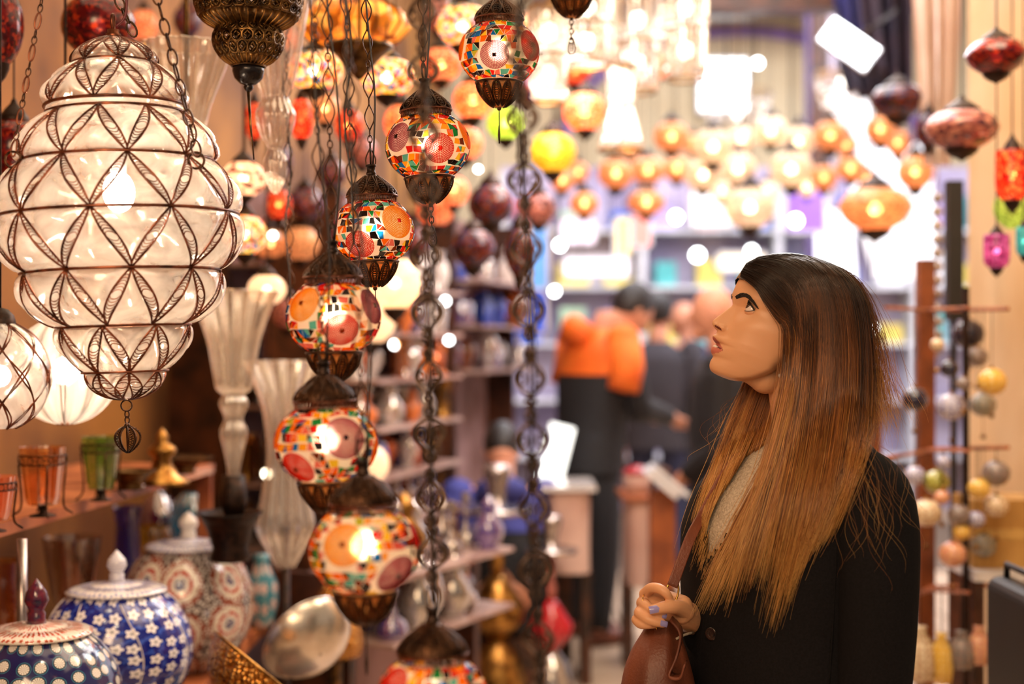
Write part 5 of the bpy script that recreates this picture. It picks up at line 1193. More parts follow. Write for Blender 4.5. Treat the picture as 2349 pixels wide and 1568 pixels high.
SHD = {'amber': shade('amber_shade', S(238, 166, 106), .46, .6), 'pale': shade('pale_shade', S(255, 220, 186), .62, .5), 'red': shade('red_shade', S(230, 60, 30), .45, .65, [S(150, 20, 16), S(240, 70, 30), S(255, 150, 80), S(200, 40, 30)]),
       'multi': shade('multi_shade', S(255, 200, 120), .75, .6, MULTI, 8), 'orange': shade('orange_shade', S(255, 130, 60), .6, .55, [S(255, 110, 50), S(255, 180, 110), S(230, 60, 40), S(255, 210, 160)]), 'yellow': shade('yellow_shade', S(250, 196, 40), .55, .7),
       'green': shade('green_shade', S(190, 214, 90), .65, .6), 'darkred': shade('dark_red_shade', S(110, 14, 14), .10, .92, [S(60, 8, 14), S(110, 14, 14), S(150, 40, 16), S(80, 10, 12)], 9), 'white': shade('white_shade', S(255, 222, 182), .8, .75, [S(255, 226, 190), S(255, 218, 176)]),
       'star': shade('star_shade', S(255, 215, 180), .7, .7, [S(255, 216, 180), S(90, 40, 30), S(255, 226, 196), S(255, 200, 170)], 5), 'purple': shade('purple_shade', S(176, 70, 130), .4, .7, [S(120, 40, 90), S(200, 100, 160), S(170, 60, 120)], 6), 'dark': shade('dark_blue_red_shade', S(70, 36, 30), .05, .93, [S(50, 26, 34), S(120, 46, 26), S(60, 50, 90), S(56, 24, 18)], 7),
       'teal': shade('teal_shade', S(60, 170, 170), .4, .7), 'pink': shade('rosy_brown_shade', S(150, 84, 76), .05, .95, [S(150, 84, 76), S(90, 50, 56), S(190, 120, 100)], 6)}
BULB2 = glow('small_bulb', (1, .86, .66), 26)
PROF = {'onion': [(.30, 1.0), (.62, .84), (.90, .5), (1.0, .1), (.95, -.3), (.72, -.66), (.42, -.9), (.25, -1.0)],
        'wide': [(.35, 1.0), (.75, .8), (1.0, .3), (1.0, 0), (.8, -.5), (.45, -.85), (.25, -1.0)],
        'drum': [(.8, 1.0), (.86, .8), (.86, -.4), (.7, -.75), (.3, -1)]}
UM = {}
def far_lamp(x, y, rx, ry, D, sty, label, group=None, shape='onion', bulb=True, cap=True, light=0, name='hanging_lantern', cordto=None):
    k = D / FPX; o = P(x, y, D); t = thing(name, label, 'lantern', o, group=group); sc = (rx * k, rx * k, ry * k)
    key = (shape, sty)
    if key not in UM:
        m = MB(); pr = catmull([(a, b, 0) for a, b in PROF[shape]], 14); m.lathe([(max(.01, a), b) for a, b, _ in pr], 24, cap=False); UM[key] = m.mesh('shade', SHD[sty])
        if 'cap' not in UM:
            m = MB(); m.lathe([(.08, 1.62), (.12, 1.5), (.26, 1.36), (.46, 1.12), (.52, 1.02), (.50, .92)], 18, cap=False); m.lathe([(.03, 1.75), (.05, 1.62)], 8); UM['cap'] = m.mesh('cap', darkbronze)
            m = MB(); m.lathe([(.46, -.86), (.44, -1.0), (.30, -1.2), (.1, -1.36), (.02, -1.45)], 18, cap=False); UM['bas'] = m.mesh('base_cup', darkbronze)
            m = MB(); m.sph((0, 0, 0), 1, 10, 8); UM['bulb'] = m.mesh('bulb', BULB2)
            m = MB(); m.tube([(0, 0, 0), (0, 0, 1)], 1, 5); UM['cord'] = m.mesh('cord', darkbronze)
    mobj('shade', UM[key], t, scale=sc)
    if cap: mobj('cap', UM['cap'], t, scale=sc); mobj('base_cup', UM['bas'], t, scale=sc)
    if bulb: mobj('bulb', UM['bulb'], t, (0, -.0, .05 * ry * k), scale=min(.024, .20 * rx * k))
    top = cordto if cordto else (2.64 if D < 4.4 else 5.99)
    z0 = ry * k * (1.6 if cap else 1.0); mobj('cord', UM['cord'], t, (0, 0, z0), scale=((.0022 if D < 4.4 else .0013),) * 2 + (top - o.z - z0,))
    if light: lamp_point('lantern_light', (0, 0, 0), light, (1, .7, .42), .04, t)
    return t
G1 = 'small amber lanterns glowing far down the passage'
AMB = [(1540, 315, 42, 40, 7.5, 'amber'), (1635, 338, 48, 46, 7.8, 'pale'), (1768, 302, 40, 38, 8.4, 'pale'), (1832, 325, 38, 40, 8.0, 'pale'), (1485, 392, 42, 36, 8.2, 'amber'), (1552, 388, 36, 32, 8.8, 'amber'), (1612, 402, 44, 40, 8.0, 'pale'), (1692, 388, 44, 42, 8.6, 'pale'),
       (1815, 390, 50, 48, 7.6, 'pale'), (1720, 478, 60, 54, 7.0, 'pale'), (1482, 465, 44, 34, 7.4, 'amber'), (1340, 468, 34, 32, 6.6, 'amber'), (1290, 415, 30, 30, 7.2, 'amber'), (1326, 396, 26, 28, 7.8, 'amber'), (1412, 400, 42, 40, 7.0, 'amber'), (1905, 312, 40, 40, 7.2, 'amber'), (1942, 334, 26, 30, 7.9, 'amber'),
       (2020, 298, 36, 38, 6.6, 'amber'), (2060, 328, 30, 34, 7.0, 'amber'), (1890, 408, 32, 34, 7.6, 'amber'), (1952, 388, 34, 32, 7.1, 'amber'), (1988, 410, 22, 24, 7.7, 'amber'), (2100, 396, 42, 44, 6.2, 'amber'), (1700, 320, 34, 34, 9.2, 'pale'), (1655, 440, 26, 28, 9.4, 'pale'), (1445, 340, 26, 26, 9.0, 'amber'), (1590, 330, 24, 26, 8.6, 'amber'), (1760, 440, 26, 28, 9.3, 'pale'), (1850, 430, 24, 26, 9.0, 'pale')]
HINT = ['over the orange jacket man', 'right of the crystal drums', 'high by the bright end window', 'near the white pillar', 'low beside the cone chandelier', 'small and low, second row', 'in the middle of the cluster', 'in the middle of the cluster, slightly right', 'right above the woman\'s hair, hazy', 'largest hazy one above the woman\'s head', 'lowest above the grey coated man', 'lowest on the left, above blue cloth', 'leftmost beside the yellow lantern', 'tiny one by the yellow lantern', 'between the yellow lantern and crystal cone', 'left one of a touching pair above the woman', 'right one of a touching pair above the woman', 'upper one of the right hand group', 'right below the upper one of the right group', 'left end of the row over the diamond lantern', 'middle of the row over the diamond lantern', 'right end of the row over the diamond lantern', 'rightmost, in front of the white banner', 'faint one behind the top row', 'faint one in the low middle', 'faint one left of the top row', 'faint small one in the top row', 'faint low one on the right', 'faint one left of the purple sign']
for (x, y, rx, ry, D, st), h in zip(AMB, HINT): far_lamp(x, y, rx * .98, ry * .9, D, st, f'glowing {"amber" if st == "amber" else "pale gold"} hanging lantern, {h}', G1)
far_lamp(2008, 482, 82, 52, 5.6, 'amber', 'wide amber diamond shaped lantern hanging above the woman\'s head, right', shape='wide', light=1.5)
far_lamp(1342, 258, 50, 46, 5.2, 'orange', 'large orange lantern glowing below the crystal drums', light=1.5); far_lamp(1318, 165, 38, 34, 5.6, 'red', 'dark red lantern above the large orange one'); far_lamp(1505, 152, 30, 34, 5.8, 'orange', 'round orange lantern between two crystal drums')
far_lamp(1268, 352, 54, 48, 5.25, 'yellow', 'yellow glass lantern behind the long filigree chain'); far_lamp(1160, 285, 44, 40, 4.3, 'green', 'yellow-green lantern under the topmost mosaic lantern', light=1)
far_lamp(722, 165, 66, 46, 3.5, 'multi', 'blurred multicolour mosaic lantern left of the brass cone', shape='wide', light=2); far_lamp(888, 180, 64, 46, 3.5, 'multi', 'blurred multicolour mosaic lantern right of the brass cone', shape='wide', light=2)
far_lamp(1062, 62, 62, 50, 3.9, 'multi', 'blurred mosaic lantern left of the topmost sharp lantern', shape='wide', light=2); far_lamp(1012, 150, 46, 40, 4.3, 'orange', 'orange lantern above the second sharp mosaic lantern'); far_lamp(1085, 232, 46, 44, 4.4, 'orange', 'orange lantern between first and second sharp mosaic lanterns', light=1)
far_lamp(925, 285, 44, 44, 4.4, 'orange', 'orange lantern left of the second sharp mosaic lantern', light=1); far_lamp(1065, 330, 44, 40, 4.6, 'orange', 'orange lantern low right of the second sharp mosaic lantern'); far_lamp(800, 290, 34, 38, 4.4, 'red', 'red lantern behind the bundle of hanging chains')
far_lamp(692, 275, 28, 50, 3.8, 'red', 'tall bright red glass lantern left of the cables', bulb=False, light=.6); far_lamp(584, 280, 24, 46, 4.0, 'red', 'narrow red glass lantern behind the drop rod', bulb=False)
far_lamp(760, 400, 34, 34, 4.5, 'dark', 'dark unlit lantern behind the cables above the third sharp lantern'); far_lamp(640, 470, 30, 36, 4.4, 'red', 'small red lantern deep behind the big lantern and cables')
far_lamp(226, 62, 84, 74, 3.0, 'darkred', 'dark red mosaic globe behind the crown of the big lantern', light=.25); far_lamp(-5, 62, 58, 96, 2.8, 'darkred', 'dark red and orange mosaic globe at the top left corner', bulb=False)
far_lamp(32, 345, 66, 72, 3.0, 'darkred', 'dark red mosaic lantern with wide metal cap behind the left chain', bulb=False, light=.1); far_lamp(558, 412, 52, 42, 3.7, 'star', 'cream star patterned lantern right of the big lantern', light=1); far_lamp(562, 540, 50, 48, 3.7, 'multi', 'multicolour flowered lantern under the star patterned one', light=1)
far_lamp(905, 652, 62, 62, 4.2, 'white', 'creamy white lit globe right of the third sharp lantern', light=1.5); far_lamp(852, 735, 56, 56, 4.6, 'white', 'creamy white globe half hidden by the fourth sharp lantern'); far_lamp(845, 1066, 48, 46, 4.4, 'white', 'cream globe behind the fifth sharp lantern', bulb=False); far_lamp(612, 665, 44, 36, 4.0, 'white', 'small white glass globe above the tall trumpet vase')
far_lamp(1126, 470, 52, 48, 4.7, 'dark', 'dark red disc patterned lantern left of the long chain', bulb=False); far_lamp(1085, 572, 50, 46, 4.9, 'dark', 'dark pointed unlit lantern below the disc patterned one', bulb=False, shape='wide'); far_lamp(1192, 580, 34, 60, 4.6, 'dark', 'narrow dark lantern behind the long filigree chain', bulb=False); far_lamp(1040, 440, 36, 36, 5.2, 'orange', 'deep orange lantern behind the leaf pendant')
far_lamp(2285, 132, 68, 42, 3.6, 'darkred', 'dark red mosaic lantern at the top right corner', shape='wide', light=.2); far_lamp(2206, 300, 82, 48, 3.9, 'pink', 'large unlit rosy brown lantern with brass top on the right', shape='wide', bulb=False)
far_lamp(2322, 405, 44, 60, 3.8, 'red', 'dark capped lantern with red glass at the right edge', shape='drum', light=.6); far_lamp(2322, 478, 42, 46, 3.95, 'green', 'green glass lantern just under the red one at the right edge', bulb=False, cap=False); far_lamp(2286, 578, 34, 40, 3.8, 'purple', 'small purple glass lantern near the right wall', shape='drum', light=.5)
far_lamp(2348, 555, 20, 34, 3.7, 'teal', 'teal glass lantern cut by the right edge', shape='drum')
far_lamp(2060, 235, 62, 40, 5.4, 'dark', 'dark lacy lantern hanging near the white banner', bulb=False, shape='wide'); far_lamp(2130, 300, 30, 40, 5.2, 'dark', 'dark lantern left of the large rosy brown one', bulb=False)
# more unlit lanterns crowding the shop ceiling, behind
rr = random.Random(21)
CR = [(430, 50), (395, 380), (650, 90), (640, 370), (700, 470), (745, 250), (780, 480), (830, 350), (1010, 40), (1000, 480), (955, 560), (690, 560), (620, 560), (130, 230), (330, 60), (660, 720), (1230, 60), (1210, 200), (1235, 480)]
WHERE = ['above the clear trumpet shade', 'right of the big lantern shoulder', 'right of the brass lantern', 'by the glass arm tip', 'left of the cables, mid height', 'behind cables under the mosaic glow', 'left of the third sharp lantern', 'right of the brass cone, lower', 'between two glowing mosaics at top', 'below the second sharp lantern, left', 'right of the third sharp lantern', 'left of the third sharp lantern, lower', 'right of the flowered lantern', 'behind the left chain of the big lantern', 'right of the big lantern crown', 'above the second trumpet vase', 'left of the crystal drums, top', 'left of the crystal drums, lower', 'under the yellow lantern']
for (x, y), w_ in zip(CR, WHERE):
    far_lamp(x, y, rr.uniform(30, 44), rr.uniform(30, 42), rr.uniform(4.6, 5.6), rr.choice(['dark', 'pink', 'amber', 'dark', 'orange']), f'dim blurred lantern {w_}', 'dim lanterns crowding the shop ceiling', bulb=rr.random() < .5)
# gold glass dome and brass cone, top centre
o = P(812, 58, 3.6); t = thing('gold_glass_dome', 'big golden ribbed glass dome at the top edge between the cables', 'lantern', o); k = 3.6 / FPX
m = MB(); m.lathe([(20 * k, 62 * k), (70 * k, 54 * k), (118 * k, 24 * k), (128 * k, -4 * k), (100 * k, -36 * k), (40 * k, -52 * k)], 60, flute=.05, nf=15, cap=False); m.obj('ribbed_glass', shade('gold_dome_glass', S(235, 160, 50), .45, .75, [S(150, 90, 26), S(240, 170, 60), S(255, 205, 100), S(200, 130, 40)], 22), t)
for q in range(12): a = q * PI / 6; m = MB(); m.tube([(r_ * k * math.cos(a), r_ * k * math.sin(a), z_ * k) for r_, z_ in ((22, 64), (72, 56), (121, 25), (131, -4), (103, -37), (42, -54))], .003, 5); m.obj('brass_rib', brassdark, t)
m = MB(); m.tube([(0, 0, 60 * k), (0, 0, 2.64 - o.z)], .006, 8); m.obj('stem', brassdark, t); lamp_point('dome_light', (0, 0, 0), 3, (1, .72, .36), .05, t)
o = P(824, 128, 3.3); t = thing('brass_cone', 'wide brass funnel hanging under the golden dome', 'lamp part', o); k = 3.3 / FPX
m = MB(); m.lathe([(78 * k, 24 * k), (80 * k, 16 * k), (52 * k, -4 * k), (24 * k, -36 * k), (8 * k, -52 * k), (2 * k, -56 * k)], 32); m.obj('funnel', brassdark, t); m = MB(); m.tube([(0, 0, 20 * k), (0, 0, 2.64 - o.z)], .004, 6); m.obj('stem', brassdark, t)
# ================================================================== crystal drums
cryst = thin_glass('crystal_rods', (1, .97, .94), .22, (1, .92, .86), .3, .04); bulbw = glow('chandelier_bulb', (1, .93, .82), 5)
def drum(x, ytop, ybot, rtop, rbot, D, label, n=26, waist=None):
    k = D / FPX; o = P(x, ytop, D); t = thing('crystal_chandelier', label, 'chandelier', o); H = (ybot - ytop) * k
    f = lambda u: ((rtop + (rbot - rtop) * u) if waist is None else np.interp(u, [0, .5, 1], [rtop, waist, rbot])) * k
    for u in (0, .5, 1): m = MB(); m.tube([(f(u) * math.cos(a), f(u) * math.sin(a), -H * u) for a in np.arange(24) * PI / 12], .006, 5, closed=True); m.obj('ring', brass, t)
    for part_ in (0, 1):
        r0, r1 = f(.5 * part_) * 1.0, f(.5 * part_ + .5)
        m = MB(); L = H * .46; m.tube([(0, 0, 0), (0, 0, -L * .8), (0, 0, -L * .9), (0, 0, -L)], [.0065, .0065, .010, .003], 5); rod = m.mesh('crystal_rod', cryst, False)
        for q in range(n): a = 2 * PI * (q + .5 * part_) / n; mobj('crystal_rod', rod, t, (r0 * math.cos(a), r0 * math.sin(a), -H * .5 * part_), (0, -math.atan2(r1 - r0, H * .5), a))
    for u in (.25, .7): m = MB(); m.sph((0, 0, -H * u), .028, 10, 8); m.obj('bulb', bulbw, t)
    lamp_point('chandelier_light', (0, 0, -H * .4), 1.1, (1, .90, .78), .05, t)
    m = MB(); m.tube([(0, 0, 0), (0, 0, 5.99 - o.z)], .005, 6); m.obj('stem', brass, t)
    m = MB(); m.box((0, 0, 0), (2 * f(0), .01, .012)).box((0, 0, 0), (.01, 2 * f(0), .012)); m.obj('crossbar', brass, t)
drum(1258, 20, 235, 48, 36, 4.6, 'long crystal rod drum right of the topmost mosaic lantern'); drum(1345, -30, 150, 62, 58, 4.9, 'wide crystal drum behind the leaf pendant at the top'); drum(1425, 150, 345, 34, 52, 5.0, 'flared crystal rod cone hanging lowest of the crystal lights', 26, 26)
drum(1462, -10, 210, 60, 44, 5.4, 'crystal drum above the flared crystal cone'); drum(1572, -40, 182, 52, 44, 5.2, 'rightmost crystal rod drum at the top edge'); drum(1690, 215, 285, 80, 60, 11.0, 'greyish crystal ring chandelier under the bright window'); drum(1930, 170, 250, 62, 40, 8.6, 'white crystal chandelier below the tilted floodlight')
# ================================================================== lights and signs of the hall
flo = glow('floodlight_tube', (.92, .96, 1), 9)
o = P(1948, 100, 6.5); t = thing('floodlight', 'bright tilted white floodlight near the top right', 'light', o, (0, math.radians(37), math.radians(-12))); k = 6.5 / FPX
m = MB(); m.box((0, 0, 0), (124 * k, .02, 56 * k)); m.obj('lit_panel', flo, t, smooth=False); m = MB(); m.box((0, .04, 0), (132 * k, .05, 64 * k)); m.obj('housing', white, t, smooth=False); m = MB(); m.tube([(0, .05, 0), (.05, .3, .3)], .012, 6); m.obj('bracket', darkbronze, t); m = MB(); c0_ = t.rotation_euler.to_matrix().transposed() @ Vector((0, 0, 5.99 - o.z)); m.tube([(.05, .3, .3), c0_], .008, 6); m.obj('drop_pole', darkbronze, t)
spot = glow('spot_disc', (.97, 1, .98), 14)
for x, y, r, D, h in ((1600, 585, 18, 9, 'left of the woman\'s forehead'), (1825, 506, 17, 9, 'below the purple sign'), (1724, 576, 15, 9, 'just above the woman\'s hairline'), (2090, 580, 17, 6.5, 'in front of the white banner'), (1284, 562, 15, 8, 'above the blue bottles'), (1551, 498, 16, 9, 'left of the white sign'), (1272, 668, 13, 8, 'beside the orange hood'), (2006, 752, 9, 6, 'right of the woman\'s crown'), (1097, 388, 9, 5, 'under the green lantern'), (1738, 145, 14, 8, 'by the bright end window'), (1022, 690, 11, 6, 'upper one in the glassware stall'), (1030, 780, 11, 6, 'lower one in the glassware stall'), (905, 790, 12, 5.6, 'left one in the glassware stall'), (640, 505, 10, 4.5, 'upper one right of the flowered lantern'), (626, 540, 12, 4.5, 'lower one right of the flowered lantern'), (612, 1086, 14, 4.6, 'by the foot of the tall trumpet vase')):
    t = thing('spotlight', f'small round white spotlight {h}', 'light', P(x, y, D)); k = D / FPX; m = MB(); m.sph((0, 0, 0), r * k * .72, 12, 8, (1, .5, 1)); m.obj('lit_disc', spot if D > 4.7 else glow('warm_spot_disc', (1, .88, .66), 12), t); m = MB(); m.lathe([(r * k * .8, .0), (r * k * .8, .05), (.01, .06)], 14, cap=False); q = m.obj('housing', white, t); q.rotation_euler = (-PI / 2, 0, 0)
    m = MB(); m.tube([(0, .05, 0), (0, .06, (2.64 if D < 4.4 else 5.99) - P(x, y, D).z)], .003, 5); m.obj('cord', darkbronze, t)
def panel(name, label, cat, x, y, w, h, D, mat, rz=0, th=.05, legs=False):
    k = D / FPX; t = thing(name, label, cat, P(x, y, D), (0, 0, rz)); m = MB(); m.box((0, 0, 0), (w * k, th, h * k)); m.obj('panel', mat, t, smooth=False)
    m = MB(); 
    for sx in (-1, 1): m.box((sx * w * k / 2, 0, 0), (.02, th * 1.3, h * k + .02))
    for sz in (-1, 1): m.box((0, 0, sz * h * k / 2), (w * k + .02, th * 1.3, .02))
    m.obj('frame', white, t, smooth=False)
    return t
lit = lambda n, c, s: glow(n, c, s)
def hung(t, x, y, h, D):
    m = MB(); z = h * D / FPX / 2
    for s_ in (-.1, .1): m.tube([(s_, 0, z), (s_, 0, 5.99 - P(x, y, D).z)], .004, 5)
    m.obj('hanger', darkbronze, t)
for nm, lb, x, y, w, h, D, mt in (('sign', 'plain white lit sign above the crowd', 1632, 478, 98, 82, 9.6, lit('white_sign', (.96, .96, 1), .95)), ('sign', 'purple lit sign right of the white one', 1846, 478, 92, 110, 9.8, lit('purple_sign', S(140, 100, 190), .7)),
        ('sign', 'lavender white lit shop sign over the men', 1368, 612, 150, 46, 9.5, lit('lavender_sign', (.92, .88, 1), 1.1)), ('sign', 'yellow box made to glow in the far shop', 1428, 545, 36, 92, 9.7, lit('yellow_box_glow', S(250, 220, 130), .85)), ('sign', 'coral red box made to glow in the far shop', 1470, 530, 44, 74, 9.8, lit('coral_box_glow', S(250, 140, 130), .8)),  # yellow and coral boxes, brightness put in as emission
        ('sign', 'white and pink box made to glow in the far shop', 1325, 530, 80, 56, 9.9, lit('pinkish_box_glow', S(250, 225, 245), .9)), ('sign', 'pale yellow lit fascia behind the woman\'s forehead', 1700, 600, 110, 40, 10.2, lit('pale_yellow_sign', S(255, 246, 215), .9)), ('sign', 'light blue cloth banner made to glow beside the spotlights', 1236, 590, 44, 150, 7.8, lit('blue_banner_glow', S(90, 160, 235), .6)), ('sign', 'deep blue cloth banner made to glow under the light blue one', 1236, 712, 36, 110, 8.0, lit('deep_blue_banner_glow', S(40, 90, 215), .55))):  # pink-white box and blue cloth get their brightness from emission too
    t = panel(nm, lb, 'sign', x, y, w, h, D, mt); hung(t, x, y, h, D)
# pale cloth banners, brightness put in as their own glow, hanging on the right of the hall
ban = lit('banner_cloth_glow', (.95, .96, 1), .75)
for q, (x0, y0, x1, y1, w, D, lb) in enumerate(((1935, 200, 1990, 330, 90, 9.0, 'short white hanging cloth below the floodlight'), (1990, 330, 2075, 640, 130, 9.4, 'long white hanging cloth behind the diamond lantern'), (2110, 330, 2110, 640, 70, 8.6, 'narrow white cloth strip left of the right hand pillar'), (1915, 480, 1925, 760, 90, 10.4, 'pale cloth hanging behind the woman\'s crown'))):
    k = D / FPX; o = P(x0, y0, D); t = thing('hanging_cloth', lb, 'cloth', o); V = []
    for u in np.linspace(0, 1, 14): c_ = P(x0 + (x1 - x0) * u, y0 + (y1 - y0) * u, D) - o; V.append([tuple(c_ + Vector((w * k * (s_ - .5), .05 * math.sin(s_ * 14 + u * 2), 0))) for s_ in np.linspace(0, 1, 30)])
    m = MB(); m.grid(V); m.obj('cloth', ban, t); m = MB(); m.tube([(-w * k / 2, 0, 0), (w * k / 2, 0, 0)], .015, 6); m.tube([(0, 0, 0), (0, 0, 5.99 - o.z)], .006, 5); m.obj('rod', darkbronze, t)
# shop fronts and shelves across the end of the hall
sf = pbr('shopfront_paint', S(196, 184, 205), S(150, 138, 170), rough=.6, scale=2); bx = random.Random(5)
t = thing('shop_front', 'pale lavender shop front with shelves of boxes at the end of the hall', 'shop', (2.15, 12.6, 0))
m = MB(); m.box((0, .3, 1.55), (4.5, .08, 3.1)); m.obj('back_panel', sf, t, smooth=False)
for z in (.5, 1.0, 1.5, 2.0, 2.5): m = MB(); m.box((0, .1, z), (4.5, .36, .03)); m.obj('shelf_board', white, t, smooth=False)
for xx in (-2.22, -1.0, .2, 1.4, 2.22): m = MB(); m.box((xx, .1, 1.5), (.06, .4, 3.0)); m.obj('upright', white, t, smooth=False)
BC = [('white', S(245, 245, 250)), ('lilac', S(190, 170, 225)), ('yellow', S(245, 220, 110)), ('blue', S(60, 110, 220)), ('red', S(220, 90, 90)), ('teal', S(90, 190, 190)), ('pale green', S(190, 225, 190))]
BM = {n: pbr('carton_' + n.replace(' ', '_'), c, rough=.6) for n, c in BC}
boxm = {n: MB().box((0, 0, .13), (.24, .2, .26)).mesh('box', BM[n], False) for n, c in BC}
NUM = ['first', 'second', 'third', 'fourth', 'fifth', 'sixth', 'seventh', 'eighth', 'ninth', 'tenth', 'eleventh', 'twelfth', 'thirteenth', 'fourteenth', 'fifteenth', 'sixteenth']
for row, z in enumerate((2.515, 2.015, 1.515)):
    for q in range(11):
        n, c = bx.choice(BC); o_ = mobj('carton', boxm[n], None, (2.15 - 2.0 + q * .4 + bx.uniform(-.03, .03), 12.68, z), scale=(bx.uniform(.7, 1.2), 1, bx.uniform(.6, 1.2))); tag(o_, f'{n} carton, {NUM[q]} from left on shelf {["top", "second", "third"][row]} of far shop', 'box', 'cartons on the far shop shelves')
# ================================================================== people in the hall
HAIRB = pbr('dark_hair', S(30, 24, 24), rough=.5); SKB = pbr('skin_far', S(214, 150, 118), S(196, 130, 100), rough=.5)
def figure(label, loc, face, H, jacket, trousers, lean=0, nod=0, arm=((.0, -.1, -.62), (.0, -.1, -.62)), hair=HAIRB, skin=SKB, bald=False, jacket2=None, bulk=1, sit=False, drop=0):
    """a standing person; face = heading (radians, 0 = +X); arms: hand targets in the body frame (forward, side, down from the shoulder)"""
    t = thing('person', label, 'person', loc, (0, 0, face)); s = H / 1.75
    sh = Vector((math.sin(lean) * .55, 0, .92 + math.cos(lean) * .50)) * s; hip = Vector((0, 0, .93)) * s
    if sit: hip = Vector((0, 0, .42)) * s; sh = hip + Vector((math.sin(lean) * .5, 0, math.cos(lean) * .5)) * s
    b = MB(); neck = sh + Vector((.03 + lean * .12, 0, .10)) * s; hc = neck + Vector((.03 + .10 * math.sin(nod), 0, .13 * math.cos(nod) + .01)) * s
    hc = hc + Vector((drop * .9, 0, -drop)); R = Matrix.Rotation(nod, 3, 'Y')
    b.tube([sh - Vector((0, 0, .05)), neck, hc - Vector((0, 0, .04))], [.075 * s, .058 * s, .055 * s], 14)
    b.sph(hc, .105 * s, 18, 14, (.98, .76, 1.14), R); b.sph(hc + R @ Vector((.104, 0, -.015)) * s, .018 * s, 8, 6, (1, .7, 1.4), R); b.sph(hc + R @ Vector((.062, 0, -.085)) * s, .042 * s, 10, 8, (1, .9, .9), R)
    for q in (-1, 1): b.sph(hc + R @ Vector((-.01, q * .08, -.01)) * s, .024 * s, 8, 6, (.7, .3, 1.3), R)
    j = MB(); tr = MB(); shoe = MB()
    V = []
    for u in np.linspace(0, 1, 14):
        c_ = (hip - Vector((0, 0, .12)) * s).lerp(sh + Vector((0, 0, .06)) * s, u); w_ = np.interp(u, [0, .3, .6, .85, .95, 1], [.19, .18, .205, .215, .13, .07]) * s * bulk; d_ = np.interp(u, [0, .3, .6, .85, .95, 1], [.135, .13, .14, .12, .09, .06]) * s * bulk
        V.append([tuple(c_ + Vector((d_ * math.sin(a), w_ * math.cos(a), 0))) for a in np.arange(24) * PI / 12])
    j.grid(V, closed_v=True); j.add(V[0], [tuple(range(24))]); j.add(V[-1], [tuple(range(24))[::-1]])
    for q in (-1, 1):
        a = sh + Vector((0, q * .20 * bulk, 0)) * s; tg = arm[0 if q < 0 else 1]; hnd = a + Vector((tg[0], -q * tg[1] * 0 + (q * .04 if tg[0] < .1 else -q * .14), tg[2])) * s
        mid = (a + hnd) / 2; L = (hnd - a).length; bend = max(0, (.60 * s) ** 2 - L * L) ** .5 / 2; el = mid + Vector((-.5 * bend, q * .4 * bend, -.75 * bend))
        b.tube(catmull([sh, a, el, hnd], 14), .03 * s, 8); b.tube([hip, h_(q, s, hip), ], .08 * s, 10)
        j.tube(catmull([a, a.lerp(el, .5) , el, el.lerp(hnd, .5), hnd], 16), np.interp(np.linspace(0, 1, 16), [0, .5, 1], [.075 * s, .060 * s, .046 * s]), 12); j.sph(a, .076 * s, 12, 8)
        d = (hnd - el).normalized(); side = d.cross(Vector((0, 0, 1))).normalized() if abs(d.z) < .95 else Vector((0, 1, 0)); up = side.cross(d)
        b.tube([hnd - d * .02 * s, hnd + d * .04 * s, hnd + d * .085 * s], [.028 * s, .036 * s, .03 * s], 10)
        for f_ in range(4): o_ = side * ((f_ - 1.5) * .018 * s); b.tube([hnd + d * .075 * s + o_, hnd + d * (.12 + .008 * (1.5 - abs(f_ - 1.2))) * s + o_ - up * .008 * s, hnd + d * .15 * s + o_ - up * .03 * s], [.0095 * s, .009 * s, .007 * s], 6)
        b.tube([hnd + d * .02 * s + side * .03 * s, hnd + d * .06 * s + side * .055 * s, hnd + d * .10 * s + side * .055 * s], [.012 * s, .0105 * s, .008 * s], 6)
        h2 = hip + Vector((0, q * .10, -.02)) * s
        if sit: kn = h2 + Vector((.42, q * .04, .02)) * s; ft = kn + Vector((.04, 0, 0)) * s; ft.z = .08 * s
        else: kn = h2 + Vector((.03, q * .01, -.43)) * s; ft = Vector((-.02 if q < 0 else .04, q * .12, .09)) * s; ft.z = .09 * s
        tr.tube(catmull([h2 + Vector((0, 0, .08 if not sit else .0)) * s, h2, kn, ft], 14), np.interp(np.linspace(0, 1, 14), [0, .3, .66, 1], [.10 * s, .098 * s, .070 * s, .062 * s]), 14)
        b.tube([h2, kn, ft, ft - Vector((0, 0, .03))], [.06 * s, .045 * s, .036 * s, .04 * s], 10)
        shoe.tube(catmull([ft + Vector((-.06, 0, -.045)) * s, ft + Vector((.02, 0, -.035)) * s, ft + Vector((.12, 0, -.05)) * s, ft + Vector((.19, 0, -.06)) * s], 10), np.interp(np.linspace(0, 1, 10), [0, .4, 1], [.038 * s, .045 * s, .026 * s]), 12); shoe.obj('shoe', pbr('brown_shoe', S(120, 60, 34), rough=.4), t); shoe = MB()
    b.sph(hip, .14 * s, 12, 8, (.8, 1.1, .8)); b.tube([hip, sh], [.1 * s, .1 * s], 12)
    b.obj('body', skin, t); tr.obj('trousers', trousers, t); pass
    jo = j.obj('jacket', jacket, t)
    if jacket2:   # coloured yoke over shoulders and upper arms
        y_ = MB(); V = []
        for u in np.linspace(.68, 1, 8):
            c_ = (hip - Vector((0, 0, .12)) * s).lerp(sh + Vector((0, 0, .06)) * s, u); w_ = np.interp(u, [0, .3, .6, .85, .95, 1], [.19, .18, .205, .215, .13, .07]) * s * bulk + .006; d_ = np.interp(u, [0, .3, .6, .85, .95, 1], [.135, .13, .14, .12, .09, .06]) * s * bulk + .006
            V.append([tuple(c_ + Vector((d_ * math.sin(a), w_ * math.cos(a), 0))) for a in np.arange(24) * PI / 12])
        y_.grid(V, closed_v=True)
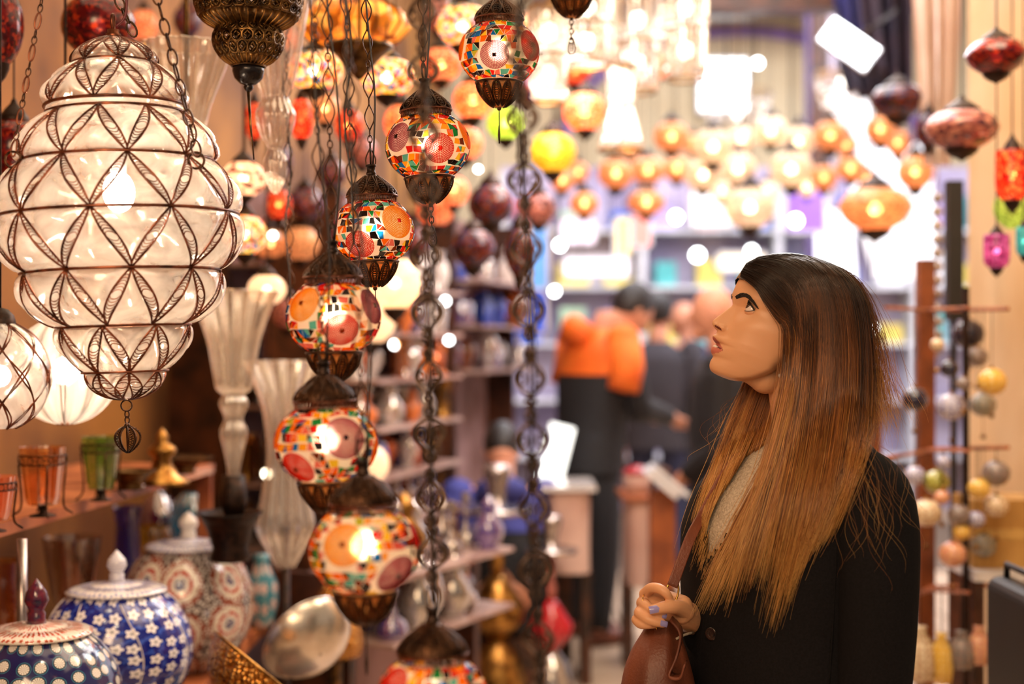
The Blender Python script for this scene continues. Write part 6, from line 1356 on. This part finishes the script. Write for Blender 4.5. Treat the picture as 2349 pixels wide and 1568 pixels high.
        for q in (-1, 1):
            a = sh + Vector((0, q * .20 * bulk, 0)) * s; y_.sph(a, .083 * s, 12, 8); y_.tube([a, a + Vector((0, q * .035, -.12)) * s, a + Vector((-.03, q * .05, -.22)) * s], [.083 * s, .078 * s, .073 * s], 12)
        y_.obj('jacket_yoke', jacket2, t)
        hd = MB(); hd.tube([sh + Vector((-.10, -.10, .02)) * s, sh + Vector((-.13, 0, .06)) * s, sh + Vector((-.10, .10, .02)) * s], [.05 * s, .07 * s, .05 * s], 10); hd.obj('hood', jacket2, t)
    if not bald:
        hb = MB(); hb.sph(hc + R @ Vector((-.022, 0, .026)) * s, .111 * s, 18, 12, (.96, .80, 1.06), R); hb.obj('hair', hair, t)
    return t
def h_(q, s, hip): return hip + Vector((0, q * .10, -.02)) * s
def at_floor(x, D): return Vector(((x - 1174.5) * D / FPX, D, 0))
blk = pbr('black_cloth', S(26, 23, 26), rough=.8); gry = pbr('charcoal_cloth', S(58, 54, 62), rough=.85); nav = pbr('navy_cloth', S(34, 40, 74), rough=.8); org = pbr('orange_cloth', S(250, 120, 30), S(238, 100, 22), rough=.75); jean = pbr('dark_jeans', S(34, 34, 40), rough=.8); blu = pbr('blue_cloth', S(66, 70, 150), rough=.8); bjean = pbr('blue_jeans', S(40, 60, 120), rough=.8)
figure('man in an orange and black hooded jacket, head bowed over his hands', at_floor(1348, 7.2), math.radians(28), 1.88, blk, jean, lean=.10, nod=.7, arm=((.34, 0, -.36), (.34, 0, -.36)), jacket2=org, bulk=1.12, drop=.07)
figure('man in a charcoal coat standing with his back turned, right of the orange jacket', at_floor(1508, 9.2), math.radians(70), 1.80, gry, nav, nod=.1, arm=((.04, 0, -.56), (.04, 0, -.56)), bulk=1.1)
figure('bald man in a dark blue jacket standing behind the charcoal coat', at_floor(1588, 10.5), math.radians(160), 1.78, nav, jean, bald=True, arm=((.1, 0, -.5), (.1, 0, -.5)))
figure('broad person in a black coat standing behind the woman\'s chin', at_floor(1668, 6.4), math.radians(165), 1.74, blk, bjean, arm=((.16, 0, -.48), (.16, 0, -.48)), bulk=1.25, bald=True)
figure('person in a blue and black jacket sitting low among the glassware', at_floor(1150, 6.1), math.radians(90), 1.7, blk, jean, lean=.5, nod=.9, arm=((.32, 0, -.3), (.32, 0, -.3)), jacket2=blu, sit=True)
m = MB(); m.box((0, 0, .14), (.34, .34, .28)); q = m.obj('stool', wooddark, smooth=False, loc=at_floor(1150, 6.1)); tag(q, 'dark low box stool under the sitting person in blue', 'stool')
# ================================================================== the glassware stall, mid distance
st_back = pbr('stall_back', S(176, 140, 140), S(110, 72, 60), rough=.7, scale=3)
ITEM = {}
def imesh(kind, mat):
    key = (kind, mat.name)
    if key in ITEM: return ITEM[key]
    L = {'perfume bottle': [(.0, 0), (.45, 0), (.5, .1), (.5, .5), (.3, .62), (.12, .68), (.12, .76), (.22, .8), (.2, .92), (.06, 1.0)],
         'tea glass': [(0, 0), (.5, 0), (.52, .05), (.25, .12), (.32, .3), (.26, .5), (.42, .9), (.44, 1.0)],
         'brass pot': [(0, 0), (.4, 0), (.36, .06), (.6, .25), (.62, .42), (.3, .62), (.24, .72), (.36, .78), (.22, .9), (.05, 1.0)],
         'candle glass': [(0, 0), (.4, 0), (.12, .1), (.1, .3), (.42, .45), (.5, .7), (.44, 1.0)],
         'glass ball': [(0, 0), (.25, 0), (.2, .08), (.55, .35), (.6, .6), (.42, .88), (.1, 1.0)],
         'water pipe': [(0, 0), (.45, 0), (.5, .08), (.42, .24), (.14, .34), (.16, .4), (.08, .44), (.08, .6), (.2, .64), (.08, .68), (.08, .8), (.34, .84), (.1, .88), (.2, .93), (.16, 1.0)],
         'sugar bowl': [(0, 0), (.4, 0), (.3, .1), (.62, .4), (.6, .62), (.4, .76), (.1, .84), (.14, .92), (.02, 1.0)]}[kind]
    m = MB(); m.lathe(L, 18, cap=False); ITEM[key] = m.mesh(kind.replace(' ', '_'), mat); return ITEM[key]
gm_ = {'clear': thin_glass('stall_clear_glass', (1, .97, .95), .3, (1, .95, .92), .35, .05), 'lavender': thin_glass('stall_lavender_glass', S(200, 190, 250), .5, S(190, 180, 245), .3, .05), 'amber': amber, 'cobalt': blueg, 'white': whiteg, 'brass': brass, 'dark brass': brassdark, 'silver': silver, 'red': thin_glass('stall_red_glass', S(220, 40, 40), .6, S(200, 30, 30), .2, .05), 'orange': pbr('orange_glaze', S(240, 130, 60), rough=.15, coat=.5), 'violet': thin_glass('stall_violet_glass', S(150, 110, 210), .55, S(130, 90, 200), .25, .05), 'blue': pbr('blue_glaze', S(50, 80, 180), rough=.12, coat=.5), 'copper': pbr('bright_copper', S(220, 130, 90), S(170, 90, 60), rough=.22, metal=.9)}
boardm = pbr('pale_shelf_board', S(190, 160, 150), S(140, 104, 92), rough=.3)
def rack(name, label, x0, x1, D0_, D1, rows, palette, kinds, seed, hmin, hmax, where, npr, back=.34):
    """shelves seen from pixel x0 (at D0_) to x1 (at D1), rows = shelf pixel heights at D0_"""
    a = at_floor(x0, D0_); b_ = at_floor(x1, D1); d = b_ - a; n_ = Vector((-d.y, d.x, 0)).normalized(); rr = random.Random(seed); t = thing(name, label, 'shelving', a)
    zt = CAMZ + (784 - rows[0]) * D0_ / FPX + back; m = MB(); m.box(((d.x) / 2 + n_.x * .32, d.y / 2 + n_.y * .32, zt / 2), (d.length, .03, zt), rz=math.atan2(d.y, d.x)); m.obj('backboard', st_back, t, smooth=False)
    for u in (0, 1): c_ = d * u + n_ * .3; m = MB(); m.box((c_.x, c_.y, zt / 2), (.035, .3, zt), rz=math.atan2(d.y, d.x)); m.obj('upright', wooddark, t, smooth=False)
    for ri, y in enumerate(rows):
        z = CAMZ + (784 - y) * D0_ / FPX; m = MB(); m.box((d.x / 2 + n_.x * .15, d.y / 2 + n_.y * .15, z - .007), (d.length, .30, .014), rz=math.atan2(d.y, d.x)); m.obj('shelf_board', boardm, t, smooth=False)
        n = npr; pal = palette[min(ri, len(palette) - 1)]; kd = kinds[min(ri, len(kinds) - 1)]
        for q in range(n):
            u = (q + .5 + rr.uniform(-.22, .22)) / n
            if min(abs(u - w_) for w_ in (0, 1)) * d.length < .05: u += .05 if u < .9 else -.06
            mc = rr.choice(pal); kk = rr.choice(kd); h = rr.uniform(hmin, hmax); p_ = a + d * u + n_ * rr.uniform(.06, .2); p_.z = z + .0005; w_ = h * rr.uniform(.38, .62)
            o_ = mobj(kk.replace(' ', '_'), imesh(kk, gm_[mc]), None, p_, scale=(w_, w_, h))
            tag(o_, f'{mc} {kk}, {NUM[q]} from left on {["top", "second", "third", "fourth", "fifth", "sixth"][ri]} shelf {where}', 'bottle' if 'bottle' in kk else 'glass' if 'glass' in kk else 'pot' if 'pot' in kk else 'water pipe' if 'pipe' in kk else 'bowl', 'glassware ' + where)
rack('display_rack', 'open shelving crowded with glass and brass, behind the two long chains', 868, 1062, 5.2, 6.1, [652, 762, 872, 985, 1100, 1220], [['clear', 'lavender', 'white', 'cobalt'], ['clear', 'amber', 'white', 'orange', 'lavender'], ['orange', 'clear', 'amber', 'brass', 'white', 'copper'], ['clear', 'dark brass', 'silver', 'orange', 'brass'], ['brass', 'copper', 'blue', 'violet', 'clear', 'dark brass'], ['brass', 'copper', 'violet', 'clear', 'red']],
     [['perfume bottle', 'tea glass', 'glass ball'], ['perfume bottle', 'glass ball', 'sugar bowl'], ['tea glass', 'sugar bowl', 'brass pot'], ['candle glass', 'tea glass', 'brass pot'], ['brass pot', 'perfume bottle', 'sugar bowl'], ['brass pot', 'water pipe', 'candle glass']], 3, .13, .175, 'of the crowded rack', 15)
rack('display_rack', 'second rack of coloured bottles left of the orange jacket man', 1112, 1238, 7.0, 8.0, [640, 745, 850], [['lavender', 'clear', 'blue', 'white'], ['amber', 'violet', 'blue', 'orange'], ['violet', 'amber', 'clear']], [['perfume bottle', 'glass ball'], ['perfume bottle', 'sugar bowl', 'glass ball']], 5, .15, .22, 'of the farther rack', 6)
rack('display_rack', 'dark golden rack of glass behind the fifth and sixth lanterns', 600, 800, 5.6, 6.3, [600, 760, 930, 1110, 1260], [['amber', 'dark brass', 'red'], ['amber', 'clear', 'brass'], ['clear', 'amber', 'dark brass', 'orange'], ['brass', 'clear', 'amber']], [['glass ball', 'tea glass', 'sugar bowl'], ['brass pot', 'candle glass', 'tea glass']], 8, .13, .2, 'of the golden rack', 9)
rack('display_rack', 'low rack of brass pots and pipes at floor level, middle', 905, 1180, 4.3, 5.0, [1330, 1480], [['brass', 'copper', 'violet', 'cobalt', 'clear', 'silver'], ['copper', 'violet', 'dark brass', 'cobalt', 'clear']], [['brass pot', 'water pipe', 'perfume bottle'], ['water pipe', 'brass pot', 'glass ball']], 11, .16, .24, 'of the low rack', 12, .0)
def pipe(x, yb, D, h, label, body, stem, plate=True):
    k = D / FPX; zb_ = CAMZ + (784 - yb) * k; o = P(x, yb, D); H = h * k; t = thing('water_pipe', label, 'water pipe', o)
    m = MB(); m.lathe([(.10 * H, 0), (.115 * H, .02 * H), (.13 * H, .10 * H), (.09 * H, .22 * H), (.04 * H, .28 * H)], 24, cap=False); m.obj('glass_base', gm_['clear'] if body is not brass else brass, t)
    m = MB(); m.lathe([(.04 * H, .28 * H), (.11 * H, .36 * H), (.12 * H, .42 * H), (.05 * H, .52 * H), (.03 * H, .55 * H)], 24); m.obj('coloured_bulb', body, t)
    m = MB(); m.lathe([(.025 * H, .55 * H), (.03 * H, .62 * H), (.018 * H, .64 * H), (.02 * H, .78 * H)], 14); m.obj('stem', stem, t)
    m = MB(); m.lathe([(.02 * H, .78 * H), (.14 * H, .80 * H), (.15 * H, .82 * H), (.03 * H, .81 * H), (.04 * H, .90 * H), (.06 * H, .97 * H), (.05 * H, 1.0 * H)], 24); m.obj('plate_and_bowl', silver, t)
    return t
pipe(1264, 784 + CAMZ * FPX / 6.0, 6.0, 430, 'tall water pipe with red bulb and silver plate standing on the floor', pbr('ruby_glaze', S(200, 24, 40), rough=.1, coat=.6), pbr('pink_stem', S(190, 110, 100), rough=.3))
pipe(1140, 784 + CAMZ * FPX / 5.9, 5.9, 560, 'tall brass water pipe with pointed lid beside the sitting person', brass, brass)
# ---- stands with things between the men
cloth = pbr('pinkish_cloth', S(220, 184, 168), S(196, 154, 138), rough=.85, scale=3); lth = pbr('tan_leather', S(170, 92, 44), S(120, 60, 28), rough=.5)
def draped(x, y0, y1, w, D, label, top, mat):
    k = D / FPX; o = P(x, y1, D); t = thing('draped_table', label, 'table', o); H = (y1 - y0) * k; V = []
    for u in np.linspace(0, 1, 10): V.append([tuple(Vector(((w / 2 * k) * (1 + .06 * math.sin(6 * a) * (1 - u)) * math.copysign(abs(math.cos(a)) ** .5, math.cos(a)), .2 * math.copysign(abs(math.sin(a)) ** .5, math.sin(a)), H * u))) for a in np.arange(40) * PI / 20])
    m = MB(); m.grid(V, closed_v=True); m.add(V[-1], [tuple(range(40))]); m.obj('cloth', mat, t)
    m = MB(); m.box((0, 0, H + .012), (w * k + .04, .44, .02)); m.obj('table_top', top, t, smooth=False)
    o.z -= 0; m = MB()
    for sx in (-1, 1): m.box((sx * w * k * .4, 0, -o.z / 2 + .01), (.04, .3, o.z))
    m.obj('leg', wooddark, t, smooth=False); return t
draped(1300, 1116, 1300, 104, 6.4, 'small table with pinkish cloth left of the orange jacket man', whiteg, cloth); draped(1470, 1140, 1330, 80, 6.7, 'narrow pedestal with pale pink cloth right of the orange jacket man\'s legs', lth, cloth)
o = P(1518, 1342, 6.0); t = thing('leather_satchel', 'tall brown leather bag hanging beside the pale pedestal', 'bag', o); k = 6.0 / FPX; m = MB(); m.box((0, 0, 110 * k), (56 * k, .12, 220 * k)); m.obj('bag_body', lth, t, smooth=False); m = MB(); m.tube(catmull([(-20 * k, 0, 218 * k), (-16 * k, 0, 262 * k), (16 * k, 0, 262 * k), (20 * k, 0, 218 * k)], 14), .012, 6); m.obj('strap', wooddark, t)
m = MB(); m.box((0, 0, -o.z / 2), (60 * k, .2, o.z)); m.obj('stand', wooddark, t, smooth=False)
t = thing('glowing_white_box', 'glowing white display box left of the orange jacket man\'s hip', 'box', P(1275, 1105, 6.8)); k = 6.8 / FPX; m = MB(); m.box((0, 0, 66 * k), (56 * k, .12, 130 * k), rot=Matrix.Rotation(.25, 3, 'Y')); m.obj('box_glow', glow('white_box_glow', (.95, 1, .97), 1.6), t, smooth=False); zf = P(1275, 1105, 6.8).z; m = MB(); m.box((0, 0, -zf / 2), (70 * k, .2, zf)); m.obj('stand', wooddark, t, smooth=False)  # a white box under a spot, its brightness put in as emission
t = thing('paper_stack', 'bright white folded leaflet lying on the leather bag stand', 'paper', P(1535, 1100, 5.95), (0, .7, 0)); k = 6.6 / FPX; m = MB(); m.box((0, 0, .0), (90 * k, .2, .02)); m.obj('leaflet', white, t, smooth=False); m = MB(); m.box((-.02, 0, -.03), (80 * k, .18, .03)); m.obj('under_leaflet', white, t, smooth=False)
t = thing('slipper_pair', 'pinkish tin with glinting lid on the pale pedestal', 'tin', P(1462, 1132, 6.7)); k = 6.7 / FPX; m = MB(); m.lathe([(30 * k, 0), (32 * k, 44 * k), (26 * k, 50 * k)], 20); m.obj('tin_body', cloth, t); m = MB(); m.lathe([(33 * k, 44 * k), (33 * k, 56 * k), (4 * k, 66 * k)], 20); m.obj('lid', pbr('red_lid', S(200, 60, 70), rough=.2, coat=.5), t); t.name = 'round_tin'
# ================================================================== right hand side: hanging baubles on a rack
BD = 4.0; wire_ = darkbronze
postm = pbr('brown_post_wood', S(150, 82, 44), S(100, 52, 28), rough=.4)
t = thing('bauble_rack', 'brown wooden posts and rails that the painted baubles hang from', 'rack', at_floor(2130, 4.5))
for x in (2122, 2000): m = MB(); c_ = at_floor(x, 4.5) - at_floor(2130, 4.5); m.box((c_.x, c_.y, (.89 if x == 2122 else .72)), (.05, .05, 1.78 if x == 2122 else 1.44)); m.obj('post', postm, t, smooth=False)
m = MB(); c_ = at_floor(2215, 4.15) - at_floor(2130, 4.5); m.box((c_.x, -.35, .84), (.016, .016, 1.68)); m.obj('post', darkbronze, t, smooth=False)
for y, y_2 in ((712, -.5), (1030, -.5), (1345, -.5)):
    a = P(2122, y, 4.5) - at_floor(2130, 4.5); b_ = P(2312, y - 4, 4.0) - at_floor(2130, 4.5); m = MB(); m.tube([a, b_], .007, 6); m.tube([a + Vector((-.02, -.06, 0)), b_ + Vector((-.15, -.12, 0))], .006, 6); m.tube([a + (b_ - a) * .15, a + (b_ - a) * .15 + Vector((-.25, -.35, 0))], .006, 6); m.obj('rail', wood, t, smooth=False)
BAUB = {'navy': pbr('navy_glaze', S(24, 22, 52), rough=.06, coat=.8), 'yellow': pattern('yellow_bauble', 'flowers', S(236, 186, 70), [S(250, 220, 140), S(200, 120, 40), S(226, 170, 60)], (2, 60)), 'teal flowered': pattern('teal_bauble', 'mandala', S(60, 100, 100), [S(200, 120, 60), S(90, 140, 130), S(60, 100, 110), S(180, 150, 90), S(50, 80, 90)], (1.5, 50)), 'white and blue': pattern('blue_white_bauble', 'flowers', S(210, 205, 220), [S(80, 100, 180), S(220, 120, 80), S(190, 190, 215)], (2, 60)),
        'green': pattern('green_bauble', 'flowers', S(160, 160, 60), [S(210, 200, 110), S(110, 130, 50), S(150, 150, 60)], (2, 60)), 'orange red': pattern('orange_bauble', 'mandala', S(220, 120, 70), [S(240, 180, 80), S(210, 80, 80), S(230, 130, 60), S(240, 200, 120), S(200, 90, 70)], (1.4, 50)), 'dark patterned': pattern('dark_bauble', 'mandala', S(60, 44, 50), [S(140, 100, 80), S(60, 50, 90), S(150, 90, 60), S(90, 70, 60), S(50, 36, 44)], (1.5, 50)), 'cream': pattern('cream_bauble', 'flowers', S(232, 214, 180), [S(190, 130, 100), S(120, 150, 110), S(226, 206, 172)], (2, 60))}
BL_ = [(2222, 765, 36, 'navy', 'topmost'), (2178, 845, 22, 'navy', 'small, below the topmost'), (2098, 915, 30, 'navy', 'left, beside the blown hair tips'), (2240, 818, 26, 'dark patterned', 'right of the small navy one'), (2275, 875, 34, 'yellow', 'on the right'), (2255, 928, 30, 'teal flowered', 'right of the white and blue one'), (2210, 880, 18, 'dark patterned', 'between navy and yellow ones'), (2182, 932, 34, 'white and blue', 'in the upper tier, centre'), (2150, 790, 16, 'cream', 'in the upper tier, left'),
       (2148, 1105, 30, 'green', 'in the middle tier, left'), (2098, 1090, 24, 'white and blue', 'by the coat shoulder'), (2245, 1120, 26, 'yellow', 'in the middle tier, right'), (2285, 1085, 32, 'dark patterned', 'top shaped, middle tier far right'), (2125, 1175, 34, 'cream', 'lit, touching the coat sleeve outline'), (2200, 1180, 26, 'dark patterned', 'in the middle tier, centre'), (2285, 1160, 28, 'cream', 'in the middle tier, far right'), (2256, 1250, 30, 'teal flowered', 'low on the right'), (2185, 1270, 32, 'orange red', 'low in the centre'), (2205, 1220, 20, 'yellow', 'just above the orange red one'), (2240, 1190, 20, 'white and blue', 'between cream and dark ones'), (2165, 1060, 16, 'white and blue', 'tiny, top of the middle tier'), (2160, 1140, 18, 'orange red', 'under the green one')]
for x, y, r, c_, h in BL_:
    D = 4.05 + ((x * 7 + y) % 5) * .05; k = D / FPX; o = P(x, y, D); t = thing('bauble', f'{c_} glazed hanging bauble, {h}', 'ornament', o, group='painted baubles hanging on the right'); m = MB(); m.sph((0, 0, 0), r * k, 20, 14, (1, 1, .92)); m.obj('ball', BAUB[c_], t)
    m = MB(); m.lathe([(.006, r * k * .86), (.007, r * k * 1.02), (.002, r * k * 1.1)], 8); m.obj('cap', brass, t)
    rl = 712 if y < 1000 else 1030; topz = P(x, rl, D).z; m = MB(); m.tube([(0, 0, r * k), (0, 0, topz - o.z)], .0012, 4); m.obj('string', wire_, t)
    m = MB(); m.tube([(0, 0, -r * k), (0, 0, -r * k - .05)], .0012, 4); m.sph((0, 0, -r * k - .055), .008, 8, 6); m.obj('bead', brass, t)
# hanging tassels and pouches at the lower right
for q, (x, y, w, h, c_, lb) in enumerate(((2110, 1500, 34, 130, 'cream', 'cream embroidered pouch beside the black coat sleeve'), (2160, 1510, 26, 120, 'yellow', 'ochre patterned pouch at the lower right'), (2205, 1490, 30, 90, 'dark patterned', 'dark embroidered pouch at the lower right'), (2245, 1480, 26, 90, 'orange red', 'red and gold pouch at the lower right'), (2290, 1510, 24, 110, 'cream', 'pale pouch next to the black suitcase'))):
    D = 3.9; k = D / FPX; o = P(x, y, D); t = thing('pouch', lb, 'pouch', o, group='pouches hanging under the baubles'); m = MB(); m.lathe([(.1 * w * k, -h * k / 2), (.85 * w * k, -h * k * .45), (w * k, -h * k * .2), (.8 * w * k, h * k * .2), (.35 * w * k, h * k * .42), (.5 * w * k, h * k * .5)], 24, flute=.08, nf=8); m.obj('pouch_body', BAUB[c_], t); m = MB(); m.tube([(0, 0, h * k / 2), (0, 0, P(x, 1345, D).z - o.z)], .002, 4); m.obj('cord', wire_, t)
# black pole, boxes and case by the right wall
m = MB(); c_ = P(2188, 575, 4.7); m.box((c_.x, c_.y, c_.z), (.05, .05, .46)).tube([(c_.x, c_.y, 0), (c_.x, c_.y, c_.z)], .012, 8); q = m.obj('loudspeaker', black, smooth=False); tag(q, 'tall narrow black loudspeaker column left of the right wall', 'loudspeaker')
m = MB(); c_ = P(2150, 600, 4.9); 
for z in np.linspace(-.30, .22, 12): m.sph((c_.x, c_.y, c_.z + z), .02, 8, 6)
m.tube([(c_.x, c_.y, 2.7), (c_.x, c_.y, c_.z - .3)], .003, 5); q = m.obj('bead_string', silver); tag(q, 'string of silvery beads left of the black loudspeaker', 'beads')
card = pbr('cardboard', S(206, 160, 90), S(180, 134, 70), rough=.8); zc = P(2320, 1285, 4.3).z
t = thing('cardboard_box', 'cardboard box on a white table at the right edge', 'box', Vector((P(2325, 1285, 4.1).x, 4.25, zc))); m = MB(); m.box((0, 0, .10), (.2, .2, .20)); m.obj('carton', card, t, smooth=False); m = MB(); m.box((0, -.101, .10), (.2, .002, .03)); m.obj('tape', pbr('brown_tape', S(226, 184, 110), rough=.3), t, smooth=False)
t = thing('side_table', 'white topped side table under the cardboard box', 'table', Vector((P(2325, 1290, 4.1).x, 4.25, zc - .0005))); m = MB(); m.box((0, 0, -.015), (.22, .3, .03)); m.obj('table_top', white, t, smooth=False); m = MB()
for sx in (-1, 1): m = MB(); m.box((sx * .09, 0, -.03 - (zc - .03) / 2), (.03, .25, zc - .031)); m.obj('leg', wooddark, t, smooth=False)
t = thing('suitcase', 'upright black hard suitcase at the bottom right corner', 'suitcase', Vector((P(2345, 1300, 3.2).x, 3.2, 0))); zt_ = P(2345, 1310, 3.2).z; m = MB(); m.box((0, 0, zt_ / 2), (.075 * 1.0, .3, zt_ - .06)); q = m.obj('shell', black, t, smooth=False); bv = q.modifiers.new('b', 'BEVEL'); bv.width = .03; bv.segments = 4; m = MB(); m.tube([(0, -.1, zt_ - .04), (0, -.1, zt_ + .0), (0, .1, zt_ + .0), (0, .1, zt_ - .04)], .008, 6); m.obj('handle', black, t)
for sy in (-.1, .1): m = MB(); m.sph((0, sy, .022), .022, 10, 8); m.obj('wheel', black, t)
# area lights without fixtures; the rack one is added to brighten its shelves
lamp_area('rack_fill_light', (.15, 4.9, 2.5), (-.25, 5.7, 1.0), .5, 24, (1, .88, .84), 1.4)
lamp_area('table_area_light', (-.5, 3.0, 1.9), (-1.0, 3.4, .8), .4, 5, (1, .74, .5), 1.0)
# pillar and dark canopies high on the right of the hall
m = MB(); c_ = P(1861, 60, 11.6); m.box((c_.x, c_.y, 3.0), (.09, .12, 5.98)); struct(m.obj('trim_5', pbr('dusky_purple_paint', S(96, 78, 124), rough=.7), smooth=False))
m = MB(); c_ = P(1893, 60, 11.9); m.box((c_.x, c_.y, 3.0), (.16, .16, 5.98)); struct(m.obj('trim_6', pbr('lavender_plaster', S(206, 192, 208), rough=.8), smooth=False))
canvas = pbr('dark_canvas', S(66, 44, 56), S(30, 24, 44), rough=.8, scale=5); canvas2 = pbr('deep_blue_canvas', S(36, 38, 120), S(40, 30, 50), rough=.8, scale=4)
for q, (x0, x1, y0, y1, D, mt, lb) in enumerate(((1925, 2000, -60, 85, 7.4, canvas2, 'dark blue folded canopy above the tilted floodlight'), (1985, 2105, -60, 190, 7.0, canvas, 'dark brown folded canopy right of the tilted floodlight'), (1935, 2040, 120, 215, 7.8, canvas, 'small dark canopy fold just under the tilted floodlight'))):
    k = D / FPX; o = P((x0 + x1) / 2, y1, D); t = thing('canopy', lb, 'canopy', o); w = (x1 - x0) * k; H = (y1 - y0) * k; V = []
    for u in np.linspace(0, 1, 12): V.append([tuple(((s_ - .5) * w * (.75 + .25 * u + .05 * math.sin(9 * s_)), .08 * math.sin(s_ * 19) + .12 * u, H * u + .10 * H * math.sin(s_ * 5 + q) * (1 - u))) for s_ in np.linspace(0, 1, 36)])
    m = MB(); m.grid(V); a = m.obj('cloth', mt, t); md = a.modifiers.new('t', 'SOLIDIFY'); md.thickness = .01
    m = MB(); m.tube([(-w / 2, .12, H), (w / 2, .12, H)], .015, 6); m.tube([(0, .12, H), (0, .12, 5.99 - o.z)], .008, 5); m.obj('rod', darkbronze, t)
# pale pink drape beside the right hand wall
o = P(2150, 380, 5.3); k = 5.3 / FPX; t = thing('drape', 'pale pinkish cloth drape hanging left of the rosy brown lantern', 'cloth', o); V = []
for u in np.linspace(0, 1, 12): V.append([tuple((((s_ - .5) * (60 + 50 * u)) * k, .03 * math.sin(s_ * 22 + u), 430 * k * u)) for s_ in np.linspace(0, 1, 30)])
m = MB(); m.grid(V); m.obj('cloth', pbr('pale_pink_cloth', S(244, 216, 198), S(226, 192, 172), rough=.85, scale=3), t); m = MB(); m.tube([(-60 * k, 0, 430 * k), (60 * k, 0, 430 * k)], .012, 6); m.tube([(0, 0, 430 * k), (0, 0, 5.99 - o.z)], .006, 5); m.obj('rod', darkbronze, t)
